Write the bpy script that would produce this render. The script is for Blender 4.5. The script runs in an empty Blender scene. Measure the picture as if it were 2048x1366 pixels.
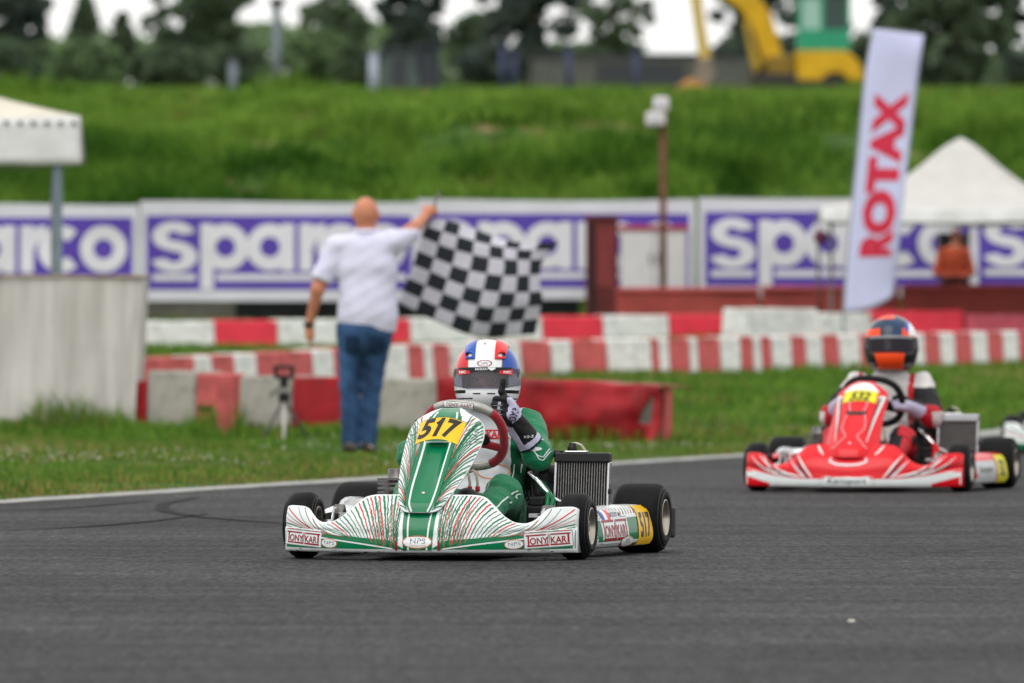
import bpy, bmesh, math, random
import numpy as np
from mathutils import Vector, Matrix, Euler
from mathutils.bvhtree import BVHTree
random.seed(7)
rng = np.random.default_rng(7)
R = math.radians
scene = bpy.context.scene
C = scene.collection

# ------------------------------------------------------------------ camera
cd = bpy.data.cameras.new('camera')
cam = bpy.data.objects.new('camera', cd)
C.objects.link(cam)
cam.location = (0, 0, 1.0)
cam.rotation_euler = (R(90 - 0.2317), 0, 0)
cd.sensor_width = 36.0
cd.lens = 300.0
cd.clip_start = 0.5
cd.clip_end = 9000
cd.dof.use_dof = True
cd.dof.focus_distance = 33.9
cd.dof.aperture_fstop = 4.7
cd.dof.aperture_blades = 0
scene.camera = cam

# ------------------------------------------------------------------ sky and sun (bright overcast)
SUN_EL, SUN_AZ = R(58), R(-150)      # azimuth measured from +Y towards +X
w = bpy.data.worlds.new('World'); scene.world = w; w.use_nodes = True
nt = w.node_tree; nt.nodes.clear()
out = nt.nodes.new('ShaderNodeOutputWorld'); bg = nt.nodes.new('ShaderNodeBackground')
sky = nt.nodes.new('ShaderNodeTexSky'); sky.sky_type = 'NISHITA'; sky.sun_disc = False
sky.sun_elevation = SUN_EL; sky.sun_rotation = SUN_AZ
sky.air_density = 1.0; sky.dust_density = 4.0; sky.ozone_density = 1.0
hs = nt.nodes.new('ShaderNodeHueSaturation'); hs.inputs['Saturation'].default_value = 0.25
nt.links.new(sky.outputs[0], hs.inputs['Color'])
# even layer of bright cloud over that sky
tcw = nt.nodes.new('ShaderNodeTexCoord'); cn_ = nt.nodes.new('ShaderNodeTexNoise'); cn_.inputs['Scale'].default_value = 2.2; cn_.inputs['Detail'].default_value = 5
nt.links.new(tcw.outputs['Generated'], cn_.inputs['Vector'])
cr_ = nt.nodes.new('ShaderNodeMapRange'); cr_.inputs['To Min'].default_value = 5.6; cr_.inputs['To Max'].default_value = 7.2
nt.links.new(cn_.outputs['Fac'], cr_.inputs['Value'])
ct = nt.nodes.new('ShaderNodeMixRGB'); ct.blend_type = 'MULTIPLY'; ct.inputs[0].default_value = 1.0; ct.inputs[1].default_value = (1.0, 0.992, 0.975, 1)
nt.links.new(cr_.outputs[0], ct.inputs[2])
cm = nt.nodes.new('ShaderNodeMixRGB'); cm.inputs[0].default_value = 0.85
nt.links.new(hs.outputs[0], cm.inputs[1]); nt.links.new(ct.outputs[0], cm.inputs[2]); nt.links.new(cm.outputs[0], bg.inputs['Color'])
bg.inputs['Strength'].default_value = 0.15
nt.links.new(bg.outputs[0], out.inputs[0])
ld = bpy.data.lights.new('sun', 'SUN'); ld.energy = 0.8; ld.angle = R(45); ld.color = (1.0, 0.97, 0.92)
lo = bpy.data.objects.new('sun', ld); C.objects.link(lo)
sd = Vector((math.sin(SUN_AZ) * math.cos(SUN_EL), math.cos(SUN_AZ) * math.cos(SUN_EL), math.sin(SUN_EL)))
lo.rotation_euler = (-sd).to_track_quat('-Z', 'Y').to_euler()
vs = scene.view_settings
vs.view_transform = 'Standard'; vs.look = 'None'; vs.exposure = 0.48; vs.gamma = 1.0; vs.use_curve_mapping = False
scene.cycles.use_denoising = True
scene.cycles.max_bounces = 7
scene.cycles.transparent_max_bounces = 8

# ------------------------------------------------------------------ helpers
F, YH = 17067.0, 614.0               # focal length and horizon in photograph pixels
def at(u, v, Y): return Vector(((u - 1024) / F * Y, Y, 1 + (YH - v) / F * Y))
def ax(u, Y): return (u - 1024) / F * Y
def az(v, Y): return 1 + (YH - v) / F * Y

def lin(c):
    return tuple(((x / 255) / 12.92 if x / 255 <= 0.04045 else ((x / 255 + 0.055) / 1.055) ** 2.4) for x in c)

MATS = {}
def mat(name, col, rough=0.5, metal=0.0, var=0.08, scale=6.0, bump=0.0, bscale=40.0, coat=0.0, spec=0.22, sheen=0.0, dirt=0.0, stretch=None, col2=None, detail=4.0, bump_dist=0.01):
    if name in MATS: return MATS[name]
    m = bpy.data.materials.new(name); m.use_nodes = True
    n = m.node_tree; b = n.nodes['Principled BSDF']
    tc = n.nodes.new('ShaderNodeTexCoord')
    vec = tc.outputs['Object']
    if stretch:
        mp = n.nodes.new('ShaderNodeMapping'); mp.inputs['Scale'].default_value = stretch
        n.links.new(vec, mp.inputs['Vector']); vec = mp.outputs[0]
    nz = n.nodes.new('ShaderNodeTexNoise'); nz.inputs['Scale'].default_value = scale; nz.inputs['Detail'].default_value = detail
    n.links.new(vec, nz.inputs['Vector'])
    rp = n.nodes.new('ShaderNodeValToRGB')
    rp.color_ramp.elements[0].position = 0.32; rp.color_ramp.elements[1].position = 0.68
    c1 = tuple(max(0, x * (1 - var)) for x in col); c2 = tuple(min(1, x * (1 + var)) for x in col)
    if col2: c1, c2 = col, col2
    rp.color_ramp.elements[0].color = (*c1, 1); rp.color_ramp.elements[1].color = (*c2, 1)
    n.links.new(nz.outputs['Fac'], rp.inputs[0])
    colout = rp.outputs[0]
    if dirt > 0:
        n2 = n.nodes.new('ShaderNodeTexNoise'); n2.inputs['Scale'].default_value = scale * 2.7; n2.inputs['Detail'].default_value = 8
        n.links.new(tc.outputs['Object'], n2.inputs['Vector'])
        r2 = n.nodes.new('ShaderNodeValToRGB'); r2.color_ramp.elements[0].position = 0.52; r2.color_ramp.elements[1].position = 0.8
        r2.color_ramp.elements[0].color = (0, 0, 0, 1); r2.color_ramp.elements[1].color = (dirt, dirt, dirt, 1)
        n.links.new(n2.outputs['Fac'], r2.inputs[0])
        mx = n.nodes.new('ShaderNodeMixRGB'); mx.inputs[2].default_value = (0.09, 0.075, 0.055, 1)
        n.links.new(r2.outputs[0], mx.inputs[0]); n.links.new(colout, mx.inputs[1]); colout = mx.outputs[0]
    n.links.new(colout, b.inputs['Base Color'])
    mr = n.nodes.new('ShaderNodeMapRange'); mr.inputs['To Min'].default_value = max(0, rough - 0.08); mr.inputs['To Max'].default_value = min(1, rough + 0.08)
    n.links.new(nz.outputs['Fac'], mr.inputs['Value']); n.links.new(mr.outputs[0], b.inputs['Roughness'])
    b.inputs['Metallic'].default_value = metal
    b.inputs['Specular IOR Level'].default_value = spec
    if coat: b.inputs['Coat Weight'].default_value = coat * 0.4; b.inputs['Coat Roughness'].default_value = 0.08
    if sheen: b.inputs['Sheen Weight'].default_value = sheen
    if bump:
        nb = n.nodes.new('ShaderNodeTexNoise'); nb.inputs['Scale'].default_value = bscale; nb.inputs['Detail'].default_value = 5
        n.links.new(vec, nb.inputs['Vector'])
        bp = n.nodes.new('ShaderNodeBump'); bp.inputs['Strength'].default_value = bump; bp.inputs['Distance'].default_value = bump_dist
        n.links.new(nb.outputs['Fac'], bp.inputs['Height']); n.links.new(bp.outputs[0], b.inputs['Normal'])
    MATS[name] = m
    return m

def link(o, parent=None):
    C.objects.link(o)
    if parent is not None: o.parent = parent
    return o
def tag(o, label=None, cat=None, group=None, kind=None):
    if label: o['label'] = label
    if cat: o['category'] = cat
    if group: o['group'] = group
    if kind: o['kind'] = kind
    return o
def thing(name, label, cat, loc=(0, 0, 0), rotz=0.0, group=None):
    o = bpy.data.objects.new(name, None); o.empty_display_size = 0.1
    link(o); o.location = loc; o.rotation_euler = (0, 0, rotz)
    return tag(o, label, cat, group)
def mesh_from(name, verts, faces, mats, idx=None, smooth=True):
    me = bpy.data.meshes.new(name)
    me.from_pydata([tuple(v) for v in verts], [], [tuple(f) for f in faces])
    if not isinstance(mats, (list, tuple)): mats = [mats]
    for m in mats: me.materials.append(m)
    n = len(me.polygons)
    if idx is not None: me.polygons.foreach_set('material_index', np.asarray(idx, dtype=np.int32))
    me.polygons.foreach_set('use_smooth', np.full(n, smooth, dtype=bool))
    me.update()
    return me
def obj(name, me, parent=None, loc=None, rot=None):
    o = bpy.data.objects.new(name, me); link(o, parent)
    if loc is not None: o.location = loc
    if rot is not None: o.rotation_euler = rot
    return o
def quads_mesh(name, V, Q, mats, idx=None, smooth=True):
    """fast mesh from numpy verts (n,3) and quads or tris (m,k)"""
    me = bpy.data.meshes.new(name)
    V = np.asarray(V, dtype=np.float32); Q = np.asarray(Q, dtype=np.int32)
    k = Q.shape[1]
    me.vertices.add(len(V)); me.vertices.foreach_set('co', V.ravel())
    me.loops.add(Q.size); me.loops.foreach_set('vertex_index', Q.ravel())
    me.polygons.add(len(Q)); me.polygons.foreach_set('loop_start', np.arange(0, Q.size, k, dtype=np.int32))
    me.polygons.foreach_set('loop_total', np.full(len(Q), k, dtype=np.int32))
    if not isinstance(mats, (list, tuple)): mats = [mats]
    for m in mats: me.materials.append(m)
    if idx is not None: me.polygons.foreach_set('material_index', np.asarray(idx, dtype=np.int32))
    me.polygons.foreach_set('use_smooth', np.full(len(Q), smooth, dtype=bool))
    me.update(calc_edges=True); me.validate()
    return me

class MB:
    """collects boxes, bars, tubes and lathes of ONE part, then builds one mesh"""
    def __init__(s): s.v = []; s.f = []; s.i = []; s.sm = []
    def add(s, vs_, fs, mi=0, smooth=False):
        o = len(s.v); s.v += [tuple(v) for v in vs_]
        for f in fs: s.f.append(tuple(o + a for a in f)); s.i.append(mi); s.sm.append(smooth)
        return s
    def box(s, lo, hi, mi=0, M=None, ch=0.0):
        x0, y0, z0 = lo; x1, y1, z1 = hi
        if ch > 0:
            bm = bmesh.new(); bmesh.ops.create_cube(bm, size=1)
            for v in bm.verts: v.co = Vector(((x0 + x1) / 2 + v.co.x * (x1 - x0), (y0 + y1) / 2 + v.co.y * (y1 - y0), (z0 + z1) / 2 + v.co.z * (z1 - z0)))
            bmesh.ops.bevel(bm, geom=bm.edges[:], offset=ch, segments=2, affect='EDGES', profile=0.5)
            bm.verts.ensure_lookup_table()
            vs_ = [v.co.copy() for v in bm.verts]; fs = [[v.index for v in f.verts] for f in bm.faces]; bm.free()
        else:
            vs_ = [Vector(p) for p in ((x0, y0, z0), (x1, y0, z0), (x1, y1, z0), (x0, y1, z0), (x0, y0, z1), (x1, y0, z1), (x1, y1, z1), (x0, y1, z1))]
            fs = [(0, 3, 2, 1), (4, 5, 6, 7), (0, 1, 5, 4), (1, 2, 6, 5), (2, 3, 7, 6), (3, 0, 4, 7)]
        if M is not None: vs_ = [M @ v for v in vs_]
        return s.add(vs_, fs, mi, False)
    def tube(s, pts, r, seg=10, mi=0, closed=False, cap=True):
        pts = [Vector(p) for p in pts]; n = len(pts)
        rs = r if isinstance(r, (list, tuple)) else [r] * n
        prev = None; rings = []
        for i in range(n):
            if closed: t = pts[(i + 1) % n] - pts[i - 1]
            else: t = pts[min(i + 1, n - 1)] - pts[max(i - 1, 0)]
            t.normalize()
            if prev is None:
                a = Vector((0, 0, 1)) if abs(t.z) < 0.9 else Vector((1, 0, 0))
                u_ = t.cross(a).normalized()
            else:
                u_ = (prev - t * prev.dot(t)).normalized()
            prev = u_; w_ = t.cross(u_)
            rings.append([pts[i] + (u_ * math.cos(2 * math.pi * k / seg) + w_ * math.sin(2 * math.pi * k / seg)) * rs[i] for k in range(seg)])
        vs_ = [p for rg in rings for p in rg]; fs = []
        for i in range(n if closed else n - 1):
            j = (i + 1) % n
            for k in range(seg):
                l = (k + 1) % seg
                fs.append((i * seg + k, i * seg + l, j * seg + l, j * seg + k))
        s.add(vs_, fs, mi, True)
        if cap and not closed:
            o = len(s.v) - len(vs_)
            s.f.append(tuple(o + k for k in range(seg))[::-1]); s.i.append(mi); s.sm.append(False)
            s.f.append(tuple(o + (n - 1) * seg + k for k in range(seg))); s.i.append(mi); s.sm.append(False)
        return s
    def lathe(s, prof, seg=40, mi=0, M=None, axis='X', closed=True):
        """prof: list of (axial, radius)"""
        vs_ = []; n = len(prof)
        for a, r in prof:
            for k in range(seg):
                c_, d_ = math.cos(2 * math.pi * k / seg) * r, math.sin(2 * math.pi * k / seg) * r
                vs_.append(Vector((a, c_, d_)) if axis == 'X' else Vector((c_, d_, a)))
        if M is not None: vs_ = [M @ v for v in vs_]
        fs = []
        for i in range(n if closed else n - 1):
            j = (i + 1) % n
            for k in range(seg):
                l = (k + 1) % seg
                fs.append((i * seg + k, j * seg + k, j * seg + l, i * seg + l))
        return s.add(vs_, fs, mi, True)
    def build(s, name, mats, parent=None, bevel=0.0, label=None):
        me = mesh_from(name, s.v, s.f, mats, s.i)
        me.polygons.foreach_set('use_smooth', np.array(s.sm, dtype=bool))
        o = obj(name, me, parent)
        if bevel:
            b = o.modifiers.new('bevel', 'BEVEL'); b.width = bevel; b.segments = 2; b.limit_method = 'ANGLE'; b.angle_limit = R(40)
        if label: o['label'] = label
        return o

# ---- signed distance shapes -> one continuous surface
def seg_d(P, a, b, ra, rb):
    a = np.array(a); b = np.array(b); ab = b - a
    h = np.clip(((P - a) @ ab) / (ab @ ab), 0, 1)
    return np.linalg.norm(P - a - h[:, None] * ab, axis=1) - (ra + (rb - ra) * h)
def ell_d(P, c, r, rotx=0.0):
    p = P - np.array(c)
    if rotx:
        cs, sn = math.cos(rotx), math.sin(rotx)
        p = np.stack([p[:, 0], cs * p[:, 1] + sn * p[:, 2], -sn * p[:, 1] + cs * p[:, 2]], 1)
    r = np.array(r); k0 = np.linalg.norm(p / r, axis=1); k1 = np.linalg.norm(p / (r * r), axis=1) + 1e-9
    return k0 * (k0 - 1) / k1
def box_d(P, c, h, r=0.0):
    q = np.abs(P - np.array(c)) - (np.array(h) - r)
    return np.linalg.norm(np.maximum(q, 0), axis=1) + np.minimum(q.max(1), 0) - r
def smin(a, b, k):
    h = np.clip(0.5 + 0.5 * (b - a) / k, 0, 1)
    return b + (a - b) * h - k * h * (1 - h)
def nets(f, lo_, hi_, h):
    lo_ = np.array(lo_, float); hi_ = np.array(hi_, float)
    n = np.ceil((hi_ - lo_) / h).astype(int) + 1
    gx, gy, gz = [lo_[a] + np.arange(n[a]) * h for a in range(3)]
    G = np.stack(np.meshgrid(gx, gy, gz, indexing='ij'), -1).reshape(-1, 3)
    D = np.empty(len(G), np.float64); st = 400000
    for i in range(0, len(G), st): D[i:i + st] = f(G[i:i + st])
    D = D.reshape(n); S = D < 0
    c = [S[dx:n[0] - 1 + dx, dy:n[1] - 1 + dy, dz:n[2] - 1 + dz] for dx in (0, 1) for dy in (0, 1) for dz in (0, 1)]
    cnt = sum(x.astype(np.int8) for x in c)
    act = (cnt > 0) & (cnt < 8)
    ii = np.argwhere(act); idm = -np.ones(act.shape, np.int64); idm[act] = np.arange(len(ii))
    acc = np.zeros((len(ii), 3)); num = np.zeros(len(ii))
    for ax_ in range(3):
        o1, o2 = [a for a in range(3) if a != ax_]
        for p in (0, 1):
            for q in (0, 1):
                A = ii.copy(); A[:, o1] += p; A[:, o2] += q
                B = A.copy(); B[:, ax_] += 1
                da = D[A[:, 0], A[:, 1], A[:, 2]]; db = D[B[:, 0], B[:, 1], B[:, 2]]
                m = (da < 0) != (db < 0)
                t = np.where(m, da / np.where(m, da - db, 1), 0)
                pt = A.astype(float); pt[:, ax_] += t
                acc[m] += pt[m]; num[m] += 1
    V = lo_ + acc / num[:, None] * h
    Q = []
    for ax_ in range(3):
        o1, o2 = [(1, 2), (2, 0), (0, 1)][ax_]
        sl = [slice(None)] * 3; sr = [slice(None)] * 3
        sl[ax_] = slice(0, -1); sr[ax_] = slice(1, None)
        ch = np.argwhere(S[tuple(sl)] != S[tuple(sr)])
        ok = (ch[:, o1] > 0) & (ch[:, o2] > 0) & (ch[:, o1] < n[o1] - 1) & (ch[:, o2] < n[o2] - 1)
        ch = ch[ok]
        ins = S[ch[:, 0], ch[:, 1], ch[:, 2]]
        ids = []
        for p, q in ((1, 1), (0, 1), (0, 0), (1, 0)):
            e = ch.copy(); e[:, o1] -= p; e[:, o2] -= q
            ids.append(idm[e[:, 0], e[:, 1], e[:, 2]])
        q4 = np.stack(ids, 1)
        q4[~ins] = q4[~ins][:, ::-1]
        Q.append(q4)
    Q = np.concatenate(Q); Q = Q[(Q >= 0).all(1)]
    return V, Q
def sdf_obj(name, f, lo_, hi_, h, mats, parent=None, idxf=None, label=None):
    V, Q = nets(f, lo_, hi_, h)
    idx = None
    if idxf is not None: idx = idxf(V[Q].mean(1))
    o = obj(name, quads_mesh(name, V, Q, mats, idx), parent)
    if label: o['label'] = label
    return o
def bvh_of(*objs):
    vs_, fs = [], []
    for o in objs:
        k = len(vs_); vs_ += [v.co.copy() for v in o.data.vertices]
        fs += [[k + i for i in p.vertices] for p in o.data.polygons]
    return BVHTree.FromPolygons(vs_, fs)

# ---- flat print laid on surfaces
TXT = {}
def text2d(s, size=1.0, bold=0.0, shear=0.0, sx=1.0, cell=0.02, space=1.0):
    key = (s, size, bold, shear, sx, cell, space)
    if key in TXT: return TXT[key]
    cu = bpy.data.curves.new('t', 'FONT'); cu.body = s; cu.size = 1.0; cu.offset = bold; cu.shear = shear
    cu.align_x = 'CENTER'; cu.align_y = 'CENTER'; cu.resolution_u = 3; cu.space_character = space
    ob = bpy.data.objects.new('t', cu); C.objects.link(ob)
    dg = bpy.context.evaluated_depsgraph_get()
    me = bpy.data.meshes.new_from_object(ob.evaluated_get(dg))
    bpy.data.objects.remove(ob); bpy.data.curves.remove(cu)
    bm = bmesh.new(); bm.from_mesh(me); bpy.data.meshes.remove(me)
    for v in bm.verts: v.co = Vector((v.co.x * size * sx, v.co.y * size, 0))
    for _ in range(4):
        es = [e for e in bm.edges if e.calc_length() > cell]
        if not es: break
        bmesh.ops.subdivide_edges(bm, edges=es, cuts=1)
        bmesh.ops.triangulate(bm, faces=bm.faces[:])
    bm.verts.ensure_lookup_table()
    cx = (min(v.co.x for v in bm.verts) + max(v.co.x for v in bm.verts)) / 2
    cy = (min(v.co.y for v in bm.verts) + max(v.co.y for v in bm.verts)) / 2
    r = ([(v.co.x - cx, v.co.y - cy) for v in bm.verts], [[v.index for v in f.verts] for f in bm.faces])
    bm.free(); TXT[key] = r
    return r
def grid2d(fn, nu, nv):
    """fn(a,b) -> (x,y) for a,b in 0..1"""
    vs_ = [fn(i / nu, j / nv) for j in range(nv + 1) for i in range(nu + 1)]
    fs = [(j * (nu + 1) + i, j * (nu + 1) + i + 1, (j + 1) * (nu + 1) + i + 1, (j + 1) * (nu + 1) + i) for j in range(nv) for i in range(nu)]
    return vs_, fs
def rect2d(x0, y0, x1, y1, n=8, m=4): return grid2d(lambda a, b: (x0 + (x1 - x0) * a, y0 + (y1 - y0) * b), n, m)
def disc2d(cx, cy, rx, ry, inner=0.0, n=32): return grid2d(lambda a, b: (cx + math.cos(2 * math.pi * a) * rx * (inner + (1 - inner) * b), cy + math.sin(2 * math.pi * a) * ry * (inner + (1 - inner) * b)), n, 3)
def strip2d(pts, wd):
    if not isinstance(wd, (list, tuple)) and len(pts) > 1:
        q = [pts[0]]
        for a, b in zip(pts, pts[1:]):
            m_ = max(1, int(math.dist(a, b) / 0.007))
            q += [(a[0] + (b[0] - a[0]) * k / m_, a[1] + (b[1] - a[1]) * k / m_) for k in range(1, m_ + 1)]
        pts = q
    n = len(pts); vs_ = []
    for i, p in enumerate(pts):
        a = pts[max(i - 1, 0)]; b = pts[min(i + 1, n - 1)]
        dx, dy = b[0] - a[0], b[1] - a[1]; l = math.hypot(dx, dy) + 1e-9
        k = wd[i] if isinstance(wd, (list, tuple)) else wd
        vs_.append((p[0] - dy / l * k / 2, p[1] + dx / l * k / 2)); vs_.append((p[0] + dy / l * k / 2, p[1] - dx / l * k / 2))
    return vs_, [(2 * i, 2 * i + 1, 2 * i + 3, 2 * i + 2) for i in range(n - 1)]
def move2d(sh, dx, dy, rot=0.0, s=1.0):
    c_, s_ = math.cos(rot) * s, math.sin(rot) * s
    return [(x * c_ - y * s_ + dx, x * s_ + y * c_ + dy) for x, y in sh[0]], sh[1]
class Print:
    """gathers flat print shapes, lays each on a surface by rays along the print direction"""
    def __init__(s, bvh, o, u, v, back=0.6, maxd=None):
        s.b = bvh; s.o = Vector(o); s.u = Vector(u).normalized(); s.v = Vector(v).normalized()
        s.d = -(s.u.cross(s.v)).normalized(); s.back = back; s.G = {}; s.g = 'printed_stripes'; s.maxd = maxd
    def put(s, sh, mi, off=0.0015):
        pos = []; hit = []
        for x, y in sh[0]:
            p = s.o + s.u * x + s.v * y - s.d * s.back
            l, n, i_, dist = s.b.ray_cast(p, s.d)
            if l is None or (s.maxd and dist > s.maxd): pos.append(p); hit.append(False); continue
            if n.dot(s.d) > 0: n = -n
            pos.append(l + n * off); hit.append(True)
        V_, F_, I_ = s.G.setdefault(s.g, ([], [], [])); k = len(V_); V_ += pos
        for f in sh[1]:
            if all(hit[a] for a in f):
                q = [pos[a] for a in f]
                dm = max((q[a] - q[a - 1]).length for a in range(len(q)))
                e2 = max(math.dist(sh[0][f[a]], sh[0][f[a - 1]]) for a in range(len(f)))
                if dm < 4 * e2 + 0.01: F_.append(tuple(k + a for a in f)); I_.append(mi)
        return s
    def build(s, name, mats, parent):
        for g, (V_, F_, I_) in s.G.items():
            nm = name if g == 'printed_stripes' else g[0] if isinstance(g, tuple) else g
            o_ = obj(nm, mesh_from(nm, V_, F_, mats, I_, smooth=True), parent)
            if g == 'printed_stripes': o_['kind'] = 'stuff'

def interp(x, xs, ys):
    """smooth (monotone cubic) interpolation"""
    xs = np.array(xs, float); ys = np.array(ys, float); x = np.clip(np.asarray(x, float), xs[0], xs[-1])
    d = np.diff(ys) / np.diff(xs); m = np.zeros(len(xs)); m[0] = d[0]; m[-1] = d[-1]
    for i in range(1, len(xs) - 1):
        m[i] = 0 if d[i - 1] * d[i] <= 0 else 2 / (1 / d[i - 1] + 1 / d[i])
    k = np.clip(np.searchsorted(xs, x, side='right') - 1, 0, len(xs) - 2)
    h = xs[k + 1] - xs[k]; t = (x - xs[k]) / h
    r = (2 * t**3 - 3 * t**2 + 1) * ys[k] + (t**3 - 2 * t**2 + t) * h * m[k] + (-2 * t**3 + 3 * t**2) * ys[k + 1] + (t**3 - t**2) * h * m[k + 1]
    return float(r) if r.ndim == 0 else r
def vnoise(x, y, seed=0):
    """cheap smooth 2-D value noise, -1..1, numpy"""
    x = np.asarray(x, float); y = np.asarray(y, float)
    xi = np.floor(x).astype(np.int64); yi = np.floor(y).astype(np.int64); fx = x - xi; fy = y - yi
    def hsh(a, b):
        q = (a * 374761393 + b * 668265263 + seed * 1442695041) & 0x7fffffff
        q = ((q ^ (q >> 13)) * 1274126177) & 0x7fffffff
        return (q ^ (q >> 16)) % 10007 / 5003.5 - 1
    sx = fx * fx * (3 - 2 * fx); sy = fy * fy * (3 - 2 * fy)
    a = hsh(xi, yi); b = hsh(xi + 1, yi); c = hsh(xi, yi + 1); d = hsh(xi + 1, yi + 1)
    return (a * (1 - sx) + b * sx) * (1 - sy) + (c * (1 - sx) + d * sx) * sy
ORD = ['first', 'second', 'third', 'fourth', 'fifth', 'sixth', 'seventh', 'eighth', 'ninth', 'tenth', 'eleventh', 'twelfth', 'thirteenth', 'fourteenth', 'fifteenth', 'sixteenth', 'seventeenth', 'eighteenth', 'nineteenth', 'twentieth',
       'twenty-first', 'twenty-second', 'twenty-third', 'twenty-fourth', 'twenty-fifth', 'twenty-sixth', 'twenty-seventh', 'twenty-eighth', 'twenty-ninth', 'thirtieth']
# ------------------------------------------------------------------ terrain
E0 = np.array((-2.63, 43.87)); ED = np.array((0.2924, 0.9563)); EN = np.array((0.9563, -0.2924))
def edge_w(x, y): return (x - E0[0]) * EN[0] + (y - E0[1]) * EN[1]     # > 0 on the road
def edge_x(y): return E0[0] + (y - E0[1]) * ED[0] / ED[1]
HY = [-400, 58, 62, 70, 78, 86, 92.5, 94.6, 97.5, 104, 108.5, 113, 140, 175, 260, 330, 600]
HZ = [0, 0, 0.03, 0.19, 0.36, 0.60, 0.86, 0.95, 1.50, 2.85, 3.32, 3.50, 4.35, 5.35, 7.3, 8.2, 8.2]
def H(x, y):
    x = np.asarray(x, float); y = np.asarray(y, float)
    z = interp(y, HY, HZ)
    wv = edge_w(x, y)
    mk = np.clip((-wv - 0.1) / 1.2, 0, 1) * np.clip((y - 30) / 10, 0, 1)
    z = z + mk * 0.025 * vnoise(x * 0.9, y * 0.9, 3)
    bk = np.clip((y - 95) / 3, 0, 1) * np.clip((150 - y) / 30, 0.0, 1)
    z = z + bk * (0.20 * vnoise(x * 0.7, y * 0.45, 5) + 0.11 * vnoise(x * 1.7, y * 1.3, 6) + 0.07 * vnoise(x * 0.16, y * 0.02, 8))
    return z
xs = np.concatenate([[-3000, -1200, -500, -200, -90, -45, -30, -22], np.arange(-16, 16.01, 0.4), [22, 30, 45, 90, 200, 500, 1200, 3000]])
ys = np.concatenate([[-400, -150, -50, 0, 20, 30], np.arange(36, 130, 0.4), np.arange(130, 270, 4), [300, 330, 400, 600, 1200, 2500, 5000]])
XX, YY = np.meshgrid(xs, ys)
ZZ = H(XX, YY)
Vg = np.stack([XX, YY, ZZ], -1).reshape(-1, 3)
nx_, ny_ = len(xs), len(ys)
ij = (np.arange(ny_ - 1)[:, None] * nx_ + np.arange(nx_ - 1)[None]).ravel()
Qg = np.stack([ij, ij + 1, ij + 1 + nx_, ij + nx_], 1)

def ground_mat():
    m = bpy.data.materials.new('turf_soil'); m.use_nodes = True; n = m.node_tree; b = n.nodes['Principled BSDF']
    tc = n.nodes.new('ShaderNodeTexCoord')
    a = n.nodes.new('ShaderNodeTexNoise'); a.inputs['Scale'].default_value = 0.55; a.inputs['Detail'].default_value = 6
    c_ = n.nodes.new('ShaderNodeTexNoise'); c_.inputs['Scale'].default_value = 14; c_.inputs['Detail'].default_value = 5
    for q in (a, c_): n.links.new(tc.outputs['Object'], q.inputs['Vector'])
    r1 = n.nodes.new('ShaderNodeValToRGB'); e = r1.color_ramp.elements
    e[0].position = 0.30; e[0].color = (0.035, 0.075, 0.014, 1); e[1].position = 0.64; e[1].color = (0.27, 0.18, 0.10, 1)
    e2 = e.new(0.56); e2.color = (0.055, 0.115, 0.02, 1)
    n.links.new(a.outputs['Fac'], r1.inputs[0])
    mx = n.nodes.new('ShaderNodeMixRGB'); mx.blend_type = 'MULTIPLY'; mx.inputs[0].default_value = 0.7
    r2 = n.nodes.new('ShaderNodeValToRGB'); r2.color_ramp.elements[0].color = (0.45, 0.45, 0.45, 1); r2.color_ramp.elements[1].color = (1.2, 1.2, 1.1, 1)
    n.links.new(c_.outputs['Fac'], r2.inputs[0]); n.links.new(r1.outputs[0], mx.inputs[1]); n.links.new(r2.outputs[0], mx.inputs[2])
    n.links.new(mx.outputs[0], b.inputs['Base Color']); b.inputs['Roughness'].default_value = 0.95; b.inputs['Specular IOR Level'].default_value = 0.15
    bp = n.nodes.new('ShaderNodeBump'); bp.inputs['Strength'].default_value = 0.8; bp.inputs['Distance'].default_value = 0.04
    n.links.new(c_.outputs['Fac'], bp.inputs['Height']); n.links.new(bp.outputs[0], b.inputs['Normal'])
    return m
tag(obj('ground', quads_mesh('ground', Vg, Qg, ground_mat())), kind='structure')

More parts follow.
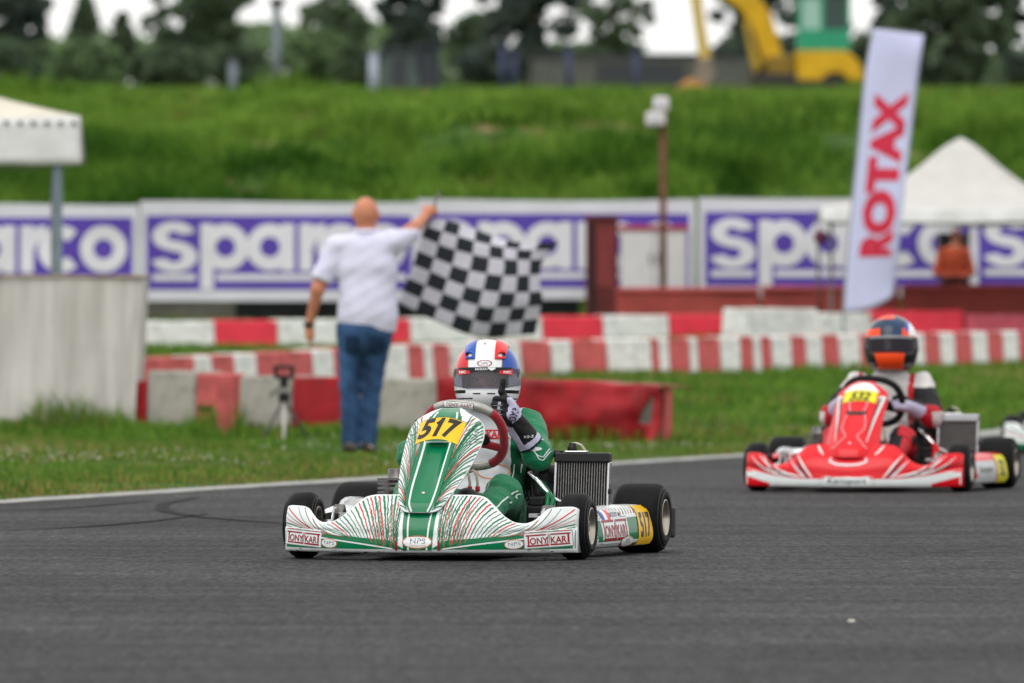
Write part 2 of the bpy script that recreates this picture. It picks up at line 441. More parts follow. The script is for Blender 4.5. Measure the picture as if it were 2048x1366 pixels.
# ------------------------------------------------------------------ road
def asphalt_mat():
    m = bpy.data.materials.new('asphalt'); m.use_nodes = True; n = m.node_tree; b = n.nodes['Principled BSDF']; L = n.links
    tc = n.nodes.new('ShaderNodeTexCoord'); ob = tc.outputs['Object']
    def noise(sc, det=4, vec=None, rough=0.5):
        q = n.nodes.new('ShaderNodeTexNoise'); q.inputs['Scale'].default_value = sc; q.inputs['Detail'].default_value = det; q.inputs['Roughness'].default_value = rough
        L.new(vec or ob, q.inputs['Vector']); return q
    def ramp(src, p0, c0, p1, c1):
        r = n.nodes.new('ShaderNodeValToRGB'); r.color_ramp.elements[0].position = p0; r.color_ramp.elements[1].position = p1
        r.color_ramp.elements[0].color = (*c0, 1); r.color_ramp.elements[1].color = (*c1, 1); L.new(src, r.inputs[0]); return r
    def mix(mode, fac, a, c_):
        x = n.nodes.new('ShaderNodeMixRGB'); x.blend_type = mode
        if isinstance(fac, float): x.inputs[0].default_value = fac
        else: L.new(fac, x.inputs[0])
        for k, s in ((1, a), (2, c_)):
            if isinstance(s, tuple): x.inputs[k].default_value = (*s, 1)
            else: L.new(s, x.inputs[k])
        return x
    big = noise(0.5, 5)
    base = ramp(big.outputs['Fac'], 0.35, (0.0265, 0.0268, 0.0288), 0.70, (0.0425, 0.0428, 0.0450))
    vor = n.nodes.new('ShaderNodeTexVoronoi'); vor.inputs['Scale'].default_value = 55; L.new(ob, vor.inputs['Vector'])
    stone = ramp(vor.outputs['Color'], 0.10, (0.15, 0.15, 0.15), 0.95, (2.9, 2.85, 2.75))
    c1 = mix('MULTIPLY', 0.85, base.outputs[0], stone.outputs[0])
    fine = noise(130, 3)
    fr = ramp(fine.outputs['Fac'], 0.35, (0.35, 0.35, 0.35), 0.70, (1.8, 1.8, 1.8))
    c2 = mix('MULTIPLY', 0.6, c1.outputs[0], fr.outputs[0])
    # rubber laid down along the driving line
    mp = n.nodes.new('ShaderNodeMapping'); mp.inputs['Rotation'].default_value = (0, 0, R(62)); mp.inputs['Scale'].default_value = (0.14, 3.2, 1)
    L.new(ob, mp.inputs['Vector'])
    st = noise(1.0, 6, mp.outputs[0], 0.6)
    sr = ramp(st.outputs['Fac'], 0.36, (1.12, 1.12, 1.12), 0.70, (0.66, 0.66, 0.68))
    c3 = mix('MULTIPLY', 1.0, c2.outputs[0], sr.outputs[0])
    mpg = n.nodes.new('ShaderNodeMapping'); mpg.inputs['Scale'].default_value = (1.0, 0.025, 1.0); L.new(ob, mpg.inputs['Vector'])
    gr_ = noise(85, 4, mpg.outputs[0], 0.7); gg = ramp(gr_.outputs['Fac'], 0.28, (0.76, 0.76, 0.76), 0.72, (1.26, 1.26, 1.25))
    c4 = mix('MULTIPLY', 1.0, c3.outputs[0], gg.outputs[0])
    L.new(c4.outputs[0], b.inputs['Base Color'])
    rr = n.nodes.new('ShaderNodeMapRange'); rr.inputs['To Min'].default_value = 0.62; rr.inputs['To Max'].default_value = 0.9
    L.new(fine.outputs['Fac'], rr.inputs['Value']); L.new(rr.outputs[0], b.inputs['Roughness'])
    b.inputs['Specular IOR Level'].default_value = 0.06
    bp = n.nodes.new('ShaderNodeBump'); bp.inputs['Strength'].default_value = 0.55; bp.inputs['Distance'].default_value = 0.005
    L.new(vor.outputs['Distance'], bp.inputs['Height'])
    bp2 = n.nodes.new('ShaderNodeBump'); bp2.inputs['Strength'].default_value = 0.35; bp2.inputs['Distance'].default_value = 0.003
    L.new(fine.outputs['Fac'], bp2.inputs['Height']); L.new(bp.outputs[0], bp2.inputs['Normal']); L.new(bp2.outputs[0], b.inputs['Normal'])
    return m
def along(s, wv, dz):
    s = np.asarray(s, float); wv = np.asarray(wv, float)
    x = E0[0] + ED[0] * s + EN[0] * wv; y = E0[1] + ED[1] * s + EN[1] * wv
    return np.stack([x, y, interp(y, HY, HZ) + dz], -1)
def strip_mesh(name, ss, ws, dz, m, jag=None):
    S_, W_ = np.meshgrid(ss, ws)
    if jag is not None: W_ = W_ + jag(S_, W_)
    V = along(S_, W_, dz).reshape(-1, 3); a = len(ss)
    ij = (np.arange(len(ws) - 1)[:, None] * a + np.arange(a - 1)[None]).ravel()
    return quads_mesh(name, V, np.stack([ij, ij + a, ij + 1 + a, ij + 1], 1), m)
road_s = np.concatenate([[-300, -60], np.arange(-30, 45, 0.5), [60]])
tag(obj('road', strip_mesh('road', road_s, [-0.02, 0.3, 1, 3, 6, 9, 12, 16, 24, 60], 0.006, asphalt_mat())), kind='structure')
line_m = mat('worn_line_paint', (0.33, 0.33, 0.32), 0.8, var=0.3, scale=9, dirt=0.85, spec=0.08, bump=0.3, bscale=120)
tag(obj('road_edge_line', strip_mesh('road_edge_line', np.arange(-30, 45, 0.12), [0.0, 0.28], 0.010, line_m,
    lambda s, wv: 0.018 * vnoise(s * 3, wv * 40, 2) + 0.012 * vnoise(s * 11, wv * 40, 4))), kind='structure')
# dark skid marks that curve on the road
skid_m = mat('tyre_rubber_mark', (0.021, 0.021, 0.0225), 0.85, var=0.25, scale=20, spec=0.06)
def skid(pts, wd):
    P = [Vector((x, y, 0)) for x, y in pts]; V = []; n_ = 60; Fc = []
    xs_ = interp(np.linspace(0, 1, n_), np.linspace(0, 1, len(pts)), [p[0] for p in pts]); ys_ = interp(np.linspace(0, 1, n_), np.linspace(0, 1, len(pts)), [p[1] for p in pts])
    for i in range(n_):
        a = max(i - 1, 0); b = min(i + 1, n_ - 1); d = Vector((xs_[b] - xs_[a], ys_[b] - ys_[a], 0)).normalized()
        k = wd * (0.35 + 0.65 * math.sin(math.pi * (i + 0.5) / n_))
        for sgn in (-1, 1): V.append((xs_[i] - d.y * k * sgn / 2, ys_[i] + d.x * k * sgn / 2, float(interp(ys_[i], HY, HZ)) + 0.0095))
    Fc = [(2 * i, 2 * i + 1, 2 * i + 3, 2 * i + 2) for i in range(n_ - 1)]
    return tag(obj('skid_mark', mesh_from('skid_mark', V, Fc, skid_m)), kind='structure')
def gp(u, v): y = F / (v - YH); return ((u - 1024) / F * y, y)
skid([gp(395, 998), gp(330, 1011), gp(325, 1022), gp(400, 1037), gp(560, 1050)], 0.07)
skid([gp(-60, 1067), gp(150, 1058), gp(300, 1046), gp(420, 1030)], 0.05)
skid([gp(-60, 1026), gp(120, 1020), gp(300, 1005)], 0.05)
skid([gp(1660, 1170), gp(1800, 1155), gp(2100, 1120)], 0.006)
skid([gp(1690, 1128), gp(1850, 1112), gp(2100, 1085)], 0.007)

# ------------------------------------------------------------------ grass (uncountable: one object each)
def leafmat(name, c, tr=0.35):
    m = bpy.data.materials.new(name); m.use_nodes = True; n = m.node_tree; b = n.nodes['Principled BSDF']
    tc = n.nodes.new('ShaderNodeTexCoord'); q = n.nodes.new('ShaderNodeTexNoise'); q.inputs['Scale'].default_value = 1.3; q.inputs['Detail'].default_value = 4
    n.links.new(tc.outputs['Object'], q.inputs['Vector'])
    r = n.nodes.new('ShaderNodeValToRGB'); r.color_ramp.elements[0].position = 0.3; r.color_ramp.elements[1].position = 0.7
    r.color_ramp.elements[0].color = (*[x * 0.72 for x in c], 1); r.color_ramp.elements[1].color = (*[x * 1.25 for x in c], 1)
    n.links.new(q.outputs['Fac'], r.inputs[0]); n.links.new(r.outputs[0], b.inputs['Base Color'])
    b.inputs['Roughness'].default_value = 0.7; b.inputs['Specular IOR Level'].default_value = 0.08
    t = n.nodes.new('ShaderNodeBsdfTranslucent'); n.links.new(r.outputs[0], t.inputs['Color'])
    mx = n.nodes.new('ShaderNodeMixShader'); mx.inputs[0].default_value = tr
    n.links.new(b.outputs[0], mx.inputs[1]); n.links.new(t.outputs[0], mx.inputs[2])
    n.links.new(mx.outputs[0], n.nodes['Material Output'].inputs[0])
    return m
GR = [leafmat('grass_mid', (0.088, 0.190, 0.022)), leafmat('grass_light', (0.160, 0.275, 0.038)), leafmat('grass_deep', (0.036, 0.105, 0.010)), leafmat('grass_dry', (0.27, 0.21, 0.075))]
def blades(name, x, y, h, wd, idx, lean=0.5, label=None, group=None):
    n_ = len(x); z = H(x, y)
    a = rng.uniform(0, 2 * np.pi, n_); b = rng.uniform(0, 2 * np.pi, n_); ln = rng.uniform(0.1, lean, n_) * h
    base = np.stack([x, y, z - 0.01], 1); sd_ = np.stack([np.cos(a), np.sin(a), np.zeros(n_)], 1) * (wd / 2)[:, None]
    mid = base + np.stack([np.cos(b) * ln * 0.35, np.sin(b) * ln * 0.35, h * 0.6], 1)
    tip = base + np.stack([np.cos(b) * ln, np.sin(b) * ln, h], 1)
    V = np.stack([base - sd_, base + sd_, mid + sd_ * 0.8, tip, mid - sd_ * 0.8], 1).reshape(-1, 3)
    k = np.arange(n_)[:, None] * 5
    T = np.concatenate([k + [0, 1, 2], k + [0, 2, 4], k + [4, 2, 3]], 0)
    return tag(obj(name, quads_mesh(name, V, T, GR, np.tile(idx, 3), smooth=False)), label, None, group, 'stuff')
def pick(n_, p, x, y, sc=0.7, seed=11):
    r = rng.random(n_) + 0.22 * vnoise(x * sc, y * sc, seed)
    return np.clip(np.searchsorted(np.cumsum(p), r), 0, len(p) - 1).astype(np.int32)
# verge by the road
n_ = 150000
y_ = rng.uniform(38, 64, n_); x_ = rng.uniform(-1, 1, n_) * (0.06 * y_ + 1.6)
wv = edge_w(x_, y_); k = wv < -0.01 + 0.05 * vnoise(x_ * 6, y_ * 6, 9)
x_, y_, wv = x_[k], y_[k], wv[k]; n_ = len(x_)
h_ = rng.uniform(0.025, 0.06, n_) * (1 + 0.7 * np.clip(vnoise(x_ * 1.1, y_ * 1.1, 21), -0.6, 1))
near = np.exp(wv / 0.35)
idx = pick(n_, [0.37, 0.22, 0.21, 0.20], x_, y_)
idx = np.where(rng.random(n_) < near * 0.62, 3, idx); h_ = h_ * (1 - 0.45 * near)
blades('grass', x_, y_, h_, rng.uniform(0.004, 0.011, n_), idx, 0.9, 'mown green verge grass along the edge of the asphalt')
# tall tufts round the foot of the white block and barriers
n_ = 26000
y_ = rng.uniform(61.5, 66.0, n_); x_ = rng.uniform(-5.5, 1.7, n_)
foot = 64.6 - 0.55 * (x_ + 3)
foot = np.where(x_ < -2.9, 64.9, np.where(x_ < -1.9, 64.0, 62.0 + (1.2 - x_) * 0.35))
k = np.abs(y_ - foot + rng.uniform(0, 0.6, n_)) < 0.45
x_, y_ = x_[k], y_[k]; n_ = len(x_)
tall = np.where(x_ < -2.0, 0.30, 0.12) * (0.35 + 0.85 * np.clip(vnoise(x_ * 2.3, y_ * 1.5, 33) + 0.35, 0, 1))
blades('long_grass', x_, y_, tall * rng.uniform(0.5, 1.0, n_) + 0.02, rng.uniform(0.006, 0.013, n_), pick(n_, [0.45, 0.33, 0.2, 0.02], x_, y_), 0.7, 'long grass tufts round the foot of the pale block and barriers')
# rising ground between the barriers
n_ = 110000
y_ = rng.uniform(62, 95.2, n_); x_ = rng.uniform(-1, 1, n_) * (0.06 * y_ + 2)
k = edge_w(x_, y_) < -0.05; x_, y_ = x_[k], y_[k]; n_ = len(x_)
blades('field_grass', x_, y_, rng.uniform(0.04, 0.10, n_) * (1 + 0.5 * vnoise(x_, y_, 4)), rng.uniform(0.010, 0.022, n_), pick(n_, [0.44, 0.30, 0.18, 0.08], x_, y_), 0.9, 'short green grass rising between the barrier rows')
# embankment
n_ = 150000
y_ = rng.uniform(95.0, 114, n_); x_ = rng.uniform(-1, 1, n_) * (0.06 * y_ + 2.5)
den = vnoise(x_ * 0.7, y_ * 0.55, 15) + 0.5 * vnoise(x_ * 1.9, y_ * 1.4, 16)
k = rng.random(n_) < np.clip(0.85 + 1.7 * den, 0.02, 1) + (y_ > 106.5) * 1.0
x_, y_, den = x_[k], y_[k], den[k]; n_ = len(x_)
h_ = rng.uniform(0.14, 0.34, n_) * (1 + 0.7 * np.clip(den, -0.7, 0.9)) * np.where(y_ > 106.5, 1.0, 1.0)
idx = np.array([2, 0, 1, 3])[np.clip(np.searchsorted([0.34, 0.62, 0.93], 0.5 + 0.34 * (rng.random(n_) - 0.5) + 0.36 * vnoise(x_ * 0.6, y_ * 0.5, 17) + 0.26 * vnoise(x_ * 1.9, y_ * 1.5, 18)), 0, 3)].astype(np.int32)
idx = np.where((y_ > 105.5) & (rng.random(n_) < 0.55), 1, idx)
blades('bank_grass', x_, y_, h_, rng.uniform(0.02, 0.045, n_), idx, 1.0, 'rough tall grass covering the green embankment behind the banners')
n_ = 60000
y_ = rng.uniform(113, 190, n_); x_ = rng.uniform(-1, 1, n_) * (0.06 * y_ + 3)
blades('hilltop_grass', x_, y_, rng.uniform(0.1, 0.22, n_), rng.uniform(0.03, 0.07, n_), pick(n_, [0.4, 0.32, 0.2, 0.08], x_, y_), 0.9, 'grass on the flat top of the embankment')
# clover heads in the verge
fl = mat('clover_petal', (0.62, 0.60, 0.50), 0.8, var=0.15)
n_ = 1500; y_ = rng.uniform(48, 60.5, n_); x_ = rng.uniform(-1, 1, n_) * (0.06 * y_ + 1)
k = (edge_w(x_, y_) < -0.5) & (vnoise(x_ * 0.8, y_ * 0.4, 41) > 0.05); x_, y_ = x_[k], y_[k]
z_ = H(x_, y_) + rng.uniform(0.04, 0.075, len(x_)); r_ = rng.uniform(0.004, 0.008, len(x_))
oc = np.array([(1, 0, 0), (0, 1, 0), (-1, 0, 0), (0, -1, 0), (0, 0, 1), (0, 0, -1)], float)
V = (np.stack([x_, y_, z_], 1)[:, None] + oc[None] * r_[:, None, None]).reshape(-1, 3)
T = np.array([(0, 1, 4), (1, 2, 4), (2, 3, 4), (3, 0, 4), (1, 0, 5), (2, 1, 5), (3, 2, 5), (0, 3, 5)])
T = (np.arange(len(x_))[:, None, None] * 6 + T[None]).reshape(-1, 3)
tag(obj('clover_flowers', quads_mesh('clover_flowers', V, T, fl)), 'small white clover heads scattered in the mown verge', kind='stuff')
# ------------------------------------------------------------------ racing karts
# local frame: X = the kart's left side, Y = towards the rear, Z = up, origin under the front axle
M_rubber = mat('tyre_rubber', (0.0075, 0.0075, 0.0085), 0.6, var=0.3, scale=30, bump=0.08, bscale=160, spec=0.10)
M_rubber_line = mat('tyre_mould_line', (0.07, 0.075, 0.08), 0.5)
M_rim = mat('cast_magnesium', (0.42, 0.38, 0.32), 0.34, 0.9, var=0.12, scale=25)
M_steel = mat('brushed_steel', (0.55, 0.55, 0.56), 0.28, 1.0, var=0.15, scale=30)
M_chrome = mat('chrome', (0.80, 0.80, 0.81), 0.10, 1.0, var=0.03)
M_darkmetal = mat('dark_cast_metal', (0.16, 0.15, 0.145), 0.45, 0.85, var=0.3, scale=40)
M_blackpl = mat('black_plastic', (0.012, 0.012, 0.013), 0.42, var=0.2, scale=12)
M_blacksh = mat('matt_black_rubber', (0.011, 0.011, 0.012), 0.65, var=0.2, scale=12)
M_seat = mat('grey_fibreglass', (0.12, 0.125, 0.13), 0.4, var=0.15)
M_tank = mat('milky_tank_plastic', (0.62, 0.60, 0.54), 0.4)
M_fin = mat('radiator_fin_edge', (0.30, 0.29, 0.28), 0.4, 0.6, var=0.3, scale=60)
M_hose = mat('clear_hose', (0.45, 0.42, 0.33), 0.25)
M_redclamp = mat('red_anodised', (0.45, 0.02, 0.015), 0.35)
M_red_leather = mat('red_suede', (0.30, 0.008, 0.018), 0.72, var=0.15, scale=80, bump=0.2, bscale=300, sheen=0.3)
M_silver_grip = mat('silver_leather', (0.40, 0.39, 0.36), 0.34, 0.45, var=0.08, scale=40)
M_black_suede = mat('black_suede', (0.014, 0.013, 0.015), 0.8, var=0.2, bump=0.2, bscale=300)
P_white = mat('gloss_white_panel', (0.72, 0.76, 0.755), 0.22, var=0.04, scale=8, coat=0.5, dirt=0.22)
P_green = mat('gloss_green_panel', (0.001, 0.160, 0.062), 0.22, var=0.07, scale=8, coat=0.5)
P_dkgreen = mat('dark_green_print', (0.003, 0.055, 0.022), 0.3, coat=0.3)
P_red = mat('red_print', (0.62, 0.012, 0.02), 0.25, coat=0.4)
P_black = mat('black_print', (0.010, 0.012, 0.012), 0.3, coat=0.3)
P_yellow = mat('yellow_number_plate', (0.80, 0.46, 0.012), 0.3, var=0.05, coat=0.4)
P_maroon = mat('maroon_print', (0.30, 0.012, 0.022), 0.3, coat=0.3)
P_orange = mat('orange_print', (0.70, 0.20, 0.05), 0.3)
P_grey = mat('grey_print', (0.22, 0.23, 0.25), 0.35)
P_blue = mat('blue_print', (0.015, 0.04, 0.28), 0.3, coat=0.3)
P_kred = mat('gloss_red_panel', (0.66, 0.006, 0.014), 0.24, var=0.05, scale=8, coat=0.5)
P_lemon = mat('lemon_number_plate', (0.72, 0.66, 0.03), 0.35, var=0.06)
P_silver = mat('silver_print', (0.50, 0.51, 0.53), 0.3, 0.3)
PRN = [P_green, P_white, P_red, P_black, P_yellow, P_maroon, P_orange, P_grey, P_blue, P_dkgreen, P_kred, P_lemon, P_silver]
GRN, WHT, RED, BLK, YEL, MAR, ORA, GRY, BLU, DGR, KRD, LEM, SIL = range(13)
P_black_scoop = P_black

ZT_X = [0, 0.19, 0.235, 0.285, 0.33, 0.375, 0.405, 0.435, 0.462, 0.485, 0.51, 0.565, 0.592]
ZT_Z = [0.258, 0.257, 0.250, 0.212, 0.172, 0.150, 0.147, 0.156, 0.180, 0.202, 0.209, 0.211, 0.205]
HWF = 0.592
def fairing_mesh(name, m):
    xs_ = np.unique(np.concatenate([np.linspace(-HWF, HWF, 121), [-HWF + 0.006, HWF - 0.006, -HWF + 0.002, HWF - 0.002]]))
    V = []; ns = None
    for x in xs_:
        a = abs(x); zt = interp(a, ZT_X, ZT_Z); t = a / HWF
        e = max(0, (a - (HWF - 0.010)) / 0.010)             # round the outer ends
        zt -= 0.006 * e * e
        yf = -0.365 + 0.20 * t ** 2.3 + 0.012 * e * e
        zb = 0.078 + 0.045 * t
        lean = 0.80 - 0.20 * t - 0.30 * np.clip((a - 0.40) / 0.1, 0, 1)
        stp = 0.0 + 0.010 * np.clip((a - 0.45) / 0.08, 0, 1)
        pts = [(0.13, 0.034), (0.03, 0.030), (0.012, 0.031), (0.004, 0.036), (0.0, 0.045), (-0.002, 0.06), (-0.001, zb - 0.008), (0.002, zb - 0.002), (stp + 0.002, zb + 0.003), (stp + 0.006, zb + 0.009)]
        z0, y0 = zb + 0.009, stp + 0.006
        n_ = 12
        for i in range(1, n_ + 1):
            q = i / n_
            z = z0 + (zt - 0.004 - z0) * q
            pts.append((y0 + lean * (zt - z0) * (q ** 1.7) - 0.006 * math.sin(math.pi * q), z))
        yt = pts[-1][0]
        pts += [(yt + 0.003, zt), (yt + 0.010, zt - 0.001), (yt + 0.014, zt - 0.006)]
        for q in (0.8, 0.5, 0.2): pts.append((y0 + lean * (zt - z0) * q ** 1.7 + 0.028, z0 + (zt - z0) * q - 0.006))
        pts.append((0.13, zb))
        ns = len(pts)
        V += [(x, yf + p[0], p[1]) for p in pts]
    n = len(xs_); Q = []
    for i in range(n - 1):
        for j in range(ns):
            k = (j + 1) % ns
            Q.append((i * ns + j, (i + 1) * ns + j, (i + 1) * ns + k, i * ns + k))
    Q.append(tuple(range(ns))); Q.append(tuple((n - 1) * ns + j for j in range(ns))[::-1])
    return mesh_from(name, V, Q, m)

NZ = [0.188, 0.22, 0.26, 0.35, 0.45, 0.50, 0.55, 0.575, 0.592]
NY = [-0.338, -0.325, -0.285, -0.180, -0.055, 0.008, 0.078, 0.125, 0.185]
NWZ = [0.188, 0.193, 0.205, 0.26, 0.33, 0.40, 0.47, 0.515, 0.545, 0.57, 0.585, 0.592]
NW = [0.040, 0.062, 0.082, 0.108, 0.134, 0.150, 0.157, 0.150, 0.128, 0.086, 0.058, 0.040]
NW_RED = [0.085, 0.105, 0.125, 0.146, 0.142, 0.138, 0.142, 0.138, 0.116, 0.080, 0.055, 0.04]
def nassau_mesh(name, m, scoop=0.030, scoop_lo=0.235, scoop_hi=0.47, NW=NW):
    zs = np.concatenate([np.linspace(0.188, 0.21, 7), np.linspace(0.22, 0.54, 42)[:], np.linspace(0.548, 0.592, 9)])
    ss = np.linspace(-1, 1, 61); V = []
    for lay in (0, 1):
        for z in zs:
            hw = interp(z, NWZ, NW); yc = interp(z, NZ, NY)
            for s in ss:
                x = s * hw; a = abs(x)
                y = yc + 4.6 * max(0, a - 0.045) ** 1.7 + 0.004
                sc = math.exp(-(a / 0.044) ** 4) * np.clip((z - scoop_lo) / 0.16, 0, 1) * np.clip((scoop_hi - z) / 0.012, 0, 1)
                y += scoop * sc
                top = np.clip((z - 0.555) / 0.03, 0, 1)
                y += top * 0.012 * math.exp(-(a / 0.03) ** 2)
                if lay: y += 0.010
                V.append((x, y, z))
    nz, nsx = len(zs), len(ss); Q = []; o = nz * nsx
    for j in range(nz - 1):
        for i in range(nsx - 1):
            a = j * nsx + i
            Q.append((a, a + 1, a + 1 + nsx, a + nsx)); Q.append((o + a, o + a + nsx, o + a + 1 + nsx, o + a + 1))
    rim = [i for i in range(nsx)] + [j * nsx + nsx - 1 for j in range(1, nz)] + [(nz - 1) * nsx + i for i in range(nsx - 2, -1, -1)] + [j * nsx for j in range(nz - 2, 0, -1)]
    for a, b in zip(rim, rim[1:] + rim[:1]): Q.append((b, a, o + a, o + b))
    return mesh_from(name, V, Q, m)

def pod_mesh(name, m, sgn):
    """side pod: rounded bodywork between the wheels on one side"""
    ts = np.concatenate([[0, 0.01, 0.03, 0.06], np.linspace(0.1, 0.9, 17), [0.94, 0.97, 0.99, 1.0]]); V = []; ns = 28
    for t in ts:
        y = 0.225 + 0.68 * t
        xo = 0.585 + 0.085 * t ** 0.9; xi = xo - 0.17
        zt = 0.188 + 0.012 * math.sin(t * 2.2); zb = 0.032
        e = max(0, 1 - t / 0.05, 1 - (1 - t) / 0.05); sh = 1 - 0.16 * min(1, e) ** 3
        cx, cz = (xo + xi) / 2, (zt + zb) / 2; hx, hz = (xo - xi) / 2 * sh, (zt - zb) / 2 * sh
        for k in range(ns):
            a = 2 * math.pi * k / ns; c_, s_ = math.cos(a), math.sin(a); p = 2 / 4.2
            px = math.copysign(abs(c_) ** p, c_) * hx; pz = math.copysign(abs(s_) ** p, s_) * hz
            lean = -0.030 * (pz / hz * 0.5 + 0.5) ** 2
            V.append((sgn * (cx + px + (lean if px > 0 else 0)), y, cz + pz))
    n = len(ts); Q = []
    for i in range(n - 1):
        for k in range(ns):
            l = (k + 1) % ns; f = (i * ns + k, i * ns + l, (i + 1) * ns + l, (i + 1) * ns + k)
            Q.append(f if sgn < 0 else f[::-1])
    Q.append(tuple(range(ns))); Q.append(tuple((n - 1) * ns + k for k in range(ns))[::-1])
    return mesh_from(name, V, Q, m)

WM = {}
def wheel(parent, x, y, Rr, wd, side, steer=0.0):
    key = (Rr, wd)
    if key not in WM:
        h = wd / 2; rr = 0.070
        t = MB()
        t.lathe([(-h + 0.010, rr), (-h + 0.001, rr + 0.012), (-h, rr + 0.03), (-h + 0.006, Rr - 0.028), (-h + 0.016, Rr - 0.010), (-h + 0.030, Rr - 0.0025), (-h * 0.5, Rr), (0, Rr + 0.0008), (h * 0.5, Rr), (h - 0.030, Rr - 0.0025), (h - 0.016, Rr - 0.010), (h - 0.006, Rr - 0.028), (h, rr + 0.03), (h - 0.001, rr + 0.012), (h - 0.010, rr), (0, rr - 0.004)], 56)
        for ra, da in ((Rr - 0.020, 0.0105), (rr + 0.038, 0.0005)):
            for sg in (-1, 1):
                q = [(sg * (h - da + 0.0008 * math.cos(a)), ra + 0.0012 * math.sin(a)) for a in np.linspace(0, 2 * math.pi, 6, endpoint=False)]
                t.lathe(q, 56, 1)
        tm = mesh_from('tyre', t.v, t.f, [M_rubber, M_rubber_line], t.i)
        r = MB()
        r.lathe([(h - 0.012, rr + 0.006), (h - 0.003, rr + 0.005), (h - 0.002, rr - 0.001), (h - 0.008, rr - 0.005), (h - 0.03, rr - 0.012), (h * 0.25, rr - 0.018), (h * 0.2, 0.046), (h * 0.32, 0.040), (h * 0.32, 0.0),
                 (-h * 0.1, 0.0), (-h * 0.1, 0.05), (-h * 0.3, rr - 0.015), (-h + 0.02, rr - 0.010), (-h + 0.003, rr - 0.002), (-h + 0.003, rr + 0.005), (-h + 0.012, rr + 0.006), (0, rr - 0.003)], 48)
        rm = mesh_from('rim', r.v, r.f, M_rim)
        hb = MB()
        hb.lathe([(h * 0.32, 0.03), (h * 0.75, 0.027), (h * 0.78, 0.020), (h * 0.78, 0.0), (h * 0.3, 0.0)], 20)
        for k in range(3):
            a = 2 * math.pi * k / 3
            hb.tube([(h * 0.3, math.cos(a) * 0.036, math.sin(a) * 0.036), (h * 0.5, math.cos(a) * 0.036, math.sin(a) * 0.036)], 0.006, 8)
        hm = mesh_from('hub', hb.v, hb.f, M_steel, hb.i)
        WM[key] = (tm, rm, hm)
    tm, rm, hm = WM[key]
    e = bpy.data.objects.new('wheel', None); e.empty_display_size = 0.05; link(e, parent)
    e.location = (x, y, Rr); e.rotation_euler = (0, 0, steer + (0 if side > 0 else math.pi))
    obj('tyre', tm, e); obj('rim', rm, e); obj('hub', hm, e)
    return e

def zig(p0, pc, p1, n, amp, seed):
    r_ = random.Random(seed); out_ = []
    for i in range(n + 1):
        t = i / n
        x = (1 - t) ** 2 * p0[0] + 2 * t * (1 - t) * pc[0] + t * t * p1[0]; y = (1 - t) ** 2 * p0[1] + 2 * t * (1 - t) * pc[1] + t * t * p1[1]
        out_.append((x + r_.uniform(-amp, amp), y + r_.uniform(-amp, amp)))
    return out_

def maker_logo(pr, cx, cz, wdt, rot=0.0, fl=1.0):
    """white box, red bars and the maker's red letters"""
    h = wdt * 0.33
    g_ = pr.g; pr.g = ('maker_sticker', len(pr.G))
    def put(sh, mi, off): pr.put(move2d(sh, cx, cz, rot), mi, off)
    put(rect2d(-wdt / 2 - 0.003, -h / 2 - 0.003, wdt / 2 + 0.003, h / 2 + 0.003, 10, 4), GRY, 0.0022)
    put(rect2d(-wdt / 2, -h / 2, wdt / 2, h / 2, 10, 4), WHT, 0.0028)
    b = h * 0.10
    put(rect2d(-wdt * 0.47, h * 0.33, -wdt * 0.04, h * 0.33 + b, 8, 1), MAR, 0.0036)
    put(rect2d(wdt * 0.06, h * 0.33, wdt * 0.47, h * 0.33 + b, 8, 1), MAR, 0.0036)
    put(rect2d(-wdt * 0.45, -h * 0.40, wdt * 0.0, -h * 0.40 + b, 8, 1), MAR, 0.0036)
    put(rect2d(wdt * 0.04, -h * 0.40, wdt * 0.45, -h * 0.40 + b, 8, 1), MAR, 0.0036)
    put(rect2d(-wdt * 0.435, -h * 0.28, -wdt * 0.40, h * 0.36, 1, 4), MAR, 0.0036)
    t1 = text2d('ONY', h * 0.66, 0.022, 0.0, 0.80, 0.02, 1.0); put(move2d(t1, -wdt * 0.195, -h * 0.03), MAR, 0.0036)
    t2 = text2d('KAR', h * 0.66, 0.022, 0.0, 0.80, 0.02, 1.0); put(move2d(t2, wdt * 0.220, -h * 0.03), MAR, 0.0036)
    put(rect2d(wdt * 0.40, -h * 0.27, wdt * 0.44, h * 0.36, 1, 4), MAR, 0.0036)
    put(strip2d([(-wdt * 0.035, -h * 0.42), (wdt * 0.01, h * 0.42)], wdt * 0.016), DGR, 0.0036)
    put(strip2d([(0.0, -h * 0.42), (wdt * 0.045, h * 0.42)], wdt * 0.016), RED, 0.0036)
    pr.g = g_
def team_oval(pr, cx, cz, rx, ry, rot=0.0, sub=True):
    g_ = pr.g; pr.g = ('team_sticker', len(pr.G))
    put = lambda sh, mi, off: pr.put(move2d(sh, cx, cz, rot), mi, off)
    put(disc2d(0, 0, rx, ry), ORA, 0.0034)
    put(disc2d(0, 0, rx * 0.955, ry * 0.90), BLK, 0.0040)
    put(disc2d(0, 0, rx * 0.925, ry * 0.85), WHT, 0.0046)
    t = text2d('NPS', ry * 1.02, 0.004, 0.0, 1.35, 0.02, 1.1); put(move2d(t, rx * 0.03, ry * 0.12), GRY, 0.0054)
    if sub:
        t = text2d('RACING TEAM', ry * 0.27, 0.0, 0.0, 1.25, 0.02, 1.2); put(move2d(t, rx * 0.03, -ry * 0.52), ORA, 0.0054)
    pr.g = g_

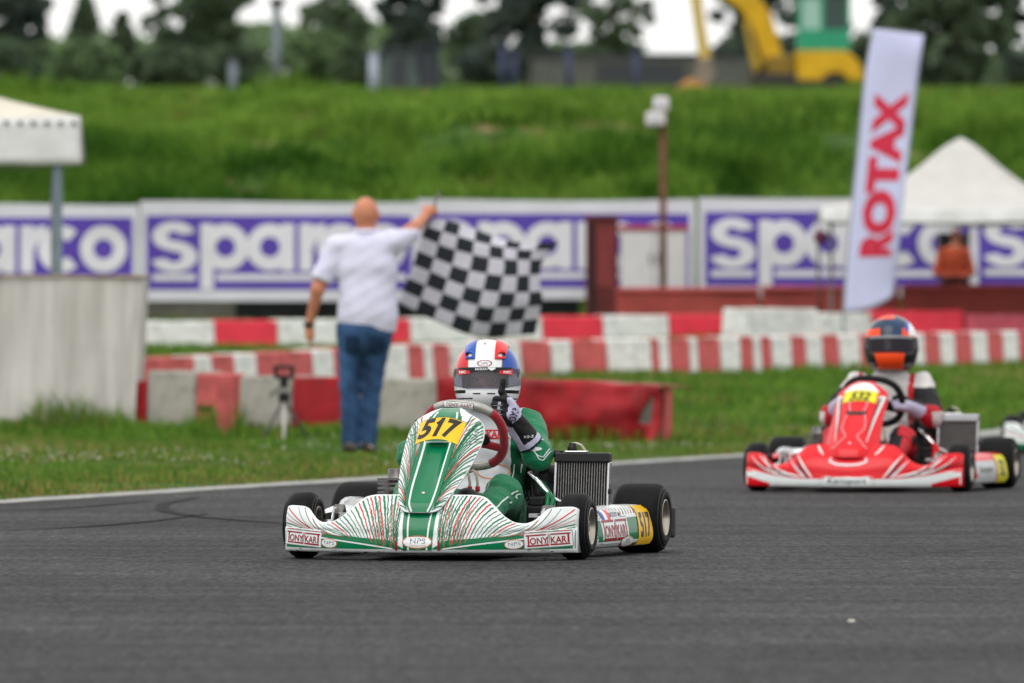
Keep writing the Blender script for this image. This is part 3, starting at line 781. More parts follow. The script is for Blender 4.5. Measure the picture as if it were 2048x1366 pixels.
def make_kart(kind, label, loc, yaw):
    root = thing('racing_kart', label, 'kart', loc, -yaw)
    base = {'green': P_white, 'red': P_kred, 'white': P_white}[kind]
    tubem = {'green': mat('green_chassis_paint', (0.006, 0.16, 0.06), 0.3, coat=0.4), 'red': P_kred, 'white': M_darkmetal}[kind]
    fair = obj('front_fairing', fairing_mesh('front_fairing', base), root)
    nas = obj('steering_fairing', nassau_mesh('steering_fairing', base if kind != 'green' else P_white, 0.052 if kind == 'green' else 0.022, 0.225 if kind == 'green' else 0.30, 0.462 if kind == 'green' else 0.425, NW if kind == 'green' else NW_RED), root)
    podl = obj('side_pod', pod_mesh('side_pod', base, 1), root)
    podr = obj('side_pod', pod_mesh('side_pod', base, -1), root)
    # wheels
    for sx in (1, -1):
        wheel(root, sx * 0.555, 0.0, 0.130, 0.128, sx, R(1.5) if sx > 0 else R(1.5))
        wheel(root, sx * 0.587, 1.03, 0.140, 0.206, sx)
    # chassis
    ch = MB()
    for sx in (1, -1):
        ch.tube([(sx * 0.14, -0.20, 0.06), (sx * 0.24, -0.02, 0.06), (sx * 0.30, 0.25, 0.055), (sx * 0.33, 0.6, 0.055), (sx * 0.33, 1.0, 0.09), (sx * 0.30, 1.22, 0.10)], 0.015, 10)
        ch.tube([(sx * 0.24, -0.02, 0.065), (sx * 0.38, 0.0, 0.10), (sx * 0.42, 0.0, 0.14)], 0.015, 10)
        ch.tube([(sx * 0.30, 0.30, 0.06), (sx * 0.48, 0.34, 0.09), (sx * 0.52, 0.42, 0.10), (sx * 0.52, 0.80, 0.10), (sx * 0.48, 0.86, 0.09), (sx * 0.33, 0.90, 0.07)], 0.011, 8)
    ch.tube([(-0.24, -0.02, 0.06), (0.24, -0.02, 0.06)], 0.014, 10)
    ch.tube([(-0.30, 0.28, 0.055), (0.30, 0.28, 0.055)], 0.014, 10)
    ch.tube([(-0.33, 0.85, 0.07), (0.33, 0.85, 0.07)], 0.014, 10)
    ch.tube([(0.30, 0.33, 0.07), (0.34, 0.52, 0.22), (0.26, 0.66, 0.29)], 0.011, 8)          # seat stay
    ch.tube([(0.32, 0.30, 0.07), (0.345, 0.36, 0.16), (0.32, 0.50, 0.24)], 0.010, 8)
    ch.tube([(-0.30, 0.33, 0.07), (-0.34, 0.52, 0.22), (-0.26, 0.66, 0.29)], 0.011, 8)
    ch.tube([(0.0, 0.02, 0.08), (0.06, 0.20, 0.27)], 0.010, 8)
    ch.tube([(0.0, 0.02, 0.08), (-0.06, 0.20, 0.27)], 0.010, 8)
    ch.build('chassis', tubem, root)
    MB().box((-0.26, -0.20, 0.036), (0.26, 0.40, 0.041)).build('floor_tray', M_darkmetal, root)
    MB().tube([(-0.53, 1.03, 0.14), (0.53, 1.03, 0.14)], 0.02, 14).build('rear_axle', M_chrome, root)
    MB().tube([(0.0, 0.05, 0.10), (0.0, 0.40, 0.455)], 0.010, 10).build('steering_column', M_chrome, root)
    # stub axles, brake discs and track rods
    for sx in (1, -1):
        k = MB()
        k.tube([(sx * 0.40, 0.0, 0.10), (sx * 0.40, 0.0, 0.17)], 0.017, 12, 0)
        k.tube([(sx * 0.40, 0.0, 0.13), (sx * 0.50, 0.0, 0.13)], 0.022, 14, 0)
        k.box((sx * 0.385 - 0.018, -0.026, 0.165), (sx * 0.385 + 0.018, 0.026, 0.18), 0)
        k.box((sx * 0.385 - 0.018, -0.026, 0.092), (sx * 0.385 + 0.018, 0.026, 0.104), 0)
        k.tube([(sx * 0.40, 0.0, 0.125), (sx * 0.34, 0.10, 0.12)], 0.010, 8)
        k.build('stub_axle', M_steel, root)
        MB().tube([(sx * 0.34, 0.10, 0.12), (sx * 0.02, 0.08, 0.13)], 0.007, 8).build('track_rod', M_chrome, root)
        d = MB(); Md = Matrix.Translation((sx * 0.425, 0.0, 0.13))
        d.lathe([(-0.003, 0.030), (-0.003, 0.072), (0.003, 0.072), (0.003, 0.030)], 36, 0, Md)
        dk = d.build('brake_disc', M_steel, root)
        c_ = MB(); c_.box((-0.024, -0.030, -0.026), (0.024, 0.030, 0.026), 0, Matrix.Translation((sx * 0.425, 0.052, 0.175)) @ Matrix.Rotation(0.7, 4, 'X'), 0.008)
        c_.build('brake_caliper', M_darkmetal, dk)
        MB().box((sx * 0.18 - 0.035, -0.13, 0.05), (sx * 0.18 + 0.035, -0.115, 0.20), 0, None, 0.004).build('pedal', M_darkmetal, root)
    # bodywork supports, front bumper bar
    b = MB(); b.tube([(-0.22, -0.18, 0.07), (-0.24, -0.30, 0.075), (0.24, -0.30, 0.075), (0.22, -0.18, 0.07)], 0.009, 8)
    b.tube([(-0.22, -0.10, 0.10), (-0.20, -0.22, 0.16), (0.20, -0.22, 0.16), (0.22, -0.10, 0.10)], 0.009, 8)
    b.build('front_bumper_bar', M_chrome, root)
    # seat
    f = lambda P: np.maximum(np.maximum(ell_d(P, (0, 0.80, 0.26), (0.215, 0.20, 0.28), 0.25), -ell_d(P, (0, 0.785, 0.275), (0.207, 0.190, 0.272), 0.25)), np.maximum(P[:, 2] - 0.42 + (0.95 - P[:, 1]) * 0.55, P[:, 1] * -1 + 0.52))
    sdf_obj('seat', f, (-0.24, 0.5, 0.0), (0.24, 1.06, 0.56), 0.009, M_seat, root)
    # radiator
    rx0, rx1, rz0, rz1, ry = 0.322, 0.536, 0.13, 0.405, 0.60
    tilt = lambda z: ry + (z - rz0) * 0.16
    co = MB()
    Ms = Matrix(((1, 0, 0, 0), (0, 1, 0.16, ry - rz0 * 0.16), (0, 0, 1, 0), (0, 0, 0, 1)))
    co.box((rx0 + 0.004, 0.012, rz0), (rx1 - 0.004, 0.034, rz1 - 0.03), 0, Ms)
    for i in range(19):
        x = rx0 + 0.012 + (rx1 - rx0 - 0.024) * i / 18
        co.box((x - 0.0009, 0.001, rz0 + 0.002), (x + 0.0009, 0.012, rz1 - 0.032), 1, Ms)
    rad = co.build('radiator', [M_blackpl, M_fin], root)
    t = MB(); t.box((rx0 - 0.006, -0.012, rz1 - 0.034), (rx1 + 0.006, 0.045, rz1 + 0.004), 0, Ms, 0.005)
    t.build('top_tank', M_blackpl if kind == 'green' else mat('silver_tank', (0.35, 0.36, 0.38), 0.35, 0.6), rad)
    t = MB(); t.box((rx0 - 0.005, 0.0, rz0), (rx0 + 0.003, 0.04, rz1 - 0.034), 0, Ms); t.build('side_plate', M_steel, rad)
    t = MB(); t.box((rx1 - 0.003, 0.0, rz0), (rx1 + 0.006, 0.045, rz1 - 0.034), 0, Ms, 0.003); t.build('side_plate', M_steel, rad)
    t = MB(); t.lathe([(0, 0.0), (0, 0.020), (0.022, 0.020), (0.026, 0.015), (0.038, 0.014), (0.040, 0.0)], 14, 0, Matrix.Translation((rx0 + 0.062, tilt(rz1) + 0.016, rz1 + 0.004)), 'Z', False)
    cap = t.build('filler_cap', M_blackpl, rad)
    MB().box((rx0 + 0.035, -0.008, rz1 + 0.0045), (rx0 + 0.125, 0.035, rz1 + 0.012), 0, Ms, 0.003).build('filler_neck', M_steel, rad)
    t = MB(); x0 = rx0 + 0.08; y0 = tilt(rz1) + 0.018
    t.tube([(x0 - 0.02, y0, rz1 + 0.040), (x0, y0, rz1 + 0.041), (x0 + 0.018, y0, rz1 + 0.034), (x0 + 0.032, y0 + 0.01, rz1 + 0.012), (x0 + 0.036, y0 + 0.03, rz1 - 0.04), (x0 + 0.03, y0 + 0.05, rz0)], 0.0055, 8)
    t.build('overflow_hose', M_hose, rad)
    t = MB(); t.tube([(rx1 + 0.008, tilt(0.26), 0.255), (rx1 + 0.016, tilt(0.26), 0.255)], 0.012, 10); t.build('mounting_bolt', M_blackpl, rad)
    # airbox, water pipes, exhaust at the kart's left, engine at the right
    f = lambda P: smin(seg_d(P, (0.25, 0.74, 0.31), (0.34, 0.80, 0.30), 0.055, 0.05), seg_d(P, (0.26, 0.72, 0.235), (0.33, 0.78, 0.25), 0.05, 0.045), 0.03)
    sdf_obj('airbox', f, (0.16, 0.62, 0.15), (0.44, 0.90, 0.40), 0.008, M_blackpl, root)
    MB().tube([(0.20, 0.74, 0.40), (0.30, 0.70, 0.405), (0.34, 0.66, 0.40)], 0.016, 10).build('radiator_bracket', M_blackpl, root)
    MB().tube([(0.215, 0.62, 0.33), (0.25, 0.60, 0.305), (0.29, 0.58, 0.26), (0.33, 0.57, 0.225), (0.40, 0.58, 0.19)], [0.008, 0.010, 0.011, 0.010, 0.010], 12).build('water_pipe', M_chrome, root)
    MB().tube([(0.27, 0.66, 0.20), (0.31, 0.60, 0.13), (0.36, 0.55, 0.11), (0.40, 0.60, 0.12)], 0.008, 10).build('hose', M_blacksh, root)
    e = MB(); e.box((0.255, 0.40, 0.06), (0.325, 0.50, 0.20), 0, None, 0.008); e.box((0.262, 0.41, 0.20), (0.318, 0.49, 0.235), 0, None, 0.006); e.build('battery_box', M_blacksh, root)
    e = MB(); e.box((-0.42, 0.62, 0.07), (-0.24, 0.86, 0.20), 0, None, 0.012)
    for i in range(6): e.box((-0.41, 0.60 - i * 0.0, 0.205 + i * 0.018), (-0.27, 0.76, 0.214 + i * 0.018), 0, None)
    e.tube([(-0.34, 0.68, 0.20), (-0.34, 0.68, 0.34)], 0.045, 18)
    e.build('engine', M_darkmetal, root)
    MB().tube([(-0.34, 0.60, 0.24), (-0.40, 0.5, 0.20), (-0.50, 0.55, 0.18), (-0.55, 0.70, 0.18), (-0.55, 0.95, 0.19)], [0.022, 0.026, 0.045, 0.048, 0.03], 14).build('exhaust', M_steel, root)
    # fuel tank between the legs with filler hoses
    tk = sdf_obj('fuel_tank', lambda P: box_d(P, (0.0, 0.20, 0.145), (0.115, 0.13, 0.10), 0.03), (-0.14, 0.04, 0.02), (0.14, 0.36, 0.27), 0.01, M_tank, root)
    d = MB(); d.lathe([(0, 0.0), (0.0, 0.048), (0.012, 0.046), (0.03, 0.036), (0.040, 0.018), (0.043, 0.0)], 20, 0, Matrix.Translation((0.085, 0.10, 0.235)), 'Z', False)
    d.build('tank_cap', M_blackpl, tk)
    for x in (0.080, 0.112):
        h = MB(); h.tube([(x, 0.17, 0.245), (x, 0.17, 0.295), (x - 0.006, 0.18, 0.325), (x - 0.03, 0.22, 0.345), (x - 0.07, 0.26, 0.33)], 0.006, 8); h.build('fuel_hose', M_hose, tk)
        h = MB(); h.tube([(x, 0.17, 0.262), (x, 0.17, 0.282)], 0.0095, 10); h.build('hose_clamp', M_redclamp, tk)
    # rear bumper
    f = lambda P: np.minimum(box_d(P, (0, 1.32, 0.115), (0.655, 0.030, 0.065), 0.02), 9)
    sdf_obj('rear_bumper', f, (-0.70, 1.27, 0.03), (0.70, 1.37, 0.20), 0.012, M_blackpl, root)
    for sx in (1, -1):
        bb = MB(); bb.box((sx * 0.642 - 0.014, 1.305, 0.052), (sx * 0.642 + 0.02, 1.336, 0.178), 0, None, 0.008)
        bb.build('bumper_end', mat('scuffed_grey_plastic', (0.045, 0.045, 0.052), 0.45, var=0.4, scale=30), root)
    # steering wheel
    sw = MB(); cen = Vector((-0.002, 0.42, 0.478)); nrm = Vector((0, 0.81, 0.59)).normalized(); upv = Vector((0, -0.59, 0.81)).normalized(); rt = Vector((1, 0, 0))
    rot = R(-6)
    def rimpt(a):
        c_, s_ = math.cos(a), math.sin(a); p = 2 / 2.5
        px = math.copysign(abs(c_) ** p, c_) * 0.160; pz = math.copysign(abs(s_) ** p, s_) * (0.158 if s_ > 0 else 0.150)
        q = (px * math.cos(rot) - pz * math.sin(rot), px * math.sin(rot) + pz * math.cos(rot))
        return cen + rt * q[0] + upv * q[1]
    swr = bpy.data.objects.new('steering_wheel', None); link(swr, root)
    if kind == 'green': arcs = [(50, 130, M_silver_grip), (130, 235, M_red_leather), (235, 305, M_silver_grip), (-55, 50, M_red_leather)]
    else: arcs = [(50, 130, M_black_suede), (130, 235, M_black_suede), (235, 305, M_black_suede), (-55, 50, M_black_suede)]
    rims = []
    for a0, a1, m_ in arcs:
        s_ = MB(); n_ = 20
        s_.tube([rimpt(R(a0 + (a1 - a0) * i / n_)) for i in range(n_ + 1)], [0.0185 if m_ is not M_silver_grip else 0.0180 for i in range(n_ + 1)], 14)
        rims.append(s_.build('rim_grip', m_, swr))
    s_ = MB()
    for a in (-14, 194, 270):
        p = rimpt(R(a)); s_.tube([cen + nrm * -0.02, cen + (p - cen) * 0.5 + nrm * -0.008, p], [0.026, 0.018, 0.016], 10)
    s_.build('spoke', M_red_leather if kind == 'green' else M_blacksh, swr)
    s_ = MB(); s_.box((-0.05, -0.006, -0.04), (0.05, 0.006, 0.04), 0, Matrix.Translation(cen - nrm * 0.03) @ Matrix.Rotation(math.atan2(0.59, 0.81), 4, 'X'), 0.004)
    s_.build('hub_plate', M_blackpl, swr)
    for sx in (1, -1):
        f = lambda P: ell_d(P, tuple(cen + rt * (sx * 0.075) - nrm * 0.035 + upv * 0.01), (0.040, 0.008, 0.034), 0.6)
        sdf_obj('shift_paddle', f, tuple(cen + Vector((sx * 0.075 - 0.06, -0.10, -0.09))), tuple(cen + Vector((sx * 0.075 + 0.06, 0.06, 0.06))), 0.005, M_blackpl, swr)
    # -------- print
    bF, bN, bP = bvh_of(fair), bvh_of(nas), bvh_of(podl)
    Xp, Zp = (1, 0, 0), (0, 0, 1)
    pf = Print(bF, (0, 0, 0), Xp, Zp, 1.0); pn = Print(bN, (0, 0, 0), Xp, Zp, 1.0)
    pp = Print(bP, (0, 0, 0), (0, 1, 0), Zp, 2.0)
    pp.o = Vector((0, 0, 0)); pp.d = Vector((-1, 0, 0))
    if kind == 'green': livery_green(pf, pn, pp, rims, swr, root)
    elif kind == 'red': livery_red(pf, pn, pp)
    else: livery_white(pf, pn, pp)
    pf.build('printed_stripes', PRN, fair); pn.build('printed_stripes', PRN, nas); pp.build('printed_stripes', PRN, podl)
    # bolts on the steering fairing
    for x, z in ((0.125, 0.49), (-0.125, 0.49), (0.0, 0.262)):
        l, n__, i_, d_ = bN.ray_cast(Vector((x, -1, z)), Vector((0, 1, 0)))
        if l: MB().tube([l, l + n__ * (0.006 if n__.y < 0 else -0.006)], [0.009, 0.006], 12).build('bolt', M_steel, nas)
    return root

def livery_green(pf, pn, pp, rims, swr, root):
    zb = lambda a: 0.072 + 0.075 * a
    # lower green band and white keyline
    for sg in (1, -1):
        pf.put(grid2d(lambda a, b: (sg * (0.06 + a * 0.528), (0.046 + 0.012 * max(0, a - 0.75)) + (min(zb(0.06 + a * 0.528), 0.050 + 0.30 * a) - 0.046) * b), 40, 4), GRN)
        pf.put(strip2d([(sg * (0.10 + 0.31 * t), 0.047 + 0.040 * t ** 0.9) for t in np.linspace(0, 1, 16)], 0.0055), WHT, 0.0024)
        pf.put(strip2d([(sg * (0.41 + 0.175 * t), 0.053 + 0.012 * t) for t in np.linspace(0, 1, 8)], 0.003), WHT, 0.0024)
        pf.put(strip2d([(sg * (0.41 + 0.175 * t), 0.113 + 0.010 * t) for t in np.linspace(0, 1, 8)], 0.003), WHT, 0.0024)
        rr = random.Random(5)
        # fan of ragged lines
        ends = [(0.088, 0.251), (0.103, 0.252), (0.118, 0.252), (0.135, 0.252), (0.152, 0.252), (0.168, 0.252), (0.188, 0.251), (0.205, 0.249), (0.222, 0.246), (0.236, 0.242), (0.252, 0.232), (0.266, 0.221), (0.280, 0.208), (0.296, 0.195), (0.310, 0.183), (0.326, 0.171), (0.340, 0.162), (0.356, 0.153), (0.372, 0.146), (0.392, 0.141)]
        seq = [GRN, RED, GRN, GRN, DGR, GRN, RED, GRN, RED, GRN, GRN, RED, GRN, DGR, GRN, GRN, DGR, GRN, RED, DGR]
        wds = [4.2, 3.0, 5.5, 3.6, 3.0, 6.0, 4.6, 5.4, 4.0, 3.2, 5.8, 4.4, 5.0, 2.6, 3.2, 5.2, 2.8, 4.8, 4.0, 2.2]
        for i, (ex, ez) in enumerate(ends):
            q = i / (len(ends) - 1)
            sx = 0.085 + 0.215 * q ** 1.35; sz = 0.050 + 0.042 * q
            cx = sx + (ex - sx) * (0.30 + 0.14 * q); cz = sz + (ez - sz) * (0.62 + 0.10 * q)
            p = zig((sg * sx, sz), (sg * cx, cz), (sg * ex, ez), 34 if i < 14 else 22, 0.0017 if i < 18 else 0.0005, i * 7 + (sg > 0))
            pf.put(strip2d(p, [wds[i] / 800 * (0.6 + 0.5 * k / 34) for k in range(len(p))]), seq[i])
        for i in range(15):          # finer dotted-looking strands close to the centre
            sx = 0.082 + 0.006 * i; ex = 0.080 + 0.0095 * i
            p = zig((sg * sx, 0.05), (sg * (sx + (ex - sx) * 0.35), 0.14), (sg * ex, 0.16 + 0.05 * rr.random() + 0.003 * i), 26, 0.0022, i + 300 * (sg > 0))
            pf.put(strip2d(p, 0.0018 + 0.0014 * rr.random()), [GRN, DGR, GRN, GRN, RED][i % 5], 0.0017)
        # long sweeping lines on the outer wings
        wing = [((0.33, 0.094), (0.46, 0.10), (0.500, 0.203), DGR, 2.4), ((0.36, 0.097), (0.49, 0.105), (0.532, 0.203), GRN, 1.8), ((0.395, 0.10), (0.50, 0.125), (0.580, 0.200), RED, 4.2), ((0.415, 0.102), (0.51, 0.125), (0.586, 0.182), DGR, 1.8),
                ((0.43, 0.103), (0.52, 0.128), (0.585, 0.160), RED, 2.0), ((0.44, 0.104), (0.54, 0.132), (0.585, 0.142), GRN, 3.8), ((0.48, 0.108), (0.55, 0.124), (0.585, 0.130), GRN, 2.8), ((0.52, 0.112), (0.56, 0.121), (0.585, 0.124), RED, 3.4),
                ((0.29, 0.091), (0.41, 0.095), (0.455, 0.158), GRN, 2.4), ((0.31, 0.093), (0.43, 0.097), (0.462, 0.168), RED, 1.5), ((0.25, 0.088), (0.36, 0.10), (0.425, 0.140), GRN, 2.2), ((0.22, 0.086), (0.33, 0.098), (0.408, 0.138), GRN, 1.6)]
        for i, (a, b, c_, m_, wd) in enumerate(wing):
            p = zig((sg * a[0], a[1]), (sg * b[0], b[1]), (sg * c_[0], c_[1]), 24, 0.0004, i)
            pf.put(strip2d(p, wd / 1000), m_)
        maker_logo(pf, sg * 0.494, 0.083, 0.168, sg * R(4.0))
        team_oval(pf, sg * 0.372, 0.066, 0.036, 0.019, sg * R(4), False)
    pf.put(grid2d(lambda a, b: ((2 * a - 1) * (0.058 + 0.012 * b), 0.043 + 0.209 * b), 10, 22), GRN, 0.0019)
    for sg in (1, -1): pf.put(strip2d([(sg * (0.037 + 0.012 * t), 0.043 + 0.21 * t) for t in np.linspace(0, 1, 20)], 0.0065), WHT, 0.0026)
    for sg in (1, -1): pf.put(rect2d(sg * 0.086 - 0.005, 0.042, sg * 0.086 + 0.005, 0.075, 1, 4), MAR, 0.0026)
    rr = random.Random(31)
    for i in range(26):                                   # scuffs and rubber smears along the lower edge
        x0 = rr.uniform(-0.57, 0.57); z0 = rr.uniform(0.033, 0.05) if i < 20 else rr.uniform(0.06, 0.2); l_ = rr.uniform(0.006, 0.03)
        pf.put(strip2d([(x0, z0), (x0 + l_ * 0.5, z0 + rr.uniform(-0.002, 0.002)), (x0 + l_, z0 + rr.uniform(-0.003, 0.003))], rr.uniform(0.0012, 0.003)), [GRY, BLK][i % 3 == 0], 0.0058)
    team_oval(pf, 0.0, 0.074, 0.061, 0.0255)
    # steering fairing
    hwg = lambda z: interp(z, [0.188, 0.23, 0.30, 0.42, 0.50, 0.56, 0.592], [0.040, 0.060, 0.067, 0.068, 0.070, 0.060, 0.036])
    pn.put(grid2d(lambda a, b: ((2 * a - 1) * hwg(0.190 + 0.40 * b), 0.190 + 0.40 * b), 22, 60), GRN, 0.0015)
    for sg in (1, -1):
        pn.put(strip2d([(sg * (hwg(z) * 0.76), z) for z in np.linspace(0.192, 0.575, 50)], 0.0065), WHT, 0.0022)
        pn.put(strip2d([(sg * (hwg(z) + 0.002), z) for z in np.linspace(0.215, 0.56, 50)], 0.003), DGR, 0.0022)
        rr = random.Random(12 + sg)
        for i in range(27):
            q = i / 26; z0 = 0.200 + 0.235 * q ** 1.05; z1 = z0 + 0.012 + 0.14 * min(1, q * 1.6) + 0.012 * rr.random()
            x0 = hwg(z0) + 0.004
            hw = interp(min(z1, 0.59), NWZ, NW) - 0.003
            if z1 > 0.568: continue
            p = zig((sg * x0, z0), (sg * (x0 + (hw - x0) * 0.45), z0 + (z1 - z0) * 0.78), (sg * hw, z1), 20, 0.0010, i * 3 + 50)
            pn.put(strip2d(p, (2.4 + 2.6 * rr.random()) / 1000), [GRN, GRN, DGR, GRN, RED, GRN, DGR, GRN, GRN][i % 9])
        for i in range(9):
            z0 = 0.435 + 0.013 * i; x0 = hwg(z0) + 0.022; z1 = z0 + 0.028
            hw = interp(min(z1, 0.59), NWZ, NW) - 0.003
            if hw < x0 + 0.01: continue
            pn.put(strip2d(zig((sg * x0, z0), (sg * (x0 + hw) / 2, z0 + 0.02), (sg * hw, z1), 12, 0.0010, i), 0.0022), [GRN, DGR, GRN][i % 3])
    plate = grid2d(lambda a, b: ((2 * a - 1) * (0.086 + 0.008 * b) - 0.006, 0.470 - 0.022 * abs(2 * a - 1) ** 2 + (0.083 + 0.002 * (1 - (2 * a - 1) ** 2)) * b), 26, 10)
    pn.g = 'number_plate'; pn.put(plate, YEL, 0.0035)
    pn.put(strip2d([((2 * a - 1) * 0.094 - 0.006, 0.553 - 0.022 * abs(2 * a - 1) ** 2 + 0.002) for a in np.linspace(0, 1, 24)], 0.0018), DGR, 0.0040)
    t = text2d('517', 0.094, 0.036, 0.22, 1.02, 0.012, 1.0)
    t = ([(x, z - 0.020 * (x / 0.09) ** 2) for x, z in t[0]], t[1])
    pn.put(move2d(t, -0.008, 0.515), BLK, 0.0050)
    pn.put(strip2d([(-0.024, 0.529), (-0.010, 0.540)], 0.010), BLK, 0.0050)
    # side pod
    zc = lambda y: 0.0
    ys0, ys1 = 0.24, 0.895
    pp.put(grid2d(lambda a, b: (ys0 + (ys1 - ys0) * a, 0.060 + 0.004 * a + (0.085 + 0.010 * a) * b), 24, 6), GRN)
    for z0, dz in ((0.058, 0.004), (0.146, 0.012)):
        pp.put(strip2d([(ys0 + (ys1 - ys0) * t, z0 + dz * t) for t in np.linspace(0, 1, 20)], 0.004), WHT, 0.0024)
    rr = random.Random(77)
    for i in range(20):
        y0 = ys0 + 0.02 + i * 0.032
        p = zig((y0, 0.160 + 0.001 * i / 2), (y0 + 0.01, 0.175), (y0 + 0.02 + 0.01 * rr.random(), 0.192), 8, 0.0012, i)
        pp.put(strip2d(p, 0.004 + 0.004 * rr.random()), [GRN, RED, GRN, DGR][i % 4])
    for i in range(8):
        p = zig((0.50 + 0.02 * i, 0.036 + 0.002 * (i % 3)), (0.6 + 0.02 * i, 0.042), (0.66 + 0.02 * i, 0.05), 14, 0.0012, i + 90)
        pp.put(strip2d(p, 0.003), [GRN, RED, DGR][i % 3])
    maker_logo(pp, 0.445, 0.104, 0.30, R(0.5))
    team_oval(pp, 0.575, 0.058, 0.075, 0.021, 0.0, False)
    pp.g = 'name_sticker'
    pp.put(rect2d(0.315, 0.148, 0.53, 0.182, 12, 4), SIL, 0.0026)
    for i, m_ in enumerate((BLU, WHT, RED)): pp.put(rect2d(0.315 + 0.033 * i, 0.147, 0.315 + 0.033 * (i + 1), 0.183, 4, 4), m_, 0.0034)
    pp.put(move2d(text2d('RICOT M.', 0.022, 0.01, 0, 1.5, 0.02), 0.475, 0.165), BLK, 0.0034)
    pp.g = 'number_plate'
    pp.put(grid2d(lambda a, b: (0.70 + 0.175 * a + 0.03 * b, 0.042 + 0.150 * b), 10, 10), YEL, 0.0040)
    pp.put(move2d(text2d('517', 0.130, 0.03, 0.15, 0.62, 0.02, 1.0), 0.800, 0.117), BLK, 0.0052)
    # printed tag on the top of the steering wheel
    b = bvh_of(rims[0]); pw = Print(b, (0, 0, 0), (1, 0, 0), (0, 0, 1), 1.0)
    arc = lambda x: 0.6045 - 0.10 * x - 0.5 * (x - 0.01) ** 2
    for m_, e_, off in ((BLK, 0.0022, 0.0012), (WHT, 0.0, 0.0018)):
        pw.put(grid2d(lambda a, b_: (-0.060 - e_ + (0.118 + 2 * e_) * a, arc(-0.060 + 0.118 * a) - 0.011 - e_ + (0.020 + 2 * e_) * b_), 16, 4), m_, off)
    t = text2d('TONY//KART', 0.0175, 0.016, 0, 1.02, 0.02); pw.put(([(x, z + arc(x) - 0.001) for x, z in t[0]], t[1]), MAR, 0.0024)
    pw.build('printed_tag', PRN, rims[0])

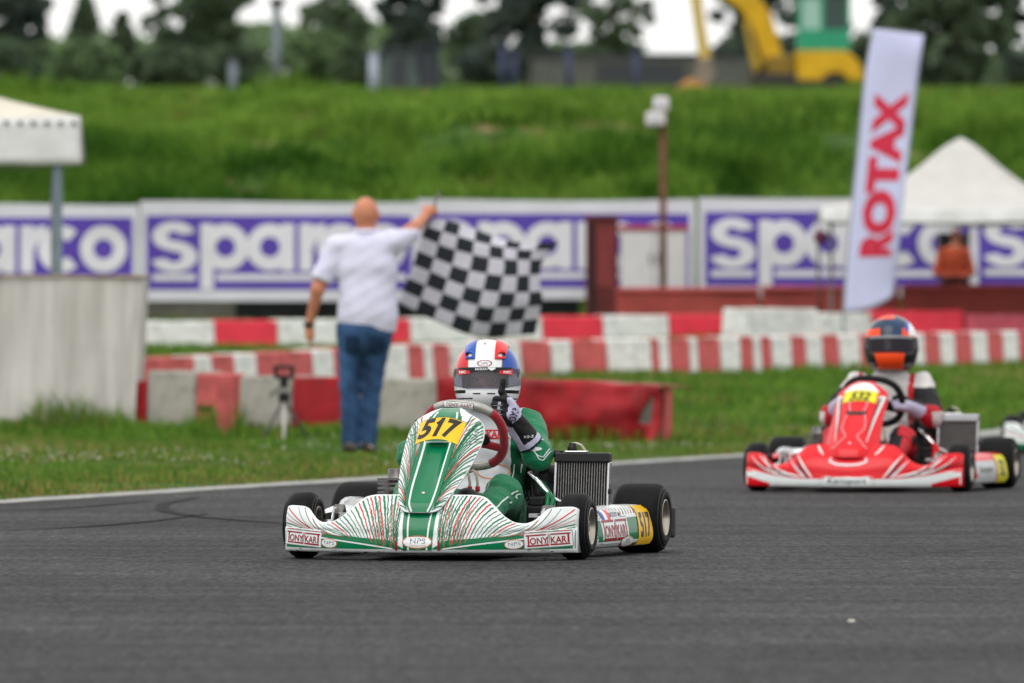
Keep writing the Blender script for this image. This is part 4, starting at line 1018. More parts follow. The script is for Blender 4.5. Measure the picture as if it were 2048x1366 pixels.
def livery_red(pf, pn, pp):
    for sg in (1, -1):
        pf.put(grid2d(lambda a, b: (sg * a * 0.585, 0.034 + (0.036 + 0.010 * a + 0.075 * max(0, a - 0.45) ** 1.3) * b + 0.035 * max(0, a - 0.70)), 40, 5), WHT)
        pf.put(grid2d(lambda a, b: (sg * (0.44 + 0.148 * a), 0.036 + (0.012 + 0.04 * a) * b), 10, 4), KRD, 0.0021)
        for i, (a, b, c_, m_, wd) in enumerate([((0.24, 0.085), (0.36, 0.09), (0.425, 0.150), WHT, 9), ((0.30, 0.086), (0.42, 0.095), (0.46, 0.170), BLK, 8), ((0.33, 0.088), (0.44, 0.10), (0.485, 0.195), SIL, 9), ((0.36, 0.09), (0.49, 0.115), (0.555, 0.190), WHT, 7), ((0.42, 0.10), (0.52, 0.13), (0.585, 0.165), BLK, 7),
                ((0.19, 0.075), (0.235, 0.13), (0.285, 0.20), WHT, 10), ((0.21, 0.075), (0.25, 0.12), (0.30, 0.19), BLK, 9), ((0.225, 0.075), (0.27, 0.11), (0.32, 0.17), SIL, 12), ((0.14, 0.20), (0.17, 0.23), (0.18, 0.252), WHT, 9), ((0.43, 0.135), (0.48, 0.16), (0.51, 0.2), WHT, 4)]):
            p = [((1 - t) ** 2 * a[0] + 2 * t * (1 - t) * b[0] + t * t * c_[0], (1 - t) ** 2 * a[1] + 2 * t * (1 - t) * b[1] + t * t * c_[1]) for t in np.linspace(0, 1, 22)]
            pf.put(strip2d([(sg * x, z) for x, z in p], [wd / 1000 * (0.25 + 0.9 * math.sin(math.pi * min(0.95, k / 22 + 0.05))) for k in range(22)]), m_, 0.0026)
        pf.put(strip2d([(sg * x, z) for x, z in ((0.13, 0.040), (0.150, 0.05), (0.135, 0.085), (0.10, 0.088))], 0.003), SIL, 0.0028)
        pf.put(strip2d([(sg * x, z) for x, z in ((0.095, 0.185), (0.10, 0.165), (0.06, 0.150), (0.0, 0.146))], 0.009), SIL, 0.0028)
        # steering fairing lines
        for pts, wd in (([(0.035, 0.50), (0.05, 0.47), (0.035, 0.43), (0.055, 0.40)], 0.004), ([(0.055, 0.40), (0.062, 0.34), (0.03, 0.30), (0.09, 0.235)], 0.003)):
            pn.put(strip2d([(sg * x, z) for x, z in pts], wd), SIL, 0.0025)
        pn.put(strip2d([(sg * (0.085 + 0.03 * t), 0.27 + 0.24 * t) for t in np.linspace(0, 1, 24)], [0.004 + 0.030 * t ** 2 for t in np.linspace(0, 1, 24)]), WHT, 0.0022)
        pn.put(strip2d([(sg * (0.078 + 0.03 * t), 0.30 + 0.20 * t) for t in np.linspace(0, 1, 24)], [0.003 + 0.008 * t for t in np.linspace(0, 1, 24)]), BLK, 0.0024)
    pf.g = 'sponsor_plate'
    pf.put(grid2d(lambda a, b: ((2 * a - 1) * (0.145 - 0.025 * b), 0.037 + 0.046 * b), 18, 4), WHT, 0.0030)
    pf.put(move2d(text2d('Kartsport', 0.044, 0.008, 0.15, 1.15, 0.02, 1.05), 0.0, 0.060), BLK, 0.0040)
    pn.put(grid2d(lambda a, b: ((2 * a - 1) * (0.10 - 0.035 * b), 0.545 - 0.018 * (2 * a - 1) ** 2 + 0.036 * b), 16, 6), WHT, 0.0025)
    pn.g = 'number_plate'
    pn.put(grid2d(lambda a, b: ((2 * a - 1) * 0.088, 0.487 - 0.014 * (2 * a - 1) ** 2 + 0.056 * b), 22, 8), LEM, 0.0036)
    t = text2d('532', 0.058, 0.03, 0.25, 1.25, 0.012, 1.0); pn.put(move2d(([(x, z - 0.014 * (x / 0.09) ** 2) for x, z in t[0]], t[1]), 0.0, 0.512), BLK, 0.005)
    pn.g = 'scoop_slot'
    pn.put(grid2d(lambda a, b: ((2 * a - 1) * (0.050 + 0.006 * b), 0.413 + 0.018 * b), 12, 4), BLK, 0.003)
    pp.put(rect2d(0.24, 0.040, 0.66, 0.066, 12, 3), WHT)
    pp.g = 'sponsor_plate'
    pp.put(rect2d(0.30, 0.062, 0.66, 0.158, 12, 5), SIL, 0.0025)
    pp.put(move2d(text2d('Kartsport', 0.052, 0.01, 0.1, 1.25, 0.02), 0.48, 0.108), BLK, 0.0036)
    pp.g = 'number_plate'
    pp.put(grid2d(lambda a, b: (0.68 + 0.19 * a, 0.040 + 0.145 * b), 8, 8), LEM, 0.003)
    pp.put(move2d(text2d('532', 0.115, 0.03, 0.0, 0.62, 0.02), 0.775, 0.115), BLK, 0.0042)

def livery_white(pf, pn, pp):
    for sg in (1, -1):
        pf.put(grid2d(lambda a, b: (sg * a * 0.585, 0.034 + (0.03 + 0.01 * a) * b), 40, 4), GRN)
        for i in range(4):
            pf.put(strip2d([(sg * (0.30 + 0.285 * t), 0.09 + 0.012 * i + 0.05 * t ** 2 * (i + 1) / 2) for t in np.linspace(0, 1, 20)], 0.004), [GRN, RED, DGR, GRN][i])
KART_YAW = R(13.5)
kart_green = make_kart('green', 'white and green racing kart with ragged stripes and yellow plate 517', (-0.285, 33.73, 0.006), KART_YAW)
kart_red = make_kart('red', 'red and white racing kart with yellow number plate following the green kart', (1.872, 46.0, 0.006), R(12.8))
kart_back = make_kart('white', 'racing kart cut off by the picture edge behind the red kart', (3.93, 57.6, 0.01), R(13))
# ------------------------------------------------------------------ people
S_green = mat('green_race_suit', (0.003, 0.165, 0.068), 0.55, var=0.15, scale=7, bump=0.6, bscale=22, sheen=0.1, bump_dist=0.03)
S_white = mat('white_race_suit', (0.62, 0.64, 0.67), 0.7, var=0.08, scale=9, bump=0.3, bscale=16, bump_dist=0.02)
S_dkgreen = mat('dark_green_race_suit', (0.002, 0.075, 0.03), 0.6, var=0.12, bump=0.25, bscale=18, bump_dist=0.02)
S_black = mat('black_race_suit', (0.012, 0.012, 0.014), 0.7, var=0.2, bump=0.3, bscale=18, bump_dist=0.02)
S_red = mat('red_race_suit', (0.50, 0.015, 0.025), 0.6, var=0.1, bump=0.3, bscale=18, bump_dist=0.02)
S_cream = mat('cream_race_suit', (0.56, 0.54, 0.53), 0.75, var=0.08, bump=0.35, bscale=14, bump_dist=0.02)
G_lav = mat('pale_glove_fabric', (0.50, 0.49, 0.66), 0.7, var=0.1, bump=0.3, bscale=60)
G_black = mat('black_glove_leather', (0.010, 0.010, 0.011), 0.6, var=0.2, bump=0.3, bscale=80)
G_grey = mat('grey_glove_pad', (0.30, 0.31, 0.34), 0.5)
SKIN = mat('skin', (0.48, 0.22, 0.14), 0.5, var=0.12, scale=12, bump=0.1, bscale=80)
SKIN_TAN = mat('sunburnt_skin', (0.50, 0.20, 0.12), 0.45, var=0.14, scale=9, bump=0.1, bscale=80)
EYE_W = mat('eye_white', (0.40, 0.36, 0.34), 0.3); EYE_D = mat('eye_iris', (0.03, 0.02, 0.015), 0.2)
H_white = mat('helmet_white', (0.76, 0.78, 0.79), 0.25, var=0.02, coat=0.7)
H_blue = mat('helmet_blue', (0.008, 0.07, 0.38), 0.2, var=0.05, coat=0.7)
H_red = mat('helmet_red', (0.66, 0.018, 0.02), 0.2, var=0.05, coat=0.7)
H_black = mat('helmet_black', (0.010, 0.011, 0.012), 0.15, coat=0.7)
H_orange = mat('helmet_orange', (0.88, 0.075, 0.012), 0.3, var=0.04)
H_teal = mat('helmet_teal', (0.006, 0.03, 0.075), 0.15, var=0.7, scale=14, coat=0.8)
H_lining = mat('helmet_lining', (0.02, 0.02, 0.02), 0.9)
H_gold = mat('helmet_gold_trim', (0.30, 0.19, 0.07), 0.4)
def visor_mat(name, tint, tr, base):
    m = bpy.data.materials.new(name); m.use_nodes = True; n = m.node_tree; n.nodes.clear()
    o_ = n.nodes.new('ShaderNodeOutputMaterial'); t = n.nodes.new('ShaderNodeBsdfTransparent'); t.inputs[0].default_value = (*tint, 1)
    g = n.nodes.new('ShaderNodeBsdfPrincipled'); g.inputs['Base Color'].default_value = (*base, 1); g.inputs['Roughness'].default_value = 0.10; g.inputs['Specular IOR Level'].default_value = 0.4 if base[0] > 0.05 else 0.2
    nz = n.nodes.new('ShaderNodeTexNoise'); nz.inputs['Scale'].default_value = 30; mr = n.nodes.new('ShaderNodeMapRange'); mr.inputs['To Min'].default_value = tr - 0.05; mr.inputs['To Max'].default_value = tr + 0.05
    n.links.new(nz.outputs['Fac'], mr.inputs['Value'])
    mx = n.nodes.new('ShaderNodeMixShader'); n.links.new(mr.outputs[0], mx.inputs[0])
    n.links.new(t.outputs[0], mx.inputs[1]); n.links.new(g.outputs[0], mx.inputs[2]); n.links.new(mx.outputs[0], o_.inputs[0])
    return m
V_smoke_haze = visor_mat('smoked_visor_painted_haze', (0.85, 0.85, 0.90), 0.30, (0.15, 0.15, 0.165))  # grey base colour stands in for reflection and haze over the tint
V_dark = visor_mat('dark_visor', (0.16, 0.13, 0.17), 0.6, (0.03, 0.025, 0.035))

def shell_d(P):
    d = smin(ell_d(P, (0, 0.012, 0.010), (0.131, 0.152, 0.121)), ell_d(P, (0, -0.052, -0.066), (0.104, 0.112, 0.072)), 0.055)
    d = smin(d, ell_d(P, (0, 0.02, -0.05), (0.124, 0.140, 0.09)), 0.04)
    return np.maximum(d, -0.128 - P[:, 2])
VZ0, VZ1 = -0.052, 0.028
def helmet(parent, loc, rz, kind, sc=1.0, rx=0.0):
    def outer(P):
        d = shell_d(P)
        return np.maximum(d, -box_d(P, (0, -0.14, -0.016), (0.094, 0.10, 0.031), 0.012))
    def cav(P): return np.maximum(outer(P), -ell_d(P, (0, 0.0, -0.03), (0.098, 0.122, 0.098)))
    if kind == 'tricolour':
        mats = [H_white, H_blue, H_red, H_gold, H_black]
        def idx(c_):
            x, y, z = c_[:, 0], c_[:, 1], c_[:, 2]; a = np.abs(x); i = np.zeros(len(c_), int)
            side = (a > 0.066) & (z > 0.006 + 0.25 * np.maximum(0, y)) & (y < 0.09)
            i = np.where(side, np.where(x < 0, 2, 1), i)
            i = np.where(side & (a < 0.070), 3, i)
            i = np.where((z < -0.098) & (a > 0.045) & (y < 0.02) & (z > -0.116), np.where(x < 0, 1, 2), i)
            i = np.where((z < -0.082) & (z > -0.088) & (a > 0.045), 4, i)
            i = np.where((z < -0.054) & (z > -0.066) & (a > 0.075) & (y < -0.01), 4, i)
            return i
    else:
        mats = [H_black, H_orange, H_teal, H_white, H_blue]
        def idx(c_):
            x, y, z = c_[:, 0], c_[:, 1], c_[:, 2]; a = np.abs(x); i = np.zeros(len(c_), int)
            i = np.where(z > 0.022, 2, i)
            i = np.where((z > 0.022) & (z < 0.062) & (a > 0.055), 1, i)
            i = np.where((z > 0.045) & (x > 0.070), 4, i); i = np.where((z > 0.03) & (x > 0.088), 3, i)
            i = np.where((z > 0.108) & (y < -0.005) & (x < 0.015), 1, i)
            i = np.where((z < -0.046) & (z > -0.127) & (x < 0.062 + 0.15 * (z + 0.1)) & (x > -0.07 - 0.3 * (z + 0.1)) & (y < -0.03), 1, i)
            return i
    hm = sdf_obj('helmet', cav, (-0.145, -0.18, -0.14), (0.145, 0.18, 0.14), 0.0042, mats, parent, idx)
    hm.location = loc; hm.rotation_euler = (rx, 0, rz); hm.scale = (sc, sc, sc * (1.11 if kind == 'tricolour' else 1.09))
    # visor: a thin curved shield over the eye port
    def vis(P):
        d = shell_d(P); a = np.abs(P[:, 0])
        reg = np.maximum(np.maximum(P[:, 2] - VZ1 + 0.10 * np.maximum(0, a - 0.1), VZ0 + 0.22 * np.maximum(0, a - 0.07) - P[:, 2]), P[:, 1] + 0.012)
        return np.maximum(np.maximum(d - 0.0050, -(d - 0.0012)), reg)
    sdf_obj('visor', vis, (-0.145, -0.18, -0.09), (0.145, 0.02, 0.03), 0.0030, V_smoke_haze if kind == 'tricolour' else V_dark, hm)
    b = bvh_of(hm); bs = BVHTree.FromPolygons(*[x.tolist() for x in nets(lambda P: shell_d(P) - 0.0052, (-0.15, -0.19, -0.14), (0.15, 0.19, 0.145), 0.006)])
    pr = Print(bs, (0, 0, 0), (1, 0, 0), (0, 0, 1), 0.6)
    if kind == 'tricolour':
        pr.put(grid2d(lambda a, c_: ((2 * a - 1) * 0.106, 0.027 - (0.014 + 0.014 * abs(2 * a - 1) ** 2) * c_), 30, 4), 0, 0.0006)
        for sg in (-1, 1): pr.put(grid2d(lambda a, c_: (sg * (0.058 + 0.050 * a), 0.024 - 0.010 * (1 - a) - 0.020 * c_ - 0.004 * a + 0.010 * (1 - a) * c_), 10, 4), 1, 0.0012)
        for sg in (-1, 1): pr.put(move2d(text2d('RMC', 0.013, 0.02, 0.0, 1.1, 0.02), sg * 0.089, 0.010), 2, 0.0018)
        pr.put(move2d(text2d('BAHRAIN', 0.011, 0.02, 0.0, 1.05, 0.02), -0.012, 0.020), 2, 0.0018)
        pr.put(grid2d(lambda a, c_: (0.014 + 0.03 * a, 0.026 - 0.012 * c_ * (1 - abs(2 * a - 1) * 0.6)), 8, 3), 2, 0.0015)
        pr.put(disc2d(0, 0.043, 0.031, 0.0120, 0.86), 3, -0.003); pr.put(move2d(text2d('NPS', 0.013, 0.0, 0, 1.3, 0.02), 0, 0.043), 4, -0.003)
        for sg in (-1, 1): pr.put(rect2d(sg * 0.030 - 0.016, -0.070, sg * 0.030 + 0.016, -0.0660, 6, 2), 0, -0.003)
    else:
        pr.put(grid2d(lambda a, c_: ((2 * a - 1) * 0.108, 0.027 - 0.012 * c_), 30, 3), 4, 0.0006)
    pr.build('visor_strip', [mat('visor_strip_black', (0.012, 0.012, 0.013), 0.25), P_red, P_white, P_maroon, P_grey], hm)
    if kind == 'tricolour':
        for sg, m_ in ((-1, H_blue), (1, H_red)):       # raised air vents
            def vent(P):
                d = shell_d(P); x = P[:, 0] * sg
                reg = np.maximum(np.maximum(0.037 - x, x - 0.088 + 0.25 * np.maximum(0, 0.085 - P[:, 2])), np.maximum(0.056 - P[:, 2], np.maximum(P[:, 1] - 0.07, -0.14 - P[:, 1])))
                slot = box_d(np.stack([x, P[:, 1], P[:, 2]], 1), (0.066, -0.115, 0.073), (0.013, 0.04, 0.006), 0.003)
                bump_ = 0.007 + 0.007 * np.exp(-((x - 0.066) / 0.012) ** 2 - ((P[:, 2] - 0.088) / 0.012) ** 2)
                return np.maximum(np.maximum(np.maximum(d - bump_, -(d + 0.004)), reg + 0.002), -slot)
            sdf_obj('air_vent', vent, (0.03, -0.16, 0.045) if sg > 0 else (-0.10, -0.16, 0.045), (0.10, 0.09, 0.15) if sg > 0 else (-0.03, 0.09, 0.15), 0.0034, m_, hm)
        MB().lathe([(0, 0.0), (0, 0.006), (0.003, 0.005), (0.004, 0)], 12, 0, Matrix.Translation((-0.004, -0.070, 0.116)) @ Matrix.Rotation(0.5, 4, 'X'), 'Z', False).build('rivet', M_steel, hm)
    for sg in (-1, 1):
        MB().lathe([(0, 0.0), (0.0, 0.017), (0.006, 0.016), (0.009, 0.010), (0.009, 0.0)], 18, 0, Matrix.Translation((sg * 0.1215, -0.03, 0.006)) @ Matrix.Rotation(0 if sg > 0 else math.pi, 4, 'Z'), 'X', False).build('visor_pivot', M_blackpl, hm)
        MB().lathe([(0, 0.0), (0.0, 0.011), (0.006, 0.010), (0.009, 0.0)], 14, 0, Matrix.Translation((sg * 0.104, -0.075, -0.060)) @ Matrix.Rotation(-0.5 if sg > 0 else math.pi + 0.5, 4, 'Z'), 'X', False).build('chin_vent', M_blackpl, hm)
    # face behind the visor
    fc = lambda P: smin(smin(ell_d(P, (0, 0.0, -0.020), (0.074, 0.092, 0.10)), seg_d(P, (0, -0.088, -0.020), (0, -0.103, -0.047), 0.008, 0.012), 0.02), ell_d(P, (0, -0.082, -0.001), (0.055, 0.014, 0.010)), 0.015)
    sdf_obj('face', fc, (-0.09, -0.13, -0.13), (0.09, 0.1, 0.075), 0.006, SKIN, hm)
    for sg in (-1, 1):
        e = MB(); e.lathe([(-0.011, 0.0), (-0.008, 0.008), (0, 0.0115), (0.008, 0.008), (0.011, 0)], 14, 0, Matrix.Translation((sg * 0.031, -0.083, -0.017)), 'Z', False)
        e.lathe([(0, 0.0), (0.002, 0.004), (0.003, 0.005)], 10, 1, Matrix.Translation((sg * 0.031, -0.0972, -0.017)) @ Matrix.Rotation(R(90), 4, 'X'), 'Z', False)
        e.build('eye', [EYE_W, EYE_D], hm)
    return hm

def fist(P, W, A, T, B, thumb_up=True, sc=1.0):
    """hand: W wrist, A axis along the hand, T towards the thumb side, B direction the fingers curl away from the back"""
    W, A, T, B = [np.array(v, float) for v in (W, A, T, B)]
    q = lambda a, t, b: W + (A * a + T * t + B * b) * sc
    d = seg_d(P, q(0.0, 0, 0), q(0.035, 0.0, 0.0), 0.030 * sc, 0.034 * sc)
    pm = np.minimum(seg_d(P, q(0.035, 0.024, 0.002), q(0.075, 0.028, 0.0), 0.017 * sc, 0.015 * sc), seg_d(P, q(0.035, -0.022, 0.002), q(0.070, -0.026, 0.0), 0.016 * sc, 0.014 * sc))
    d = smin(d, pm, 0.02 * sc); d = smin(d, seg_d(P, q(0.05, -0.02, 0.004), q(0.05, 0.022, 0.004), 0.018 * sc, 0.018 * sc), 0.02 * sc)
    fingers = []
    for k, t in enumerate((0.030, 0.010, -0.010, -0.029)):
        L = (0.040, 0.044, 0.041, 0.033)[k] * sc; r_ = (0.0105, 0.011, 0.0105, 0.0095)[k] * sc
        m0 = q(0.074 - 0.003 * (k == 3), t, 0.0); p1 = m0 + A * L * 0.35 + B * L * 0.75; p2 = p1 - A * L * 0.72 + B * 0.012 * sc; p3 = p2 - A * L * 0.30 - B * L * 0.42
        f_ = np.minimum(np.minimum(seg_d(P, m0, p1, r_ * 1.1, r_), seg_d(P, p1, p2, r_, r_ * 0.95)), seg_d(P, p2, p3, r_ * 0.95, r_ * 0.85))
        fingers.append(f_)
    for f_ in fingers: d = smin(d, f_, 0.006 * sc)
    b0 = q(0.028, 0.030, 0.012)
    if thumb_up: p1 = q(0.055, 0.062, 0.020); p2 = q(0.060, 0.100, 0.014)
    else: p1 = q(0.060, 0.046, 0.030); p2 = q(0.055, 0.030, 0.052)
    th = smin(seg_d(P, b0, p1, 0.0145 * sc, 0.0115 * sc), seg_d(P, p1, p2, 0.0115 * sc, 0.0092 * sc), 0.006 * sc)
    return smin(d, th, 0.008 * sc), np.minimum.reduce(fingers), th

def norm(v): v = np.array(v, float); return v / np.linalg.norm(v)
def make_driver(kind, label, kart, yaw):
    root = thing('person', label, 'person', kart.location, -yaw)
    if kind == 'green':
        sh, el, wr = (0.168, 0.835, 0.515), (0.248, 0.640, 0.398), (0.166, 0.545, 0.545)
        hl, hz_, hy = (0.0, 0.80, 0.737), 0.0, 0.0
        rsh, rel, rwr = (-0.168, 0.835, 0.515), (-0.27, 0.62, 0.40), (-0.185, 0.455, 0.475)
    else:
        sh, el, wr = (0.190, 0.855, 0.575), (0.285, 0.640, 0.400), (0.190, 0.480, 0.455)
        rsh, rel, rwr = (-0.165, 0.855, 0.575), (-0.27, 0.64, 0.40), (-0.19, 0.475, 0.470)
    big = 1.0 if kind == 'green' else 1.08
    def wav(P):
        return 0.0040 * np.sin(48 * P[:, 0] + 31 * P[:, 2] + 20 * P[:, 1]) * np.sin(37 * P[:, 2] - 26 * P[:, 0] + 1.3) + 0.0028 * np.sin(90 * P[:, 2] + 60 * P[:, 1] + 25 * P[:, 0]) * np.sin(14 * P[:, 0] + 9 * P[:, 1])
    def body(P):
        t = ell_d(P, (0, 0.815, 0.395), (0.158 * big, 0.108, 0.185), 0.15)
        t = smin(t, ell_d(P, (0, 0.79, 0.235), (0.148 * big, 0.118, 0.12)), 0.08)
        t = smin(t, ell_d(P, (0, 0.76, 0.155), (0.168 * big, 0.15, 0.085)), 0.06)
        t = smin(t, seg_d(P, (-0.13, 0.835, 0.525), (0.13, 0.835, 0.525), 0.058, 0.058), 0.06)
        t = smin(t, seg_d(P, (0, 0.82, 0.52), (0, 0.805, 0.63), 0.070, 0.060) if kind == 'green' else seg_d(P, (0.02, 0.83, 0.56), (0.025, 0.81, 0.665), 0.125, 0.078), 0.06)
        for sx in (1, -1):
            hip, knee, ank = (sx * 0.095, 0.72, 0.155), (sx * 0.185, 0.30, 0.255 if kind == 'green' else 0.28), (sx * 0.16, -0.06, 0.115)
            t = smin(t, seg_d(P, hip, knee, 0.092, 0.070), 0.05)
            t = smin(t, seg_d(P, knee, ank, 0.066, 0.045), 0.025)
            t = smin(t, seg_d(P, ank, (sx * 0.165, -0.16, 0.155), 0.042, 0.030), 0.02)
        for a, b, c_ in ((sh, el, wr), (rsh, rel, rwr)):
            a, b, c_ = map(np.array, (a, b, c_))
            t = smin(t, seg_d(P, a, b, 0.062 * big, 0.060 * big), 0.035)
            t = smin(t, seg_d(P, b, b + (c_ - b) * 0.85, 0.058 * big, 0.036), 0.020)
        return t + wav(P)
    if kind == 'green':
        mats = [S_green, S_white, S_dkgreen, S_black]
        def idx(c_):
            x, y, z = c_[:, 0], c_[:, 1], c_[:, 2]; a = np.abs(x); i = np.zeros(len(c_), int)
            tor = (y > 0.66) & (z > 0.225)
            i = np.where(tor & (a > 0.105) & (z < 0.42), 2, i)
            i = np.where(tor & (a < 0.112) & (z < 0.60), 1, i)
            i = np.where(tor & (a < 0.145) & (z > 0.535), 1, i)
            i = np.where((z > 0.578) & (a < 0.09), 3, i)
            i = np.where((y < 0.02), 3, i)
            return i
    else:
        mats = [S_black, S_cream, S_red, S_black]
        def idx(c_):
            x, y, z = c_[:, 0], c_[:, 1], c_[:, 2]; a = np.abs(x); i = np.zeros(len(c_), int)
            tor = (y > 0.66)
            i = np.where(tor & (a < 0.135) & (z > 0.24), 1, i)
            i = np.where(tor & (a > 0.135) & (a < 0.158) & (z > 0.40), 2, i)
            i = np.where(tor & (a > 0.158) & (z > 0.555), 1, i)
            i = np.where((a > 0.17) & (z > 0.3) & (y < 0.61) & (z < 0.46), 2, i)
            i = np.where((a > 0.30) & (z < 0.42) & (z > 0.3), 1, i)
            i = np.where((y < 0.62) & (z < 0.36) & (a > 0.205) & (a < 0.245), 2, i)
            i = np.where((z > 0.655) & (a < 0.12), 3, i)
            return i
    bd = sdf_obj('body', body, (-0.40, -0.22, 0.03), (0.40, 1.0, 0.72), 0.0105, mats, root, idx)
    # gloves
    if kind == 'green':
        ax_ = norm(np.array(wr) - np.array(el))
        W = np.array(wr) + np.array((-0.004, -0.004, 0.030))
        A = norm((-0.12, -0.95, 0.16)); T = norm(np.array((0.0, 0.0, 1.0)) - A * np.dot(A, (0.0, 0.0, 1.0))); B = -np.cross(A, T)
        if B[0] > 0: B = -B
        cuff0 = np.array(el) + (np.array(wr) - np.array(el)) * 0.36
        def gl(P):
            h, f_, t_ = fist(P, W, A, T, B, True, 1.16)
            c_ = seg_d(P, cuff0, wr, 0.0545, 0.040)
            c_ = np.maximum(c_, -((P - cuff0) @ ax_) - 0.012)
            return smin(h, c_, 0.018) + 0.0012 * np.sin(120 * P[:, 2] + 70 * P[:, 0])
        def gi(c_):
            h, f_, t_ = fist(c_, W, A, T, B, True, 1.16)
            out_ = np.zeros(len(c_), int)
            s_ = (c_ - cuff0) @ ax_; side = (c_ - (cuff0 + s_[:, None] * ax_))
            out_ = np.where((s_ > 0.022) & (s_ < 0.125) & (side[:, 0] > 0.0), 1, out_)
            out_ = np.where(s_ < -0.001, 1, out_)
            out_ = np.where((side[:, 0] < -0.030) & (s_ < 0.13), 1, out_)
            out_ = np.where((f_ < 0.0035) | (t_ < 0.003) & (side[:, 0] > -1), 1, out_)
            hv = (c_ - W) @ B
            out_ = np.where(((c_ - W) @ A > 0.012) & (hv > -0.014), 1, out_)
            return out_
        gv = sdf_obj('glove', gl, (0.03, 0.34, 0.40), (0.30, 0.68, 0.74), 0.0038, [G_lav, G_black], root, gi)
        # seam piping and knuckle pads on the front of the fist
        b = bvh_of(gv); pr = Print(b, (0, 0, 0), (1, 0, 0), (0, 0, 1), 0.6)
        fc = W + A * 0.085 + np.array((-0.004, 0, 0))
        for k, (dx, dz) in enumerate(((0.012, 0.020), (0.010, 0.002), (0.012, -0.017))):
            pr.put(rect2d(fc[0] + dx - 0.030, fc[2] + dz - 0.006, fc[0] + dx - 0.019, fc[2] + dz + 0.006, 3, 3), 0, 0.0012)
            pr.put(strip2d([(fc[0] - 0.045, fc[2] + dz - 0.010), (fc[0] + 0.0, fc[2] + dz - 0.008)], 0.002), 0, 0.0012)
        c0 = cuff0 + ax_ * 0.035
        pr.put(move2d(text2d('KS-3', 0.014, 0.02, 0.1, 1.3, 0.02), c0[0] + 0.026, c0[2] - 0.003, R(5)), 1, 0.0016)
        t = text2d('OMP', 0.026, 0.02, 0, 1.0, 0.02); pr.put(move2d(t, W[0] + 0.022, W[2] - 0.012, R(72)), 2, 0.0016)
        pr.build('glove_print', [G_grey, P_white, P_black], gv)
        W2 = np.array(rwr); A2 = norm((0.35, -0.6, 0.25)); T2 = norm(np.array((0.3, 0.1, 0.9)) - A2 * np.dot(A2, (0.3, 0.1, 0.9))); B2 = np.cross(A2, T2) * -1
        if B2[1] > 0: B2 = -B2
    else:
        W2 = np.array(rwr); A2 = norm((0.35, -0.6, 0.25)); T2 = norm(np.array((0.3, 0.1, 0.9)) - A2 * np.dot(A2, (0.3, 0.1, 0.9))); B2 = norm((0.7, 0.5, 0.1)); B2 = norm(B2 - A2 * np.dot(A2, B2) - T2 * np.dot(T2, B2))
        W1 = np.array(wr); A1 = norm((-0.45, -0.62, 0.25)); T1 = norm(np.array((-0.3, 0.1, 0.9)) - A1 * np.dot(A1, (-0.3, 0.1, 0.9))); B1 = norm((-0.7, 0.5, 0.1)); B1 = norm(B1 - A1 * np.dot(A1, B1) - T1 * np.dot(T1, B1))
        e1 = np.array(el)
        def gl1(P):
            h, _, _ = fist(P, W1, A1, T1, B1, False, 1.05); c_ = seg_d(P, W1 + (e1 - W1) * 0.35, W1, 0.050, 0.036); return smin(h, c_, 0.02)
        sdf_obj('glove', gl1, tuple(W1 - 0.17), tuple(W1 + 0.17), 0.006, [G_lav, G_black], root, lambda c_: np.where(np.abs((c_ - W1) @ T1 + 0.02) > 0.028, 1, 0))
    e2 = np.array(rel)
    def gl2(P):
        h, _, _ = fist(P, W2, A2, T2, B2, False, 0.95); c_ = seg_d(P, W2 + (e2 - W2) * 0.45, W2, 0.048, 0.036); return smin(h, c_, 0.02)
    sdf_obj('glove', gl2, tuple(W2 - 0.18), tuple(W2 + 0.18), 0.006, [G_lav, G_black], root, lambda c_: np.where((c_ - W2) @ A2 > 0.03, 1, 0))
    # printed stripes and badges on the suit
    b = bvh_of(bd); pr = Print(b, (0, 0, 0), (1, 0, 0), (0, 0, 1), 1.2)
    mats = [P_white, P_red, P_orange, S_dkgreen, P_black, P_grey]
    if kind == 'green':
        for off in (0.0, 0.021):
            pr.put(strip2d([(0.172 + off, 0.560), (0.186 + off, 0.535), (0.190 + off, 0.500)], 0.0048), 0, 0.002)
            pr.put(strip2d([(0.213 + off * 0.6, 0.452 - off * 0.2), (0.236 + off * .5, 0.425 - off * .3), (0.262 + off * .2, 0.398 - off * .7), (0.281, 0.392 - off * 0.6), (0.300, 0.425 - off * .7), (0.318, 0.455 - off)], 0.0036), 0, 0.002)
            pr.put(strip2d([(0.205 + off * 0.9, 0.18), (0.218 + off * 0.9, 0.215), (0.238 + off * 0.6, 0.255 - off * .3), (0.262, 0.268 - off * 0.6)], 0.0044), 0, 0.002)
            pr.put(strip2d([(-0.205 - off * 0.9, 0.18), (-0.218 - off * 0.9, 0.215), (-0.238 - off * 0.6, 0.255 - off * .3)], 0.0044), 0, 0.002)
            pr.put(strip2d([(0.112 + off * 1.1, 0.25), (0.118 + off * 1.1, 0.31), (0.124 + off * 1.1, 0.36)], 0.0036), 0, 0.002)
        pr.put(grid2d(lambda a, c_: (0.095 + 0.060 * a + 0.004 * c_, 0.578 - 0.022 * a - 0.022 * c_), 10, 5), 2, 0.002)
        pr.put(move2d(text2d('OMP', 0.018, 0.02, 0, 1.0, 0.02), 0.128, 0.556, R(-20)), 0, 0.003)
        pr.put(move2d(text2d('TONY KART', 0.0145, 0.02, 0, 1.0, 0.02), 0.255, 0.468, R(-14)), 0, 0.003)
        pr.put(disc2d(0.250, 0.425, 0.026, 0.008), 0, 0.0022)
        pr.put(move2d(text2d('OMP', 0.034, 0.02, 0, 0.8, 0.02), 0.265, 0.226, R(-60)), 0, 0.003)
        for z in (0.462, 0.494): pr.put(rect2d(-0.09, z, 0.105, z + 0.005, 10, 1), 1, 0.002)
